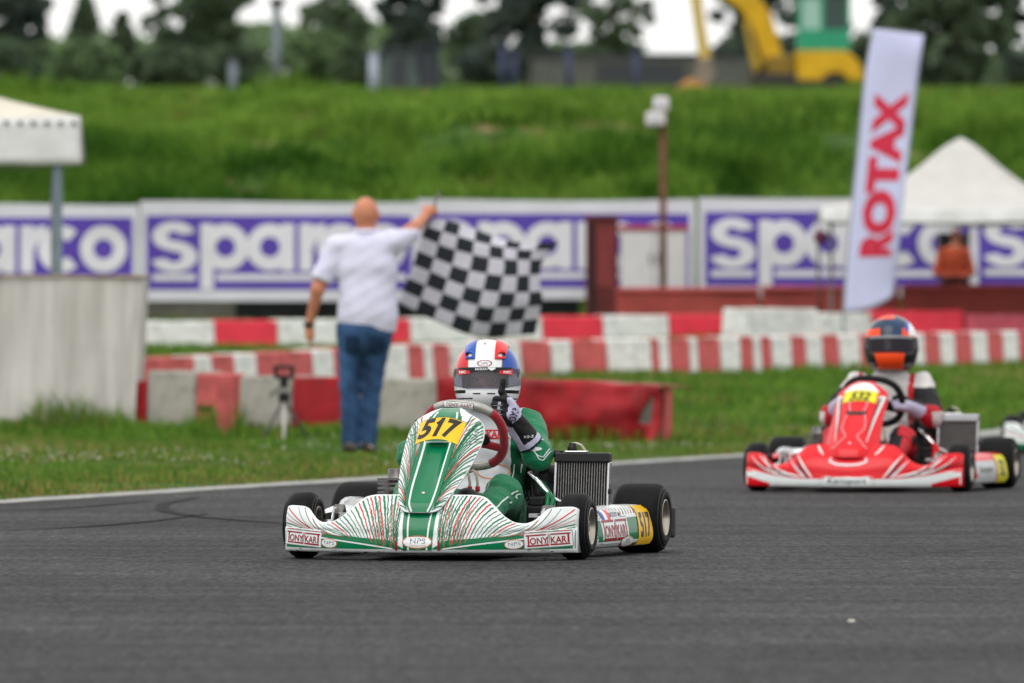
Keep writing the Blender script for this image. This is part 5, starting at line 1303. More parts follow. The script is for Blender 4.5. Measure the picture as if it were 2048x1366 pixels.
        pr.put(move2d(text2d('TONY KART', 0.036, 0.03, 0, 0.95, 0.02), 0.005, 0.481), 1, 0.002)
        ring = [(0.045 + 0.062 * math.cos(t), 0.332 + 0.030 * math.sin(t)) for t in np.linspace(0, 2 * math.pi, 30)]; pr.put(strip2d(ring, 0.004), 2, 0.002)
    else:
        pr.put(strip2d([(0.145, 0.35), (0.150, 0.45), (0.160, 0.55)], 0.012), 1, 0.002)
        pr.put(move2d(text2d('OMP', 0.03, 0.02, 0, 1.0, 0.02), 0.09, 0.49), 5, 0.002)
    pr.build('suit_print', mats, bd)
    if kind == 'green': helmet(root, (-0.002, 0.80, 0.716), R(9), 'tricolour', 1.01, R(-2))
    else: helmet(root, (0.030, 0.80, 0.793), R(10), 'orange', 1.10, R(-5))
    return root
driver_green = make_driver('green', 'driver in green and white suit giving a thumbs up from kart 517', kart_green, KART_YAW)
driver_red = make_driver('red', 'driver with black and orange helmet steering the red kart', kart_red, R(12.8))

# ---- the flag marshal, seen from behind
def marshal():
    base = Vector((ax(730, 58.65), 58.65, float(H(ax(730, 58.65), 58.65))))
    root = thing('person', 'bald man in white polo shirt and blue jeans waving the chequered flag', 'person', base)
    shL, elL, wrL = (-0.20, 0.0, 1.42), (-0.325, -0.03, 1.13), (-0.385, 0.03, 0.885)
    shR, elR, wrR = (0.195, 0.0, 1.455), (0.335, 0.21, 1.555), (0.412, 0.385, 1.640)
    hpL, knL, anL = (-0.095, 0.0, 0.86), (-0.105, 0.02, 0.47), (-0.100, 0.0, 0.07)
    hpR, knR, anR = (0.095, 0.0, 0.86), (0.045, 0.02, 0.47), (0.018, 0.03, 0.07)
    W1, A1 = np.array(wrL), norm((-0.05, 0.10, -1)); T1 = norm((0.1, 1, 0.1)); T1 = norm(T1 - A1 * np.dot(A1, T1)); B1 = norm((1, 0.0, 0)); B1 = norm(B1 - A1 * np.dot(A1, B1) - T1 * np.dot(T1, B1))
    def openhand(P):
        q = lambda a, t, b: W1 + A1 * a + T1 * t + B1 * b
        d = seg_d(P, q(0, 0, 0), q(0.07, 0.0, 0.008), 0.028, 0.036)
        for k, t in enumerate((0.030, 0.010, -0.010, -0.028)):
            L = (0.075, 0.082, 0.076, 0.060)[k]
            d = smin(d, smin(seg_d(P, q(0.085, t, 0.008), q(0.085 + L * 0.5, t, 0.016), 0.0105, 0.0095), seg_d(P, q(0.085 + L * 0.5, t, 0.016), q(0.085 + L * 0.92, t * 0.9, 0.036), 0.0095, 0.008), 0.004), 0.008)
        return smin(d, smin(seg_d(P, q(0.02, 0.03, 0.01), q(0.06, 0.056, 0.022), 0.015, 0.0115), seg_d(P, q(0.06, 0.056, 0.022), q(0.095, 0.06, 0.03), 0.0115, 0.009), 0.005), 0.015)
    W2 = np.array(wrR); A2 = norm((0.35, 0.45, 0.75)); T2 = norm((0.35, 0.1, 0.9)); T2 = norm(np.array((0.8, -0.2, 0.1)) - A2 * np.dot(A2, (0.8, -0.2, 0.1))); B2 = np.cross(A2, T2)
    def torso(P, o_):
        t = ell_d(P, (0.015, 0.0, 1.27), (0.196 + o_, 0.130 + o_, 0.24))
        t = smin(t, ell_d(P, (0.015, -0.01, 1.02), (0.180 + o_, 0.138 + o_, 0.22)), 0.08)
        t = smin(t, seg_d(P, (-0.17, 0, 1.43), (0.17, 0, 1.455), 0.062 + o_, 0.062 + o_), 0.07)
        return t
    def body(P):
        t = torso(P, 0)
        t = smin(t, ell_d(P, (0, 0, 0.87), (0.172, 0.125, 0.14)), 0.06)
        t = smin(t, seg_d(P, (0.01, 0.0, 1.47), (0.008, 0.015, 1.58), 0.066, 0.060), 0.05)
        t = smin(t, ell_d(P, (0.005, 0.03, 1.655), (0.086, 0.100, 0.112)), 0.03)
        t = smin(t, ell_d(P, (0.02, 0.085, 1.625), (0.058, 0.05, 0.075)), 0.03)
        for sx in (-1, 1): t = smin(t, ell_d(P, (0.005 + sx * 0.087, 0.025, 1.645), (0.012, 0.022, 0.034)), 0.008)
        for a, b, c_ in ((shL, elL, wrL), (shR, elR, wrR)):
            t = smin(t, seg_d(P, a, b, 0.060, 0.047), 0.03); t = smin(t, seg_d(P, b, c_, 0.046, 0.029), 0.02)
        for a, b, c_ in ((hpL, knL, anL), (hpR, knR, anR)):
            t = smin(t, seg_d(P, a, b, 0.088, 0.058), 0.03); t = smin(t, seg_d(P, b, c_, 0.056, 0.040), 0.02)
        t = smin(t, openhand(P), 0.012)
        h, _, _ = fist(P, W2, A2, T2, B2, False, 1.1)
        return smin(t, h, 0.012)
    sdf_obj('body', body, (-0.48, -0.2, 0.0), (0.56, 0.58, 1.80), 0.0125, SKIN_TAN, root)
    fold = lambda P: 0.0032 * np.sin(26 * P[:, 2] + 17 * P[:, 0]) * np.sin(19 * P[:, 0] - 11 * P[:, 2] + 0.7) + 0.0015 * np.sin(60 * P[:, 2] - 35 * P[:, 0])
    def shirt(P):
        t = torso(P, 0.016)
        t = smin(t, np.maximum(ell_d(P, (0.02, -0.005, 0.93), (0.205, 0.150, 0.25)), 0.80 - P[:, 2]), 0.05)
        a, b = np.array(shL), np.array(elL); ea = a + (b - a) * 0.80
        t = smin(t, np.maximum(seg_d(P, a, b, 0.080, 0.078), ((P - ea) @ norm(b - a))), 0.04)
        a, b = np.array(shR), np.array(elR); ea = a + (b - a) * 0.80
        t = smin(t, np.maximum(seg_d(P, a, b, 0.084, 0.082), ((P - ea) @ norm(b - a))), 0.04)
        t = smin(t, seg_d(P, (0.01, 0.0, 1.48), (0.009, 0.008, 1.535), 0.085, 0.076), 0.02)
        t = t + fold(P)
        t = np.maximum(t, 0.842 + 0.05 * (P[:, 0] > 9) - P[:, 2] - 0.03 * P[:, 0])
        return np.maximum(t, P[:, 2] - 1.548)
    sdf_obj('shirt', shirt, (-0.48, -0.26, 0.78), (0.52, 0.36, 1.60), 0.0115, mat('white_polo_cotton', (0.63, 0.63, 0.79), 0.85, var=0.06, scale=6, bump=0.4, bscale=9, bump_dist=0.03), root)
    def jeans(P):
        t = ell_d(P, (0.0, -0.012, 0.84), (0.190, 0.150, 0.17))
        for a, b, c_ in ((hpL, knL, anL), (hpR, knR, anR)):
            t = smin(t, seg_d(P, a, b, 0.100, 0.072), 0.03); t = smin(t, seg_d(P, b, (c_[0], c_[1], 0.04), 0.071, 0.060), 0.02)
        t = t + 0.004 * np.sin(45 * P[:, 2] + 20 * P[:, 0]) * np.sin(22 * P[:, 0] + 13 * P[:, 2])
        return np.maximum(t, 0.035 - P[:, 2])
    jo = sdf_obj('jeans', jeans, (-0.26, -0.22, 0.0), (0.26, 0.22, 0.99), 0.012, mat('blue_denim', (0.028, 0.072, 0.165), 0.8, var=0.6, scale=5, bump=0.3, bscale=25, bump_dist=0.02, stretch=(1, 1, 0.5)), root)
    b = bvh_of(jo)
    for sx in (-1, 1):
        pr = Print(b, (0, 0, 0), (1, 0, 0), (0, 0, 1), 1.0); pr.put(grid2d(lambda a, c_: (sx * (0.035 + 0.10 * a), 0.70 + 0.115 * c_ - 0.02 * (1 - abs(2 * a - 1)) * (1 - c_)), 8, 8), 0, 0.004)
        pr.build('back_pocket', [mat('denim_pocket', (0.013, 0.034, 0.085), 0.8, var=0.3)], jo)
    for an, dx in ((anL, -0.02), (anR, 0.02)):
        f = lambda P: np.maximum(smin(seg_d(P, (an[0], an[1] - 0.03, 0.045), (an[0] + dx, an[1] + 0.15, 0.035), 0.048, 0.040), seg_d(P, (an[0], an[1], 0.05), (an[0], an[1], 0.10), 0.045, 0.045), 0.02), -P[:, 2] + 0.004)
        sdf_obj('shoe', f, (an[0] - 0.10, an[1] - 0.12, -0.01), (an[0] + 0.10, an[1] + 0.24, 0.16), 0.010, mat('dark_shoe_leather', (0.04, 0.028, 0.022), 0.5), root)
    cl_ = MB(); cl_.tube([(0.009 + 0.079 * math.cos(t), 0.006 + 0.079 * math.sin(t), 1.538 + 0.010 * math.sin(t)) for t in np.linspace(0, 2 * math.pi, 24, endpoint=False)], 0.013, 8, 0, True); cl_.build('shirt_collar', MATS['white_polo_cotton'], root)
    w_ = MB(); p = Vector(wrL) + Vector((0, 0, 0.005)); w_.lathe([(-0.018, 0.031), (-0.018, 0.036), (0.018, 0.036), (0.018, 0.031)], 20, 0, Matrix.Translation(p) @ Matrix.Rotation(0.05, 4, 'Y'), 'Z')
    w_.build('wristwatch', M_blackpl, root)
    return root, base
marshal_root, MB0 = marshal()

def chequered_flag():
    Yf = 59.06
    hand = at(853, 428, Yf)
    root = thing('chequered_flag', 'black and white chequered flag streaming from the marshal\'s raised hand', 'flag', at(860, 440, Yf))
    o_ = Vector(root.location)
    pole = MB(); a = at(846, 470, Yf) - o_; b = at(879, 384, Yf) - o_
    pole.tube([a, b], 0.010, 10); pole.build('flag_pole', mat('flag_pole_wood', (0.14, 0.13, 0.12), 0.5), root)
    q = lambda x, y: (780 + x / 4.27, 370 + y / 4.27)
    LAT = np.array([[(405, 335), (525, 368), (655, 405), (800, 455), (930, 490), (1050, 515), (1170, 528), (1330, 525)],
        [(360, 415), (500, 465), (640, 507), (787, 540), (910, 556), (1022, 572), (1140, 580), (1275, 585)], [(322, 530), (475, 600), (622, 642), (770, 680), (915, 698), (1040, 702), (1148, 698), (1240, 690)],
        [(290, 650), (432, 705), (590, 782), (735, 812), (885, 840), (1020, 850), (1145, 845), (1235, 840)], [(250, 768), (400, 830), (545, 890), (700, 955), (850, 980), (995, 990), (1130, 990), (1245, 985)],
        [(205, 885), (355, 950), (508, 1015), (660, 1065), (808, 1115), (955, 1108), (1085, 1105), (1215, 1085)], [(165, 990), (315, 1062), (462, 1128), (618, 1190), (775, 1238), (920, 1240), (1062, 1225), (1190, 1212)]], float)
    LAT = np.concatenate([LAT[:1] * 1.55 - LAT[1:2] * 0.55, LAT, LAT[-1:] * 1.5 - LAT[-2:-1] * 0.5], 0); LAT = np.concatenate([LAT[:, :1] * 1.5 - LAT[:, 1:2] * 0.5, LAT, LAT[:, -1:] * 1.5 - LAT[:, -2:-1] * 0.5], 1)
    gu = [0] + [k + 0.5 for k in range(8)] + [8]; gv = [0] + [k + 0.5 for k in range(7)] + [7]; sb = 5; NU, NV = 8 * sb, 7 * sb
    us = np.linspace(0, 8, NU + 1); vs2 = np.linspace(0, 7, NV + 1)
    def spl(x, xs2, Y2): return np.interp(x, xs2, Y2)
    rowsx = np.stack([spl(us, gu, LAT[r, :, 0]) for r in range(9)]); rowsy = np.stack([spl(us, gu, LAT[r, :, 1]) for r in range(9)])
    V = []
    for j in range(NV + 1):
        for i in range(NU + 1):
            u, v = i / NU, j / NV; uu, vv = q(spl(vs2[j], gv, rowsx[:, i]), spl(vs2[j], gv, rowsy[:, i]))
            dy = 0.05 * math.sin(u * 7.0 + v * 2.0) * u + 0.035 * math.sin(u * 12 - v * 4) * u + 0.05 * u * math.cos(v * 5)
            dy += 0.25 * max(0, 0.16 - v) + 0.3 * max(0, u - 0.9)
            V.append(at(uu, vv, Yf + dy + 0.05 * u) - o_)
    Q, I = [], []
    for j in range(NV):
        for i in range(NU):
            a = j * (NU + 1) + i; Q.append((a, a + NU + 1, a + NU + 2, a + 1)); I.append((i // sb + j // sb + 1) % 2)
    me = mesh_from('flag_cloth', V, Q, [mat('black_flag_cloth', (0.018, 0.022, 0.028), 0.8, var=0.2), mat('white_flag_cloth', (0.50, 0.49, 0.56), 0.85, var=0.08)], I)
    c_ = obj('flag_cloth', me, root); s_ = c_.modifiers.new('cloth', 'SOLIDIFY'); s_.thickness = 0.003
chequered_flag()

def seated_person():
    Yp = 90.8; g = 0.78
    root = thing('person', 'small person in orange jacket seated under the white gazebo beyond the red wall', 'person', (ax(1908, Yp), Yp, g + 0.17))
    def body(P):
        t = ell_d(P, (0, 0, 0.62), (0.17, 0.13, 0.26)); t = smin(t, ell_d(P, (0, 0, 0.42), (0.19, 0.16, 0.14)), 0.06)
        t = smin(t, seg_d(P, (-0.15, 0, 0.80), (0.15, 0, 0.80), 0.06, 0.06), 0.05)
        t = smin(t, seg_d(P, (0.02, 0, 0.84), (0.03, 0, 0.92), 0.05, 0.05), 0.03); t = smin(t, ell_d(P, (0.03, 0, 1.0), (0.075, 0.095, 0.11)), 0.02)
        for sx in (-1, 1):
            t = smin(t, seg_d(P, (sx * 0.18, 0, 0.78), (sx * 0.25, -0.06, 0.52), 0.058, 0.05), 0.03); t = smin(t, seg_d(P, (sx * 0.25, -0.06, 0.52), (sx * 0.10, -0.26, 0.48), 0.046, 0.035), 0.02)
            t = smin(t, seg_d(P, (sx * 0.1, -0.02, 0.40), (sx * 0.13, -0.42, 0.42), 0.085, 0.06), 0.04); t = smin(t, seg_d(P, (sx * 0.13, -0.42, 0.42), (sx * 0.12, -0.40, 0.05), 0.055, 0.04), 0.02)
        return t
    def idx(c_):
        i = np.where(c_[:, 2] > 0.86, 1, 0); i = np.where((c_[:, 2] > 0.98) | ((c_[:, 2] > 0.90) & (c_[:, 1] > 0.02)), 2, i); return np.where(c_[:, 2] < 0.46, 3, i)
    sdf_obj('body', body, (-0.36, -0.55, 0.0), (0.36, 0.25, 1.14), 0.02, [mat('orange_jacket', (0.34, 0.055, 0.02), 0.7, var=0.25), SKIN, mat('auburn_hair', (0.12, 0.03, 0.022), 0.7), S_black], root, idx)
    root.scale = (0.76, 0.76, 0.80)
    ch = thing('folding_chair', 'dark folding chair under the seated person in orange', 'chair', (ax(1908, Yp), Yp, g)); ch.scale = (0.8, 0.8, 1.35)
    MB().box((-0.22, -0.22, 0.30), (0.22, 0.20, 0.325), 0, None, 0.006).build('seat', M_blackpl, ch)
    MB().box((-0.22, 0.185, 0.42), (0.22, 0.21, 0.75), 0, None, 0.006).build('backrest', M_blackpl, ch)
    for sx in (-1, 1):
        for sy in (-1, 1): MB().tube([(sx * 0.21, sy * 0.2, 0.0), (sx * 0.21, sy * 0.19, 0.75 if sy > 0 else 0.31)], 0.012, 8).build('leg', M_darkmetal, ch)
seated_person()
# ------------------------------------------------------------------ trackside things
C_white = mat('weathered_white_plastic', (0.72, 0.73, 0.71), 0.6, var=0.15, scale=5, dirt=0.7, bump=0.2, bscale=20)
C_grey = mat('dirty_white_panel', (0.34, 0.33, 0.29), 0.75, var=0.18, scale=3, dirt=0.6, bump=0.2, bscale=20)
C_red = mat('bright_red_block_paint', (0.74, 0.040, 0.070), 0.5, var=0.12, scale=5, dirt=0.25)
C_fade = mat('sun_faded_red_plastic', (0.52, 0.105, 0.105), 0.65, var=0.30, scale=4, dirt=0.35, bump=0.2, bscale=20)
C_tarp = mat('dull_red_tarpaulin', (0.30, 0.010, 0.016), 0.55, var=0.35, scale=3, dirt=0.25, bump=0.4, bscale=6, bump_dist=0.03)
C_wall = mat('brick_red_hoarding', (0.33, 0.060, 0.050), 0.7, var=0.22, scale=2.5, dirt=0.3)
C_dkred = mat('oxblood_paint', (0.12, 0.022, 0.022), 0.6, var=0.3, scale=5, dirt=0.4)
C_conc = mat('streaked_pale_concrete', (0.40, 0.38, 0.355), 0.85, scale=1.6, stretch=(7, 7, 0.4), col2=(0.56, 0.54, 0.515), dirt=0.12, bump=0.3, bscale=6, bump_dist=0.01, detail=6)
C_purple = mat('purple_banner_print', (0.092, 0.052, 0.36), 0.6, var=0.08, scale=3)
C_banner = mat('white_banner_vinyl', (0.62, 0.62, 0.68), 0.55, var=0.05, scale=2, bump=0.3, bscale=3, bump_dist=0.02)
C_letter = mat('white_banner_letter', (0.66, 0.66, 0.70), 0.55, var=0.04)
C_canvas = mat('cream_canvas', (0.60, 0.56, 0.47), 0.8, var=0.08, scale=4, bump=0.4, bscale=7, bump_dist=0.03)
C_canvasw = mat('white_canvas', (0.68, 0.68, 0.68), 0.75, var=0.06, scale=4, bump=0.5, bscale=6, bump_dist=0.03)
C_steel = mat('galvanised_tent_leg', (0.22, 0.27, 0.31), 0.4, 0.7, var=0.15, scale=10)
C_rust = mat('rusty_pole', (0.13, 0.055, 0.03), 0.75, var=0.3, scale=8)
C_lamp = mat('white_lamp_housing', (0.66, 0.62, 0.64), 0.5)

def gz(x, y): return float(H(x, y))
def block(name, label, cat, u0, u1, Y0, Y1, vtop, m, depth=0.32, group=None, groove=True, sink=0.02, taper=0.0, jit=0.0):
    """one barrier unit standing on the ground between two picture columns"""
    p0 = Vector((ax(u0, Y0), Y0, 0)); p1 = Vector((ax(u1, Y1), Y1, 0)); d = p1 - p0; L = d.length; c_ = (p0 + p1) / 2
    ang = math.atan2(d.y, d.x) + random.uniform(-jit, jit); g = gz(c_.x, c_.y); zt = az(vtop, c_.y)
    root = thing(name, label, cat, (c_.x, c_.y, g - sink), ang, group); h = zt - g + sink
    hl = L / 2 - 0.006
    b = MB(); n_ = 3
    def prof(x):
        return [(x, 0, 0), (x, depth, 0), (x, depth - taper, h), (x, taper, h)]
    vs_ = []
    for x in np.linspace(-hl, hl, 7):
        off = 0.012 if groove and abs(abs(x / hl) - 0.33) < 0.05 else 0.0
        q = prof(x); vs_ += [(q[0][0], off + random.uniform(-0.004, 0.004), 0), (x, depth, 0), (x, depth - taper, h - off + random.uniform(-0.004, 0.004)), (x, taper + off, h - off + random.uniform(-0.004, 0.004))]
    fs = []
    for i in range(6):
        for k in range(4):
            l = (k + 1) % 4; fs.append((i * 4 + k, (i + 1) * 4 + k, (i + 1) * 4 + l, i * 4 + l))
    fs.append((0, 1, 2, 3)); fs.append((27, 26, 25, 24))
    b.add(vs_, [f[::-1] for f in fs], 0, False)
    bo = b.build('shell', m, root, bevel=0.018)
    return root

# white and red kerb blocks (long low wall)
def lineY(u, pts): return float(np.interp(u, [p[0] for p in pts], [p[1] for p in pts]))
KB = [(160, 292, 'r'), (292, 432, 'w'), (432, 557, 'r'), (557, 690, 'w'), (690, 822, 'r'), (822, 955, 'w'), (955, 1087, 'w'), (1087, 1208, 'r'), (1208, 1341, 'w'), (1341, 1484, 'r')]
kl = [(0, 85.2), (1485, 88.3)]
cr = cw = 0
KBL = {0: 'red kerb block half hidden behind the pale block', 1: 'white kerb block beside the pale block in the low wall', 2: 'bright red kerb block between two white ones, left of the marshal', 3: 'white kerb block beyond the hanging arm of the marshal', 4: 'red kerb block just behind the marshal', 5: 'white kerb block below the trailing flag corner', 6: 'white kerb block hidden below the flag', 7: 'red kerb block just past the flag', 8: 'white kerb block between two red ones right of the flag', 9: 'red kerb block at the end of the low wall'}
for i, (a, b, c_) in enumerate(KB):
    vt = np.interp((a + b) / 2, [226, 1412], [644, 629])
    block('kerb_block', KBL[i], 'barrier', a, b, lineY(a, kl), lineY(b, kl), vt, C_red if c_ == 'r' else C_white, 0.34, 'red and white kerb blocks', False, 0.03, 0.02)
block('concrete_block', 'off-white block standing apart beside the red kerb end', 'barrier', 1490, 1640, 86.6, 87.4, 617, C_white, 0.35, None, False, 0.02, 0.03)
block('concrete_block', 'off-white block under the foot of the tall banner flag', 'barrier', 1650, 1748, 87.2, 87.6, 626, C_white, 0.35, None, False, 0.02, 0.03)
block('water_barrier', 'bright red plastic barrier behind the second driver', 'barrier', 1752, 1930, 87.6, 87.9, 621, C_red, 0.35, None, True, 0.02, 0.03)
block('water_barrier', 'pinkish red plastic barrier at the far right behind the striped row', 'barrier', 1934, 2110, 87.9, 88.2, 628, mat('pink_faded_plastic', (0.55, 0.09, 0.13), 0.5, var=0.15), 0.35, None, True, 0.02, 0.03)

# striped plastic barrier row
SB = [(286, 340, 'r'), (340, 395, 'r'), (395, 430, 'w'), (430, 475, 'r'), (475, 520, 'w'), (520, 565, 'r'), (565, 632, 'r'), (632, 674, 'w'), (674, 730, 'r'), (730, 775, 'w'), (775, 822, 'w'), (822, 854, 'r'), (854, 872, 'w'), (872, 906, 'r'), (906, 975, 'w'), (975, 1010, 'r'), (1010, 1047, 'w'), (1047, 1107, 'r'), (1107, 1148, 'w'), (1148, 1218, 'r'), (1218, 1275, 'w'),
      (1275, 1308, 'w'), (1308, 1322, 'r'), (1322, 1343, 'w'), (1343, 1384, 'r'), (1384, 1400, 'w'), (1400, 1445, 'r'), (1445, 1486, 'w'), (1486, 1511, 'r'), (1511, 1527, 'w'), (1527, 1548, 'r'), (1548, 1588, 'w'), (1588, 1617, 'r'), (1617, 1650, 'w'), (1650, 1683, 'r'), (1683, 1725, 'w'), (1725, 1758, 'r'), (1758, 1790, 'w'), (1790, 1822, 'r'),
      (1822, 1854, 'w'), (1854, 1885, 'r'), (1885, 1915, 'w'), (1915, 1949, 'r'), (1949, 1980, 'w'), (1980, 2011, 'r'), (2011, 2042, 'w'), (2042, 2085, 'r'), (2085, 2120, 'w')]
sl = [(286, 72.0), (1060, 77.8), (2120, 82.2)]
cn = {'r': 0, 'w': 0}
for a, b, c_ in SB:
    um = (a + b) / 2
    vt = np.interp(um, [286, 600, 800, 1060, 1500, 2100], [717, 702, 690, 682, 673, 661])
    nm = 'faded red' if c_ == 'r' else 'white'; k = cn[c_]; cn[c_] += 1
    o_ = ORD[k] if k < len(ORD) else 'last'
    block('plastic_barrier', '%s unit of the curving striped barrier row, %s %s one from the pale block' % (nm, o_, nm.split()[-1]), 'barrier', a, b, lineY(a, sl), lineY(b, sl), vt, C_fade if c_ == 'r' else C_white, 0.30, 'striped plastic barrier row', False, 0.03, 0.03, 0.02)

# front barrier row
fl_ = [(262, 65.0), (470, 64.2), (880, 62.6), (1320, 61.6)]
FB = [(258, 290, 'red end unit of the front barrier touching the pale block', C_tarp, 762), (291, 388, 'dirty white barrier panel next to the pale block', C_grey, 742), (389, 431, 'dark red barrier panel with a black band across it', C_fade, 747),
      (475, 580, 'dirty white barrier panel behind the tripod', C_grey, 752), (581, 680, 'plain red barrier panel between the tripod and the jeans', C_tarp, 754), (681, 878, 'long dirty white barrier panel behind the marshal\'s legs', C_grey, 757)]
for i, (a, b, lab, m_, vt) in enumerate(FB):
    r_ = block('barrier_panel', lab, 'barrier', a, b, lineY(a, fl_), lineY(b, fl_), vt, m_, 0.34, 'front barrier row', False, 0.03, 0.015)
    if i == 2:
        bd = MB(); bd.box((-0.075, -0.004, 0.16), (0.075, 0.004, 0.20)); bd.build('black_band', M_blackpl, r_)
r_ = block('barrier_panel', 'narrow reddish brown panel standing forward of the front barrier', 'barrier', 431, 470, 63.3, 63.3, 748, C_fade, 0.06, 'front barrier row', False, 0.03)
# long crumpled red tarpaulin barrier
def tarp():
    ua, ub = 880, 1326; Ya, Yb = lineY(ua, fl_), 61.5
    p0 = Vector((ax(ua, Ya), Ya, 0)); p1 = Vector((ax(ub, Yb), Yb, 0)); d = (p1 - p0); L = d.length; ang = math.atan2(d.y, d.x)
    root = thing('tarpaulin_barrier', 'long crumpled red tarpaulin barrier with a torn open end', 'barrier', (p0.x, p0.y, gz(p0.x, p0.y) - 0.02), ang)
    zt = az(764, 62) - gz(0, 62) + 0.03
    n_, m_ = 70, 16; V = []; Q = []
    for i in range(n_ + 1):
        x = L * i / n_; t = x / L; end = max(0, (t - 0.78) / 0.22)
        g = gz(p0.x + d.x * t, p0.y + d.y * t) - gz(p0.x, p0.y)
        for j in range(m_ + 1):
            s = j / m_
            zs = min(1, s / 0.7); back = max(0, (s - 0.7) / 0.3)
            bul = 0.030 * float(vnoise(x * 3.1, zs * 2.0 + 3, 51)) + 0.016 * float(vnoise(x * 8, zs * 5, 52))
            bul += end * (0.10 * math.sin(zs * 3.0 + t * 30) * (1 - zs) + 0.03 * float(vnoise(x * 14, zs * 5, 53)))
            z = zt * zs * (1 - 0.05 * end) + g + 0.014 * float(vnoise(x * 4, 2.0, 57)) * zs
            V.append((x, bul - 0.03 + 0.42 * back, z - 0.015 * back))
    for i in range(n_):
        for j in range(m_):
            a = i * (m_ + 1) + j
            if 0.905 < (i + 0.5) / n_ < 0.965 and 3 < j < 9 and (j - 3) * 0.012 < (i + 0.5) / n_ - 0.895: continue
            Q.append((a, a + m_ + 1, a + m_ + 2, a + 1))
    o_ = obj('tarpaulin_sheet', mesh_from('tarpaulin_sheet', V, Q, C_tarp), root); s_ = o_.modifiers.new('thickness', 'SOLIDIFY'); s_.thickness = 0.008; s_.offset = 1
    b = MB(); b.box((0.02, 0.05, 0), (L * 0.86, 0.36, zt - 0.03)); b.build('inner_block', C_grey, root)
    b = MB(); b.box((L * 0.94, 0.10, 0), (L * 0.975, 0.2, zt - 0.06), 0, None, 0.005); b.build('end_post', C_fade, root)
tarp()

# tall pale block at the left
def pale_block():
    Yb = 65.0; x1 = ax(286, Yb); x0 = ax(-240, Yb); g = gz(-3.5, Yb) - 0.03; zt = az(556, Yb)
    root = thing('concrete_wall_block', 'tall pale concrete block with rusty vertical streaks', 'block', ((x0 + x1) / 2, Yb, g)); hw = (x1 - x0) / 2; h = zt - g
    n_, m_ = 40, 16; V = []; Q = []
    for i in range(n_ + 1):
        for j in range(m_ + 1):
            s = j / m_; x = -hw + 2 * hw * i / n_
            wd = 1 - 0.035 * (1 - s) * (i / n_)
            V.append((x * 1.0 - 0.065 * (1 - s) * (i / n_), 0.06 * math.sin(s * 3) * 0 + 0.015 * float(vnoise(x * 2, s * 2, 61)) - 0.10 * (1 - s), h * s + (0.01 * float(vnoise(x * 5, 1, 62)) if j == m_ else 0)))
    for i in range(n_):
        for j in range(m_): a = i * (m_ + 1) + j; Q.append((a, a + m_ + 1, a + m_ + 2, a + 1))
    o = len(V); nn = (n_ + 1) * (m_ + 1)
    V += [(v[0], 1.1 + 0.0 * v[1], v[2]) for v in V]
    for f in list(Q): Q.append(tuple(a + nn for a in f)[::-1])
    rim = [i * (m_ + 1) + m_ for i in range(n_ + 1)]
    for a, b in zip(rim, rim[1:]): Q.append((a, b, b + nn, a + nn))
    for j in range(m_):
        a = n_ * (m_ + 1) + j; Q.append((a, a + nn, a + 1 + nn, a + 1)); a = j; Q.append((a, a + 1, a + 1 + nn, a + nn))
    obj('wall_face', mesh_from('wall_face', V, Q, C_conc, smooth=False), root)
    b = MB(); b.box((-hw - 0.01, -0.02, h + 0.002), (hw + 0.012, 1.12, h + 0.022), 0, None, 0.006); b.build('coping', mat('rust_stained_edge', (0.36, 0.27, 0.19), 0.85, var=0.35, scale=5), root)
pale_block()

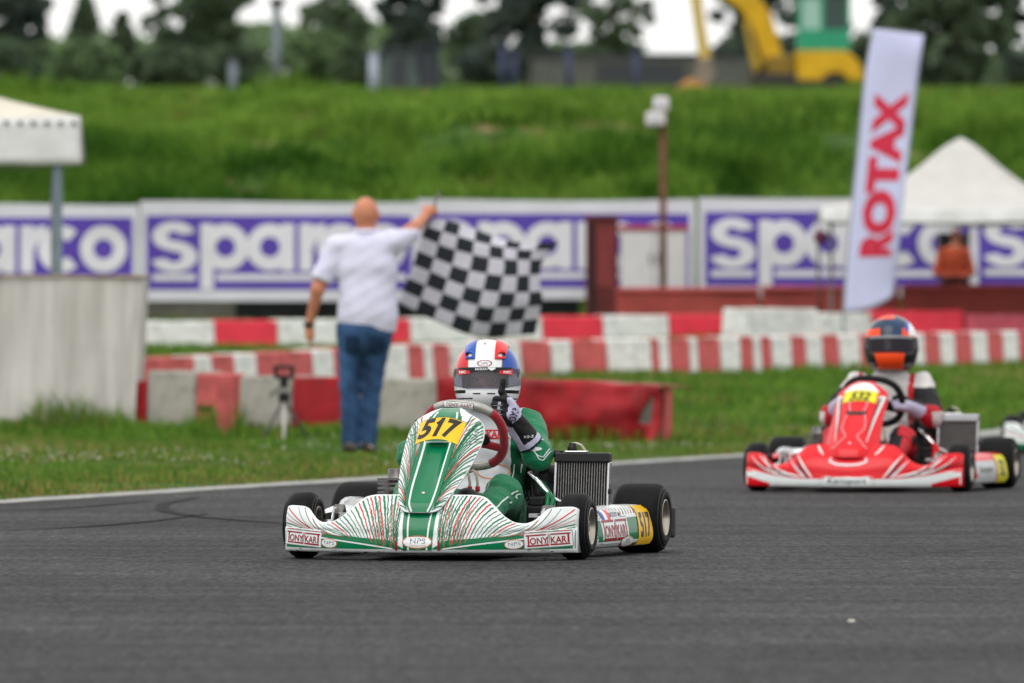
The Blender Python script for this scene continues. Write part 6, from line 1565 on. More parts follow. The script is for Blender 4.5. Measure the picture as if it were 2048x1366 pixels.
# ------------------------------------------------------------------ advertising banners
def ring(cx, cy, Ro, Ri, a0=0, a1=360, n=28, ex=1.0): return grid2d(lambda a, b: (cx + ex * math.cos(R(a0 + (a1 - a0) * a)) * (Ri + (Ro - Ri) * b), cy + math.sin(R(a0 + (a1 - a0) * a)) * (Ri + (Ro - Ri) * b)), n, 1)
def banner(i, u0, lab):
    """u0: left edge of the purple panel in the photograph; one vinyl sheet 3 m long"""
    Yb = 92.0; k = Yb / F
    vtop, vbot = np.interp(u0 + 265, [0, 2048], [408, 393]), np.interp(u0 + 265, [0, 2048], [606, 592])
    root = thing('advertising_banner', lab, 'banner', (ax(u0 + 265, Yb), Yb, az(vbot, Yb)), 0, 'row of purple and white banners')
    hh = (vbot - vtop) * k; hw = 556 * k / 2
    wav = lambda x, z: 0.03 * math.sin(x * 2.1 + i) * (z / hh - 0.5) + 0.014 * float(vnoise((x + i * 3) * 2.5, z * 3, 71))
    def lay(sh, dy): return [(x, wav(x, z) - dy, z) for x, z in sh[0]], sh[1]
    V, Q = lay(grid2d(lambda a, b: ((2 * a - 1) * (hw - 0.003), hh * b + 0.012 * math.sin(a * 5 + i) * b), 36, 12), 0)
    c_ = obj('banner_sheet', mesh_from('banner_sheet', V, Q, C_banner), root)
    def px(x, v): return ((x - 265) * k, (vbot - (v + (vbot - 605))) * k)       # panel pixels -> metres
    x0, z0 = px(0, 582); x1, z1 = px(530, 434)
    V, Q = lay(grid2d(lambda a, b: (x0 + (x1 - x0) * a, z0 + (z1 - z0) * b), 36, 10), 0.006); obj('logo_panel', mesh_from('logo_panel', V, Q, C_purple), root)
    V, Q = [], []
    def add(sh, dy=0.012):
        v, q = lay(sh, dy); o = len(V); V.extend(v); Q.extend([tuple(o + a for a in f) for f in q])
    def pring(cx, cv, Ro, Ri, a0=0, a1=360, ex=1.0):
        x, z = px(cx, cv); add(ring(x, z, Ro * k, Ri * k, a0, a1, 28, ex))
    def prect(xa, va, xb, vb):
        a = px(xa, va); b = px(xb, vb); add(rect2d(a[0], b[1], b[0], a[1], max(2, int((xb - xa) / 15)), max(2, int((vb - va) / 15))), 0.0125)
    # s
    pring(55, 475, 29, 9, 15, 270, 1.5); pring(55, 516, 31, 11, -165, 90, 1.5); prect(50, 484, 62, 506)
    # p
    pring(158, 497, 47, 20); prect(108, 450, 134, 582)
    # a
    pring(247, 497, 47, 20); prect(270, 450, 296, 545)
    # r
    prect(306, 450, 332, 545); pring(356, 496, 46, 20, 88, 180)
    # c
    pring(388, 497, 47, 20, 48, 312)
    # o
    pring(472, 497, 47, 20)
    prect(12, 551, 98, 564); prect(140, 551, 520, 564)
    obj('lettering', mesh_from('lettering', V, Q, C_letter), root)
    for sx in (-1, 1): MB().tube([(sx * (hw - 0.03), 0.06, -az(vbot, Yb) + gz(0, 92.1)), (sx * (hw - 0.03), 0.06, hh)], 0.022, 8).build('support_post', M_darkmetal, root)
for i, (u0, lab) in enumerate(((-265, 'banner at the left edge, ending in rco behind the tent leg'), (293, 'banner with its s and p clear left of the marshal'), (848, 'banner behind the chequered flag'), (1410, 'banner between the cabinet and the tall feather flag'), (1957, 'banner at the far right under the gazebo'))):
    banner(i, u0, lab)
b = thing('low_wall', 'low grey concrete wall under the banners near the pale block', 'wall', (ax(300, 92.4), 92.4, gz(0, 92.4) - 0.02))
MB().box((-0.8, 0.0, 0.0), (0.92, 0.25, az(600, 92.4) - gz(0, 92.4) + 0.02), 0, None, 0.01).build('wall_slab', mat('grey_rendered_wall', (0.24, 0.225, 0.19), 0.85, var=0.2, dirt=0.4), b)
b = thing('rubber_wall', 'black rubber strip along the ground under the banners', 'wall', (ax(472, 92.4), 92.4, gz(0, 92.4) - 0.02))
MB().box((0.0, 0.0, 0.0), (3.72, 0.25, az(598, 92.4) - gz(0, 92.4) + 0.02), 0, None, 0.01).build('rubber_slab', mat('black_conveyor_rubber', (0.022, 0.023, 0.027), 0.7, var=0.3), b)

# ------------------------------------------------------------------ hoarding, booth, cabinet and poles
for i, (a, b_, lab) in enumerate(((1232, 1520, 'brick red hoarding panel below the cabinet and rusty pole'), (1523, 1800, 'brick red hoarding panel behind the tall feather flag'), (1803, 2110, 'brick red hoarding panel in front of the seated person'))):
    Yh = 89.6; x0, x1 = ax(a, Yh), ax(b_, Yh); g = gz((x0 + x1) / 2, Yh) - 0.02; h = az(np.interp(a, [1232, 1900], [577, 570]), Yh) - g
    r_ = thing('hoarding_panel', lab, 'barrier', ((x0 + x1) / 2, Yh, g), 0, 'red hoarding panels'); hw = (x1 - x0) / 2
    V, Q = grid2d(lambda s, t: ((2 * s - 1) * (hw - 0.004), h * t), 24, 6)
    V = [(x, 0.03 * float(vnoise(x * 2 + i * 9, z * 2, 81)), z + 0.01 * float(vnoise(x * 3, i, 82)) * (z > 0.01)) for x, z in V]
    o_ = obj('panel_sheet', mesh_from('panel_sheet', V, Q, C_wall), r_); s_ = o_.modifiers.new('thickness', 'SOLIDIFY'); s_.thickness = 0.03
    MB().box((-hw + 0.01, -0.045, h - 0.03), (hw - 0.01, 0.03, h + 0.012), 0, None, 0.006).build('top_rail', C_fade, r_)
Yc = 90.4
def bx(name, label, cat, u0, u1, v0, Y, m, dep, parts=None):
    x0, x1 = ax(u0, Y), ax(u1, Y); g = gz((x0 + x1) / 2, Y) - 0.02; h = az(v0, Y) - g
    r_ = thing(name, label, cat, ((x0 + x1) / 2, Y, g)); hw = (x1 - x0) / 2
    MB().box((-hw, 0, 0), (hw, dep, h), 0, None, 0.012).build('case', m, r_)
    return r_, hw, h
r_, hw, h = bx('marshal_booth', 'narrow oxblood red booth left of the white cabinet', 'booth', 1172, 1236, 437, Yc, C_dkred, 0.5)
MB().box((-hw + 0.03, -0.018, 0.04), (-hw + 0.10, -0.002, h - 0.04), 0, None, 0.004).build('left_strip', mat('dark_brown_strip', (0.03, 0.015, 0.013), 0.7), r_)  # dark brown strip down the left of the booth front
MB().box((-hw - 0.02, -0.03, h + 0.002), (hw + 0.02, 0.53, h + 0.03), 0, None, 0.006).build('booth_roof', C_dkred, r_)
MB().box((-hw + 0.11, -0.012, 0.45), (hw - 0.03, -0.002, h - 0.08), 0, None, 0.004).build('booth_panel', mat('booth_red_panel', (0.19, 0.035, 0.035), 0.6, var=0.2), r_)
r_, hw, h = bx('cabinet', 'white cabinet with red top strip below the rusty pole', 'cabinet', 1241, 1374, 460, Yc, mat('cabinet_white_metal', (0.56, 0.56, 0.57), 0.5, var=0.08, dirt=0.3), 0.35)
MB().box((-hw - 0.02, -0.03, h + 0.002), (hw + 0.02, 0.37, h + 0.05), 0, None, 0.006).build('top_strip', mat('cabinet_red_strip', (0.42, 0.05, 0.07), 0.5), r_)
for sx in (-1, 1):
    dr = MB(); dr.box((min(0.006 * sx, sx * (hw - 0.02)), -0.016, 0.25), (max(0.006 * sx, sx * (hw - 0.02)), -0.002, h - 0.03), 0, None, 0.004); d_ = dr.build('cabinet_door', mat('cabinet_door_metal', (0.60, 0.60, 0.61), 0.45, var=0.06), r_)
    MB().box((sx * 0.04 - 0.008, -0.03, 0.7), (sx * 0.04 + 0.008, -0.017, 0.82), 0, None, 0.003).build('door_handle', M_darkmetal, d_)
# rusty pole with two lamp heads
Yp = 89.9; xp = ax(1326, Yp); g = gz(xp, Yp) - 0.02
r_ = thing('lamp_post', 'rusty brown pole carrying two white floodlight heads', 'lamp post', (xp, Yp, g))
MB().tube([(0, 0, 0), (0.0, 0, az(240, Yp) - g)], 0.036, 12).build('pole', C_rust, r_)
MB().tube([(-0.10, -0.02, az(250, Yp) - g), (0.02, 0.0, az(250, Yp) - g), (0.02, 0, az(205, Yp) - g)], 0.014, 8).build('bracket', C_rust, r_)
for (uu, vv, sx_, sz_) in ((1311, 238, 0.105, 0.075), (1322, 208, 0.085, 0.075)):
    p = at(uu, vv, Yp) - Vector((xp, Yp, g)); hd = MB(); hd.box((p.x - sx_, -0.12, p.z - sz_), (p.x + sx_, 0.06, p.z + sz_), 0, None, 0.03); hh_ = hd.build('lamp_head', C_lamp, r_)
    MB().box((p.x - sx_ * 0.75, -0.126, p.z - sz_ * 0.6), (p.x + sx_ * 0.75, -0.1215, p.z + sz_ * 0.6), 0, None, 0.002).build('lamp_glass', mat('lamp_glass', (0.55, 0.55, 0.58), 0.15), hh_)
# round sign on a thin pole
Ys = 88.6; xs_ = ax(1637, Ys); g = gz(xs_, Ys) - 0.02
r_ = thing('round_sign', 'small round dark sign on a thin pole left of the feather flag', 'sign', (xs_, Ys, g))
MB().tube([(0, 0, 0), (0, 0, az(455, Ys) - g)], 0.018, 8).build('pole', M_darkmetal, r_)
MB().lathe([(-0.01, 0.0), (-0.01, 0.075), (0.01, 0.075), (0.01, 0.0)], 24, 0, Matrix.Translation((0.02, -0.03, az(474, Ys) - g)) @ Matrix.Rotation(R(90), 4, 'Z'), 'X', False).build('sign_disc', mat('faded_purple_red', (0.13, 0.035, 0.07), 0.5), r_)

# ------------------------------------------------------------------ feather flag
def feather():
    Yf = 84.5; base = Vector((ax(1690, Yf), Yf, gz(ax(1690, Yf), Yf) - 0.02))
    root = thing('feather_flag', 'tall white feather flag with red vertical lettering', 'flag', base)
    Lp = [(625, 1689), (500, 1697), (300, 1717), (140, 1733), (58, 1747)]; Rp = [(592, 1786), (500, 1797), (300, 1818), (140, 1838), (70, 1848)]
    def edge(P_, t): n_ = len(P_) - 1; return np.array((interp(t * n_, range(n_ + 1), [p[1] for p in P_]), interp(t * n_, range(n_ + 1), [p[0] for p in P_])))
    def pt(s, t, dy=0.0):
        p = edge(Lp, t) * (1 - s) + edge(Rp, t) * s
        if t < 0.12: p[1] += (1 - t / 0.12) * 10 * math.sin(math.pi * s)
        y = 0.05 * math.sin(t * 5 + s * 1.5) * s + 0.03 * math.sin(t * 11 + 1) * s
        return at(p[0], p[1], Yf + y - dy) - base
    V = [pt(i / 10, j / 50) for j in range(51) for i in range(11)]
    Q = [(j * 11 + i, j * 11 + i + 1, (j + 1) * 11 + i + 1, (j + 1) * 11 + i) for j in range(50) for i in range(10)]
    cl = obj('flag_cloth', mesh_from('flag_cloth', V, Q, mat('white_flag_polyester', (0.58, 0.60, 0.84), 0.7, var=0.04, scale=3)), root)
    sm_ = cl.modifiers.new('cloth', 'SOLIDIFY'); sm_.thickness = 0.003; sm_.offset = 1
    t2 = text2d('ROTAX', 1.0, 0.07, 0, 1.0, 0.06, 1.02); xs2 = [p[0] for p in t2[0]]; ys2 = [p[1] for p in t2[0]]
    V = []
    for x, y in t2[0]:
        a = (x - min(xs2)) / (max(xs2) - min(xs2)); b_ = (y - min(ys2)) / (max(ys2) - min(ys2))
        V.append(pt(0.87 - 0.66 * b_, 0.225 + (0.665 - 0.225) * a, 0.008))
    obj('lettering', mesh_from('lettering', V, t2[1], mat('red_flag_print', (0.62, 0.03, 0.07), 0.6)), root)
    pl = MB(); pl.tube([Vector((0, 0, 0))] + [pt(0.0, t) + Vector((-0.012, 0.012, 0)) for t in (0, 0.25, 0.5, 0.75, 1.0)] + [pt(0.5, 1.0) + Vector((0, 0.012, 0.02)), pt(0.95, 1.0) + Vector((0, 0.012, 0.012))], [0.012, 0.012, 0.011, 0.010, 0.009, 0.008, 0.006, 0.005], 8)
    pl.build('flag_pole', mat('grey_glass_fibre', (0.25, 0.27, 0.28), 0.4), root)
    MB().box((-0.2, -0.2, 0), (0.2, 0.2, 0.03), 0, None, 0.008).build('base_plate', M_darkmetal, root)
feather()

# ------------------------------------------------------------------ tents
def tent(label, corner, rotz, side, z_eave, z_peak, val, ground, roofm, valm, sag=0.35, leg=0.042, legm=None):
    root = thing('canopy_tent', label, 'tent', (corner[0], corner[1], ground), rotz)
    S, he, hp = side, z_eave - ground, z_peak - ground
    # local: corner at the origin, tent reaches to -X and +Y
    n_ = 18; V = []; Q = []
    for f in range(4):
        cs = [(-S, 0), (0, 0), (0, S), (-S, S)]; a = cs[f]; b_ = cs[(f + 1) % 4]; o = len(V)
        for j in range(n_ + 1):
            t = j / n_; zz = he + (hp - he) * (t ** (1 + 1.2 * sag))
            zz = hp - (hp - he) * (1 - t) ** 1.0 - sag * 0.28 * (hp - he) * math.sin(math.pi * t)
            zz = zz - (hp - he) * 0.10 * max(0, (t - 0.80) / 0.2) ** 2 if sag > 0.5 else zz
            for i in range(n_ + 1):
                s = i / n_; ex = a[0] + (b_[0] - a[0]) * s; ey = a[1] + (b_[1] - a[1]) * s
                dip = 0.025 * math.sin(math.pi * s) * (1 - t)
                x = ex * (1 - t) + (-S / 2) * t; y = ey * (1 - t) + (S / 2) * t
                V.append((x, y, zz - dip))
        for j in range(n_):
            for i in range(n_): k = o + j * (n_ + 1) + i; Q.append((k, k + 1, k + n_ + 2, k + n_ + 1))
    o_ = obj('roof_cloth', mesh_from('roof_cloth', V, Q, roofm), root)
    sm_ = o_.modifiers.new('cloth', 'SOLIDIFY'); sm_.thickness = 0.004
    for f in range(4):
        cs = [(-S, 0), (0, 0), (0, S), (-S, S)]; a = cs[f]; b_ = cs[(f + 1) % 4]; V = []
        ox, oy = [(0, -1), (1, 0), (0, 1), (-1, 0)][f]
        for j in range(7):
            t = j / 6
            for i in range(41):
                s = i / 40; fold = (0.012 * math.sin(s * 46) + 0.012 * math.sin(s * 19 + 1)) * t + 0.03 * t + 0.006
                V.append((a[0] + (b_[0] - a[0]) * s + ox * fold, a[1] + (b_[1] - a[1]) * s + oy * fold, he - 0.025 * math.sin(math.pi * s) - val * t - 0.008 * math.sin(s * 15) * (t > 0.9)))
        Q = [(j * 41 + i, (j + 1) * 41 + i, (j + 1) * 41 + i + 1, j * 41 + i + 1) for j in range(6) for i in range(40)]
        if f < 2 and sag < 0.5:
            lc = MB()
            for q_ in range(26):
                s = (q_ + 0.5) / 26; px_, py_ = a[0] + (b_[0] - a[0]) * s, a[1] + (b_[1] - a[1]) * s; wx, wy = (0.018, 0.004) if f == 0 else (0.004, 0.018)
                lc.box((px_ + ox * 0.022 - wx, py_ + oy * 0.022 - wy, he - 0.075), (px_ + ox * 0.022 + wx, py_ + oy * 0.022 + wy, he - 0.045))
            lc.build('valance_lacing', mat('lacing_cord', (0.10, 0.09, 0.08), 0.8), root)['kind'] = 'stuff'
        vo = obj('valance', mesh_from('valance', V, Q, valm), root); sm_ = vo.modifiers.new('cloth', 'SOLIDIFY'); sm_.thickness = 0.003
    for (x, y) in ((-0.17, 0.10), (-S + 0.10, 0.10), (-0.10, S - 0.10), (-S + 0.10, S - 0.10)):
        MB().box((x - leg, y - leg * 0.7, 0), (x + leg, y + leg * 0.7, he - 0.02), 0, None, 0.004).build('tent_leg', legm or C_steel, root)
    return root
Yt = 70.0
tent('cream canopy tent with white scalloped valance at the left edge', (ax(160, Yt), Yt), R(20), 3.0, az(232, Yt), az(85, Yt), (327 - 232) / F * Yt, gz(ax(120, Yt), Yt) - 0.02, C_canvas, C_canvasw)
Yt = 87.2
tn = tent('white peaked gazebo with sagging roof at the right', (ax(2150, Yt), Yt), R(-9), 2.62, az(412, Yt), az(258, Yt + 1.2), (442 - 412) / F * Yt, gz(ax(1900, 88), 88) - 0.02, mat('ivory_canvas', (0.50, 0.49, 0.465), 0.75, var=0.05, bump=0.3, bscale=4, bump_dist=0.02), C_canvasw, 0.8, 0.018, M_darkmetal)

# ------------------------------------------------------------------ camera tripod
Yt = 61.2; xt = ax(568, Yt); g = gz(xt, Yt)
r_ = thing('camera_tripod', 'small grey camera tripod with black head standing on the verge', 'tripod', (xt, Yt, g))
zc = az(800, Yt) - g
for (uu, yy) in ((520, -0.12), (570, -0.28), (620, 0.14)):
    lg = MB(); p = Vector((ax(uu, Yt) - xt, yy, 0)); lg.tube([Vector((0, 0, zc)), p * 0.55 + Vector((0, 0, zc * 0.45)), p], [0.013, 0.012, 0.009], 8); lg.build('leg', mat('tripod_aluminium', (0.09, 0.085, 0.08), 0.5, 0.2) if uu != 570 else mat('tripod_pale_leg', (0.46, 0.42, 0.41), 0.5), r_)
MB().tube([(0, 0, zc - 0.10), (0, 0, zc + 0.11)], 0.010, 8).build('centre_column', M_darkmetal, r_)
MB().box((-0.04, -0.04, zc - 0.015), (0.04, 0.04, zc + 0.055), 0, None, 0.01).build('shoulder', M_blackpl, r_)
MB().box((-0.030, -0.03, zc + 0.09), (0.030, 0.03, zc + 0.17), 0, None, 0.01).build('pan_head', M_blackpl, r_)
hd = MB(); hd.box((-0.075, -0.04, zc + 0.225), (0.075, 0.04, zc + 0.25), 0, None, 0.008); hd.box((-0.075, -0.04, zc + 0.16), (-0.045, 0.04, zc + 0.24), 0, None, 0.008); hd.box((0.045, -0.04, zc + 0.16), (0.075, 0.04, zc + 0.24), 0, None, 0.008); hd.box((-0.06, -0.03, zc + 0.15), (0.06, 0.03, zc + 0.175), 0, None, 0.006)
hd.build('camera_cradle', M_blackpl, r_)
MB().tube([(0.0, 0.0, zc + 0.12), (-0.10, -0.06, zc + 0.03)], 0.008, 8).build('pan_handle', M_blackpl, r_)

# ------------------------------------------------------------------ excavator on the hilltop
def excavator():
    Ye = 175.0; k = F / Ye; base = Vector((ax(1610, Ye), Ye, gz(ax(1610, Ye), Ye)))
    vg = YH - (base.z - 1) * k
    root = thing('excavator', 'yellow and green excavator working on top of the embankment', 'excavator', base)
    q = lambda u, v, y=0.0: Vector(((u - 1610) / k, y, (vg - v) / k))
    Ym = mat('excavator_yellow', (0.62, 0.36, 0.012), 0.45, var=0.12, scale=3, dirt=0.35); Gm = mat('excavator_green', (0.03, 0.30, 0.16), 0.4, var=0.1, dirt=0.2); Dk = mat('excavator_dark', (0.03, 0.028, 0.025), 0.7)
    gl = mat('cab_glass', (0.03, 0.06, 0.055), 0.08, coat=0.5)
    def bxp(name, u0, v0, u1, v1, y0, y1, m, ch=0.04, parent=root):
        a, b_ = q(u0, v1), q(u1, v0); return MB().box((a.x, y0, a.z), (b_.x, y1, b_.z), 0, None, ch).build(name, m, parent)
    for y in (-0.75, 0.35):
        tr = bxp('crawler_track', 1500, 148, 1690, vg + 2, y, y + 0.42, Dk, 0.14)
    bxp('turntable', 1560, 138, 1640, 150, -0.4, 0.5, Dk)
    bxp('swing_frame', 1532, 112, 1591, 158, -0.5, 0.5, mat('excavator_dark_yellow_frame', (0.22, 0.14, 0.02), 0.6, var=0.35), 0.05)  # frame box in a darker yellow-brown than the deck
    hood = MB(); sec = [(1590, 104), (1690, 104), (1712, 122), (1726, 150), (1722, 166), (1700, 166), (1680, 148), (1655, 148), (1640, 164), (1592, 164)]
    A = [q(u, v, -0.75) for u, v in sec]; B = [q(u, v, 0.75) for u, v in sec]; n_ = len(sec)
    hood.add(A + B, [tuple(range(n_)), tuple(range(2 * n_ - 1, n_ - 1, -1))] + [(i, i + n_, (i + 1) % n_ + n_, (i + 1) % n_) for i in range(n_)]); hood.build('engine_deck', Ym, root, bevel=0.03)
    cab = bxp('cab', 1592, 62, 1698, 104, -0.7, 0.25, Gm, 0.03)
    for u in (1594, 1640, 1692): bxp('cab_pillar', u, -6, u + 6, 62, -0.7, -0.62, Gm, 0.01, cab)
    bxp('cab_pillar', 1594, -6, 1600, 62, 0.17, 0.25, Gm, 0.01, cab); bxp('cab_pillar', 1692, -6, 1698, 62, 0.17, 0.25, Gm, 0.01, cab)
    bxp('cab_roof', 1588, -16, 1702, -6, -0.74, 0.29, Gm, 0.03, cab)
    bxp('cab_window', 1601, -5, 1639, 61, -0.68, -0.66, mat('cab_glass_painted_reflection', (0.30, 0.50, 0.42), 0.1, coat=0.5), 0.004, cab); bxp('cab_window', 1647, -5, 1691, 61, -0.68, -0.66, gl, 0.004, cab)  # left pane paler: reflected light painted into the glass colour
    bxp('cab_window', 1601, -5, 1691, 61, 0.20, 0.22, gl, 0.004, cab)
    bxp('cab_seat', 1630, 30, 1665, 62, -0.45, -0.05, Dk, 0.04, cab)
    def beam(name, pts, w, m):
        b_ = MB(); P_ = [q(u, v) for u, v in pts]; n_ = len(P_); V = []
        for i, p in enumerate(P_):
            t = (P_[min(i + 1, n_ - 1)] - P_[max(i - 1, 0)]).normalized(); nn = Vector((-t.z, 0, t.x)); ww = w[i] / 2
            for sy in (-0.14, 0.14):
                V.append(p + nn * ww + Vector((0, sy - 0.2, 0))); V.append(p - nn * ww + Vector((0, sy - 0.2, 0)))
        fs = []
        for i in range(n_ - 1):
            a, c_ = 4 * i, 4 * i + 4
            for x, y in ((0, 1), (1, 3), (3, 2), (2, 0)): fs.append((a + x, a + y, c_ + y, c_ + x))
        fs += [(0, 2, 3, 1), (4 * n_ - 4, 4 * n_ - 3, 4 * n_ - 1, 4 * n_ - 2)]
        b_.add(V, fs); return b_.build(name, m, root, bevel=0.02)
    beam('boom', [(1555, 160), (1540, 100), (1522, 40), (1492, 0), (1440, -30), (1395, -45)], [0.34, 0.42, 0.46, 0.46, 0.38, 0.28], Ym)
    beam('boom_cylinder', [(1528, 162), (1512, 130), (1500, 90), (1490, 40)], [0.28, 0.2, 0.12, 0.12], mat('excavator_worn_yellow', (0.40, 0.26, 0.03), 0.5, var=0.2))
    beam('dipper_arm', [(1382, -70), (1392, 0), (1400, 60), (1410, 120)], [0.35, 0.24, 0.22, 0.26], mat('excavator_pale_yellow', (0.52, 0.38, 0.09), 0.5, var=0.1))
    beam('boom_foot', [(1520, 168), (1545, 140), (1575, 128)], [0.5, 0.5, 0.35], mat('excavator_brown_linkage', (0.16, 0.10, 0.02), 0.6, var=0.3))
    beam('arm_cylinder', [(1478, -18), (1440, -48), (1402, -60)], [0.12, 0.10, 0.08], Dk)
    bk = MB(); pr = [(1396, 118), (1420, 118), (1430, 150), (1415, 172), (1380, 176), (1392, 150)]; A = [q(u, v, -0.55) for u, v in pr]; B = [q(u, v, 0.15) for u, v in pr]; n_ = 6
    bk.add(A + B, [tuple(range(n_)), tuple(range(2 * n_ - 1, n_ - 1, -1))] + [(i, i + n_, (i + 1) % n_ + n_, (i + 1) % n_) for i in range(n_)]); bk.build('bucket', mat('worn_steel_bucket', (0.25, 0.20, 0.16), 0.6, 0.3, var=0.3), root, bevel=0.02)
excavator()
# heap of soil by the bucket
Yd = 172.0; xd = ax(1385, Yd); V = []; Q = []
for j in range(9):
    for i in range(24):
        a = 2 * math.pi * i / 24; rr = j / 8; hh_ = 0.34 * (1 - rr ** 1.4) + 0.05 * float(vnoise(i * 0.9, j * 0.9, 91)) * (1 - rr)
        V.append((math.cos(a) * 0.62 * rr, math.sin(a) * 0.6 * rr, hh_))
for j in range(8):
    for i in range(24): Q.append((j * 24 + i, (j + 1) * 24 + i, (j + 1) * 24 + (i + 1) % 24, j * 24 + (i + 1) % 24))
so = obj('soil_heap', mesh_from('soil_heap', V, Q, mat('orange_soil', (0.30, 0.15, 0.045), 0.95, var=0.3, scale=6, bump=0.5, bscale=20)))
so.location = (xd, Yd, gz(xd, Yd) - 0.02); tag(so, 'heap of orange brown soil below the excavator bucket', 'soil heap')

# ------------------------------------------------------------------ hilltop posts
def post(name, label, cat, u, v0, Y, r, m, head=None):
    x = ax(u, Y); g = gz(x, Y) - 0.05; o_ = thing(name, label, cat, (x, Y, g)); MB().tube([(0, 0, 0), (0, 0, az(v0, Y) - g)], r, 10).build('pole', m, o_)
    if head: head(o_, az(v0, Y) - g)
    return o_
bl = mat('blue_post_paint', (0.045, 0.055, 0.11), 0.6); gp_ = mat('grey_blue_pole', (0.17, 0.20, 0.24), 0.5)
post('street_lamp', 'tall grey lamp pole standing above the embankment left of the trees gap', 'lamp post', 553, 6, 150, 0.075, gp_, lambda o_, z: MB().box((-0.12, -0.25, z - 0.05), (0.16, 0.12, z + 0.08), 0, None, 0.03).build('lamp_head', M_blackpl, o_))
def rail_post(o_, z): pass
FP = [(1005, 90, 'dark blue fence post nearest the dark trees'), (1028, 104, 'dark blue slanting brace post beside the first'), (1137, 92, 'dark blue fence post in the middle of the hilltop'), (1272, 100, 'dark blue fence post left of the excavator arm')]
for u, v, lab in FP: post('fence_post', lab, 'post', u, v, 160, 0.06, bl, lambda o_, z: MB().box((-0.10, -0.10, z), (0.10, 0.10, z + 0.03), 0, None, 0.01).build('post_cap', bl, o_)).__setitem__('group', 'blue hilltop fence posts')
post('fence_post', 'pale grey post on the hilltop beside the dark shed', 'post', 747, 108, 155, 0.09, mat('pale_grey_post', (0.34, 0.38, 0.46), 0.5), lambda o_, z: MB().box((-0.10, -0.10, z), (0.10, 0.10, z + 0.03), 0, None, 0.01).build('post_cap', gp_, o_))
post('fence_post', 'grey blue post below the big tree on the hilltop', 'post', 466, 124, 155, 0.08, gp_, lambda o_, z: MB().box((-0.10, -0.10, z), (0.10, 0.10, z + 0.03), 0, None, 0.01).build('post_cap', gp_, o_))
def shed(label, u0, u1, v0, Y, m):
    x0, x1 = ax(u0, Y), ax(u1, Y); g = gz((x0 + x1) / 2, Y) - 0.1; r_ = thing('shed', label, 'shed', ((x0 + x1) / 2, Y, g)); hw = (x1 - x0) / 2; h = az(v0, Y) - g
    MB().box((-hw, 0, 0), (hw, 1.0, h), 0, None, 0.02).build('shed_wall', m, r_); MB().box((-hw - 0.06, -0.08, h + 0.002), (hw + 0.06, 1.08, h + 0.06), 0, None, 0.01).build('shed_roof', Dk_, r_)
    MB().box((-hw * 0.4, -0.02, 0.05), (hw * 0.4, -0.002, h * 0.85), 0, None, 0.01).build('shed_door', Dk_, r_)
Dk_ = mat('shed_dark', (0.045, 0.05, 0.055), 0.7)
shed('narrow dark blue shed in front of the columnar tree', 836, 878, 92, 158, mat('shed_blue', (0.035, 0.040, 0.055), 0.7, var=0.2))
shed('grey blue container behind the pale post', 765, 832, 102, 165, mat('container_grey', (0.075, 0.095, 0.095), 0.7, var=0.25))
shed('low dark building behind the blue posts', 1060, 1500, 112, 215, mat('dark_building', (0.10, 0.105, 0.092), 0.9, var=0.3))

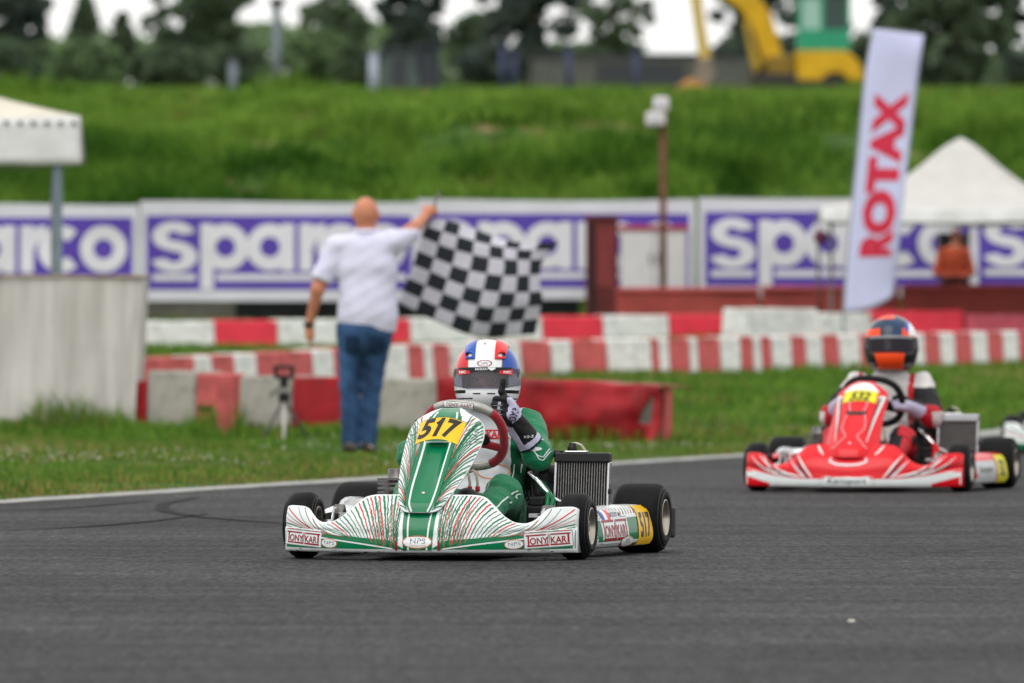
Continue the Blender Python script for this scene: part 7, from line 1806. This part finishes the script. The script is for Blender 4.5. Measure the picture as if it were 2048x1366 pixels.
# ------------------------------------------------------------------ trees and bushes
LM = [leafmat('leaf_dark', (0.095, 0.135, 0.085), 0.4), leafmat('leaf_mid', (0.135, 0.20, 0.10), 0.45), leafmat('leaf_bluish', (0.080, 0.110, 0.098), 0.4), leafmat('leaf_bright', (0.19, 0.29, 0.13), 0.45)]  # greens lightened in colour to stand in for distance haze
BARK = mat('bark', (0.07, 0.055, 0.042), 0.9, var=0.3, scale=6, bump=0.5, bscale=12)
def tree(name, label, u, hw, vt, vb, Y, mi, shape='round', n=3200, gaps=0.25, leaf=0.20):
    n = int(n * 2.0)
    k = F / Y; x = ax(u, Y); g = gz(x, Y) - 0.05; root = thing(name, label, 'tree' if 'tree' in name else 'bush', (x, Y, g))
    top = az(vt, Y) - g; bot = az(vb, Y) - g; w_ = hw / k; r_ = np.random.default_rng(int(u * 7 + hw))
    hgt = top - bot
    nc = max(26, int(105 * (1 - gaps * 0.6)))
    cz = bot + hgt * r_.uniform(0.03, 0.97, nc); tt = (cz - bot) / hgt
    if shape == 'cone': env = 1.05 * (1 - tt) ** 0.8 + 0.08
    elif shape == 'column': env = np.sqrt(np.clip(1 - (2 * tt - 1) ** 6, 0.05, 1))
    else: env = np.sqrt(np.clip(1 - (2 * tt - 1.0) ** 2, 0.06, 1))
    a = r_.uniform(0, 2 * np.pi, nc); rr = np.sqrt(r_.uniform(0, 1, nc)) * env * w_ * 0.88
    cs = np.stack([np.cos(a) * rr, np.sin(a) * rr * 0.9, cz], 1); cr_ = w_ * r_.uniform(0.10, 0.26, nc) * (0.55 + 0.45 * env)
    pk = r_.integers(0, nc, n); dirs = r_.normal(size=(n, 3)); dirs /= np.linalg.norm(dirs, axis=1)[:, None]
    p = cs[pk] + dirs * (cr_[pk] * r_.uniform(0.35, 1, n) ** 0.5)[:, None] * np.array((1, 1, 0.8))
    s_ = leaf * r_.uniform(0.6, 1.4, n); e1 = r_.normal(size=(n, 3)); e1 /= np.linalg.norm(e1, axis=1)[:, None]; e2 = np.cross(e1, r_.normal(size=(n, 3))); e2 /= np.linalg.norm(e2, axis=1)[:, None]
    V = np.stack([p - e1 * s_[:, None] * .5, p + e2 * s_[:, None] * .35, p + e1 * s_[:, None] * .5, p - e2 * s_[:, None] * .35], 1).reshape(-1, 3)
    Q = np.arange(n * 4).reshape(-1, 4)
    idx = np.where(r_.random(n) < 0.25, (mi + 1) % 4 if mi != 2 else 0, mi)
    obj('crown', quads_mesh('crown', V, Q, LM, idx, smooth=False), root)
    t = MB(); tr = max(0.05, w_ * 0.07); t.tube([(0, 0, 0), (0.04 * w_, 0, bot + hgt * 0.25), (-0.03 * w_, 0.02, bot + hgt * 0.6), (0, 0, bot + hgt * 0.9)], [tr, tr * 0.8, tr * 0.45, tr * 0.12], 9)
    for c_ in cs[:9]:
        z0 = max(bot * 0.6, c_[2] - 0.35 * hgt); t.tube([(0, 0, z0), tuple(c_ * np.array((0.55, 0.55, 1)) * np.array((1, 1, 0)) + np.array((0, 0, (z0 + c_[2]) / 2 + 0.05))), tuple(c_)], [tr * 0.4, tr * 0.25, tr * 0.06], 6)
    t.build('trunk', BARK, root)
T = [('broadleaf_tree', 'dark tree cut off by the left picture edge', 15, 88, -90, 130, 235, 2, 'round', 3600, .1), ('conifer_tree', 'pointed conifer left of the big hilltop tree', 172, 52, -14, 140, 240, 0, 'cone', 2600, .1), ('conifer_tree', 'smaller dark conifer close beside the big tree', 246, 46, 25, 160, 228, 0, 'cone', 2200, .1),
     ('broadleaf_tree', 'big broad green tree left of the lamp pole', 392, 125, -190, 165, 225, 1, 'round', 6500, .05), ('broadleaf_tree', 'round airy tree right of the lamp pole', 668, 78, -12, 108, 245, 1, 'round', 2500, .35), ('columnar_tree', 'dark columnar tree behind the dark shed', 818, 76, -120, 150, 222, 2, 'column', 5200, .05),
     ('broadleaf_tree', 'pale green tree between the columnar tree and dark wood', 945, 58, 22, 160, 250, 1, 'round', 2300, .3), ('broadleaf_tree', 'large dark tree above the blue posts', 1060, 135, -210, 150, 228, 2, 'round', 6500, .1), ('broadleaf_tree', 'thin tree with sky showing through, left of the excavator arm', 1228, 88, -120, 150, 235, 1, 'round', 2000, .6),
     ('broadleaf_tree', 'dark gappy tree behind the excavator boom', 1500, 84, -120, 150, 240, 2, 'round', 3000, .4), ('broadleaf_tree', 'dark tree behind the excavator cab', 1630, 75, -60, 150, 245, 2, 'round', 3400, .1), ('broadleaf_tree', 'large dark tree right of the feather flag', 1905, 150, -260, 185, 205, 0, 'round', 7500, .05), ('broadleaf_tree', 'dark tree behind the top of the feather flag', 1790, 66, -30, 180, 215, 2, 'round', 2800, .15),
     ('broadleaf_tree', 'dark tree cut off by the right picture edge', 2070, 100, -200, 185, 210, 2, 'round', 4500, .05)]
for a in T: tree(*a)
Bs = [('bush', 'green bush at the left edge of the hilltop', 40, 95, 92, 178, 205, 1, 'round', 2200, .1), ('bush', 'green bush below the pointed conifer', 175, 85, 88, 178, 200, 3, 'round', 2200, .1), ('bush', 'bright green bush below the airy round tree', 640, 78, 62, 165, 215, 3, 'round', 2400, .1), ('bush', 'dark bush below the big broad tree', 345, 95, 100, 178, 205, 0, 'round', 2300, .1), ('bush', 'dark bush between the big tree and lamp pole', 480, 70, 95, 178, 210, 0, 'round', 1800, .1),
      ('bush', 'dull green bush left of the grey container', 705, 48, 92, 172, 205, 1, 'round', 1300, .1), ('bush', 'dark bush below the large dark tree', 985, 80, 95, 168, 210, 2, 'round', 1900, .1), ('bush', 'dark bush under the thin airy tree', 1180, 70, 105, 165, 225, 0, 'round', 1500, .2), ('bush', 'dark bush behind the excavator boom foot', 1480, 80, 85, 165, 225, 2, 'round', 1800, .2), ('bush', 'dark bush right of the excavator deck', 1745, 46, 70, 180, 208, 0, 'round', 1500, .1)]
for a in Bs: tree(*a)

# far wood that reads as one mass behind the single trees
n_ = 16000; r_ = np.random.default_rng(99); Yw = r_.uniform(262, 275, n_); uu = r_.uniform(-150, 2200, n_)
topv = np.where(uu < 950, 76, 92) + 28 * vnoise(uu * 0.012, uu * 0, 95) + 14 * vnoise(uu * 0.05, uu * 0, 96) + np.where((uu > 1290) & (uu < 1440), 30, 0)
vv = topv + (205 - topv) * r_.random(n_) ** 1.2; p = np.stack([(uu - 1024) / F * Yw, Yw, 1 + (YH - vv) / F * Yw], 1)
s_ = 0.30 * r_.uniform(0.6, 1.4, n_); e1 = r_.normal(size=(n_, 3)); e1 /= np.linalg.norm(e1, axis=1)[:, None]; e2 = np.cross(e1, r_.normal(size=(n_, 3))); e2 /= np.linalg.norm(e2, axis=1)[:, None]
V = np.stack([p - e1 * s_[:, None] * .5, p + e2 * s_[:, None] * .4, p + e1 * s_[:, None] * .5, p - e2 * s_[:, None] * .4], 1).reshape(-1, 3)
tag(obj('undergrowth', quads_mesh('undergrowth', V, np.arange(n_ * 4).reshape(-1, 4), LM, np.where(r_.random(n_) + 0.5 * vnoise(uu * 0.01, vv * 0.02, 97) < 0.55, 1, np.where(uu < 950, 3, 0)), smooth=False)), 'far line of scrub and undergrowth behind the hilltop trees', kind='stuff')

# small pale stone lying on the road
bm = bmesh.new(); bmesh.ops.create_icosphere(bm, subdivisions=2, radius=0.009)
for v in bm.verts: v.co = Vector((v.co.x * 1.35, v.co.y * 1.1, v.co.z * 0.7)) * (1 + 0.12 * random.uniform(-1, 1))
me = bpy.data.meshes.new('pebble'); bm.to_mesh(me); bm.free(); me.materials.append(mat('pale_stone', (0.55, 0.53, 0.48), 0.8))
pb = obj('pebble', me); xq, yq = gp(1703, 1250); pb.location = (xq, yq, 0.0115); tag(pb, 'single pale pebble lying on the asphalt', 'stone')
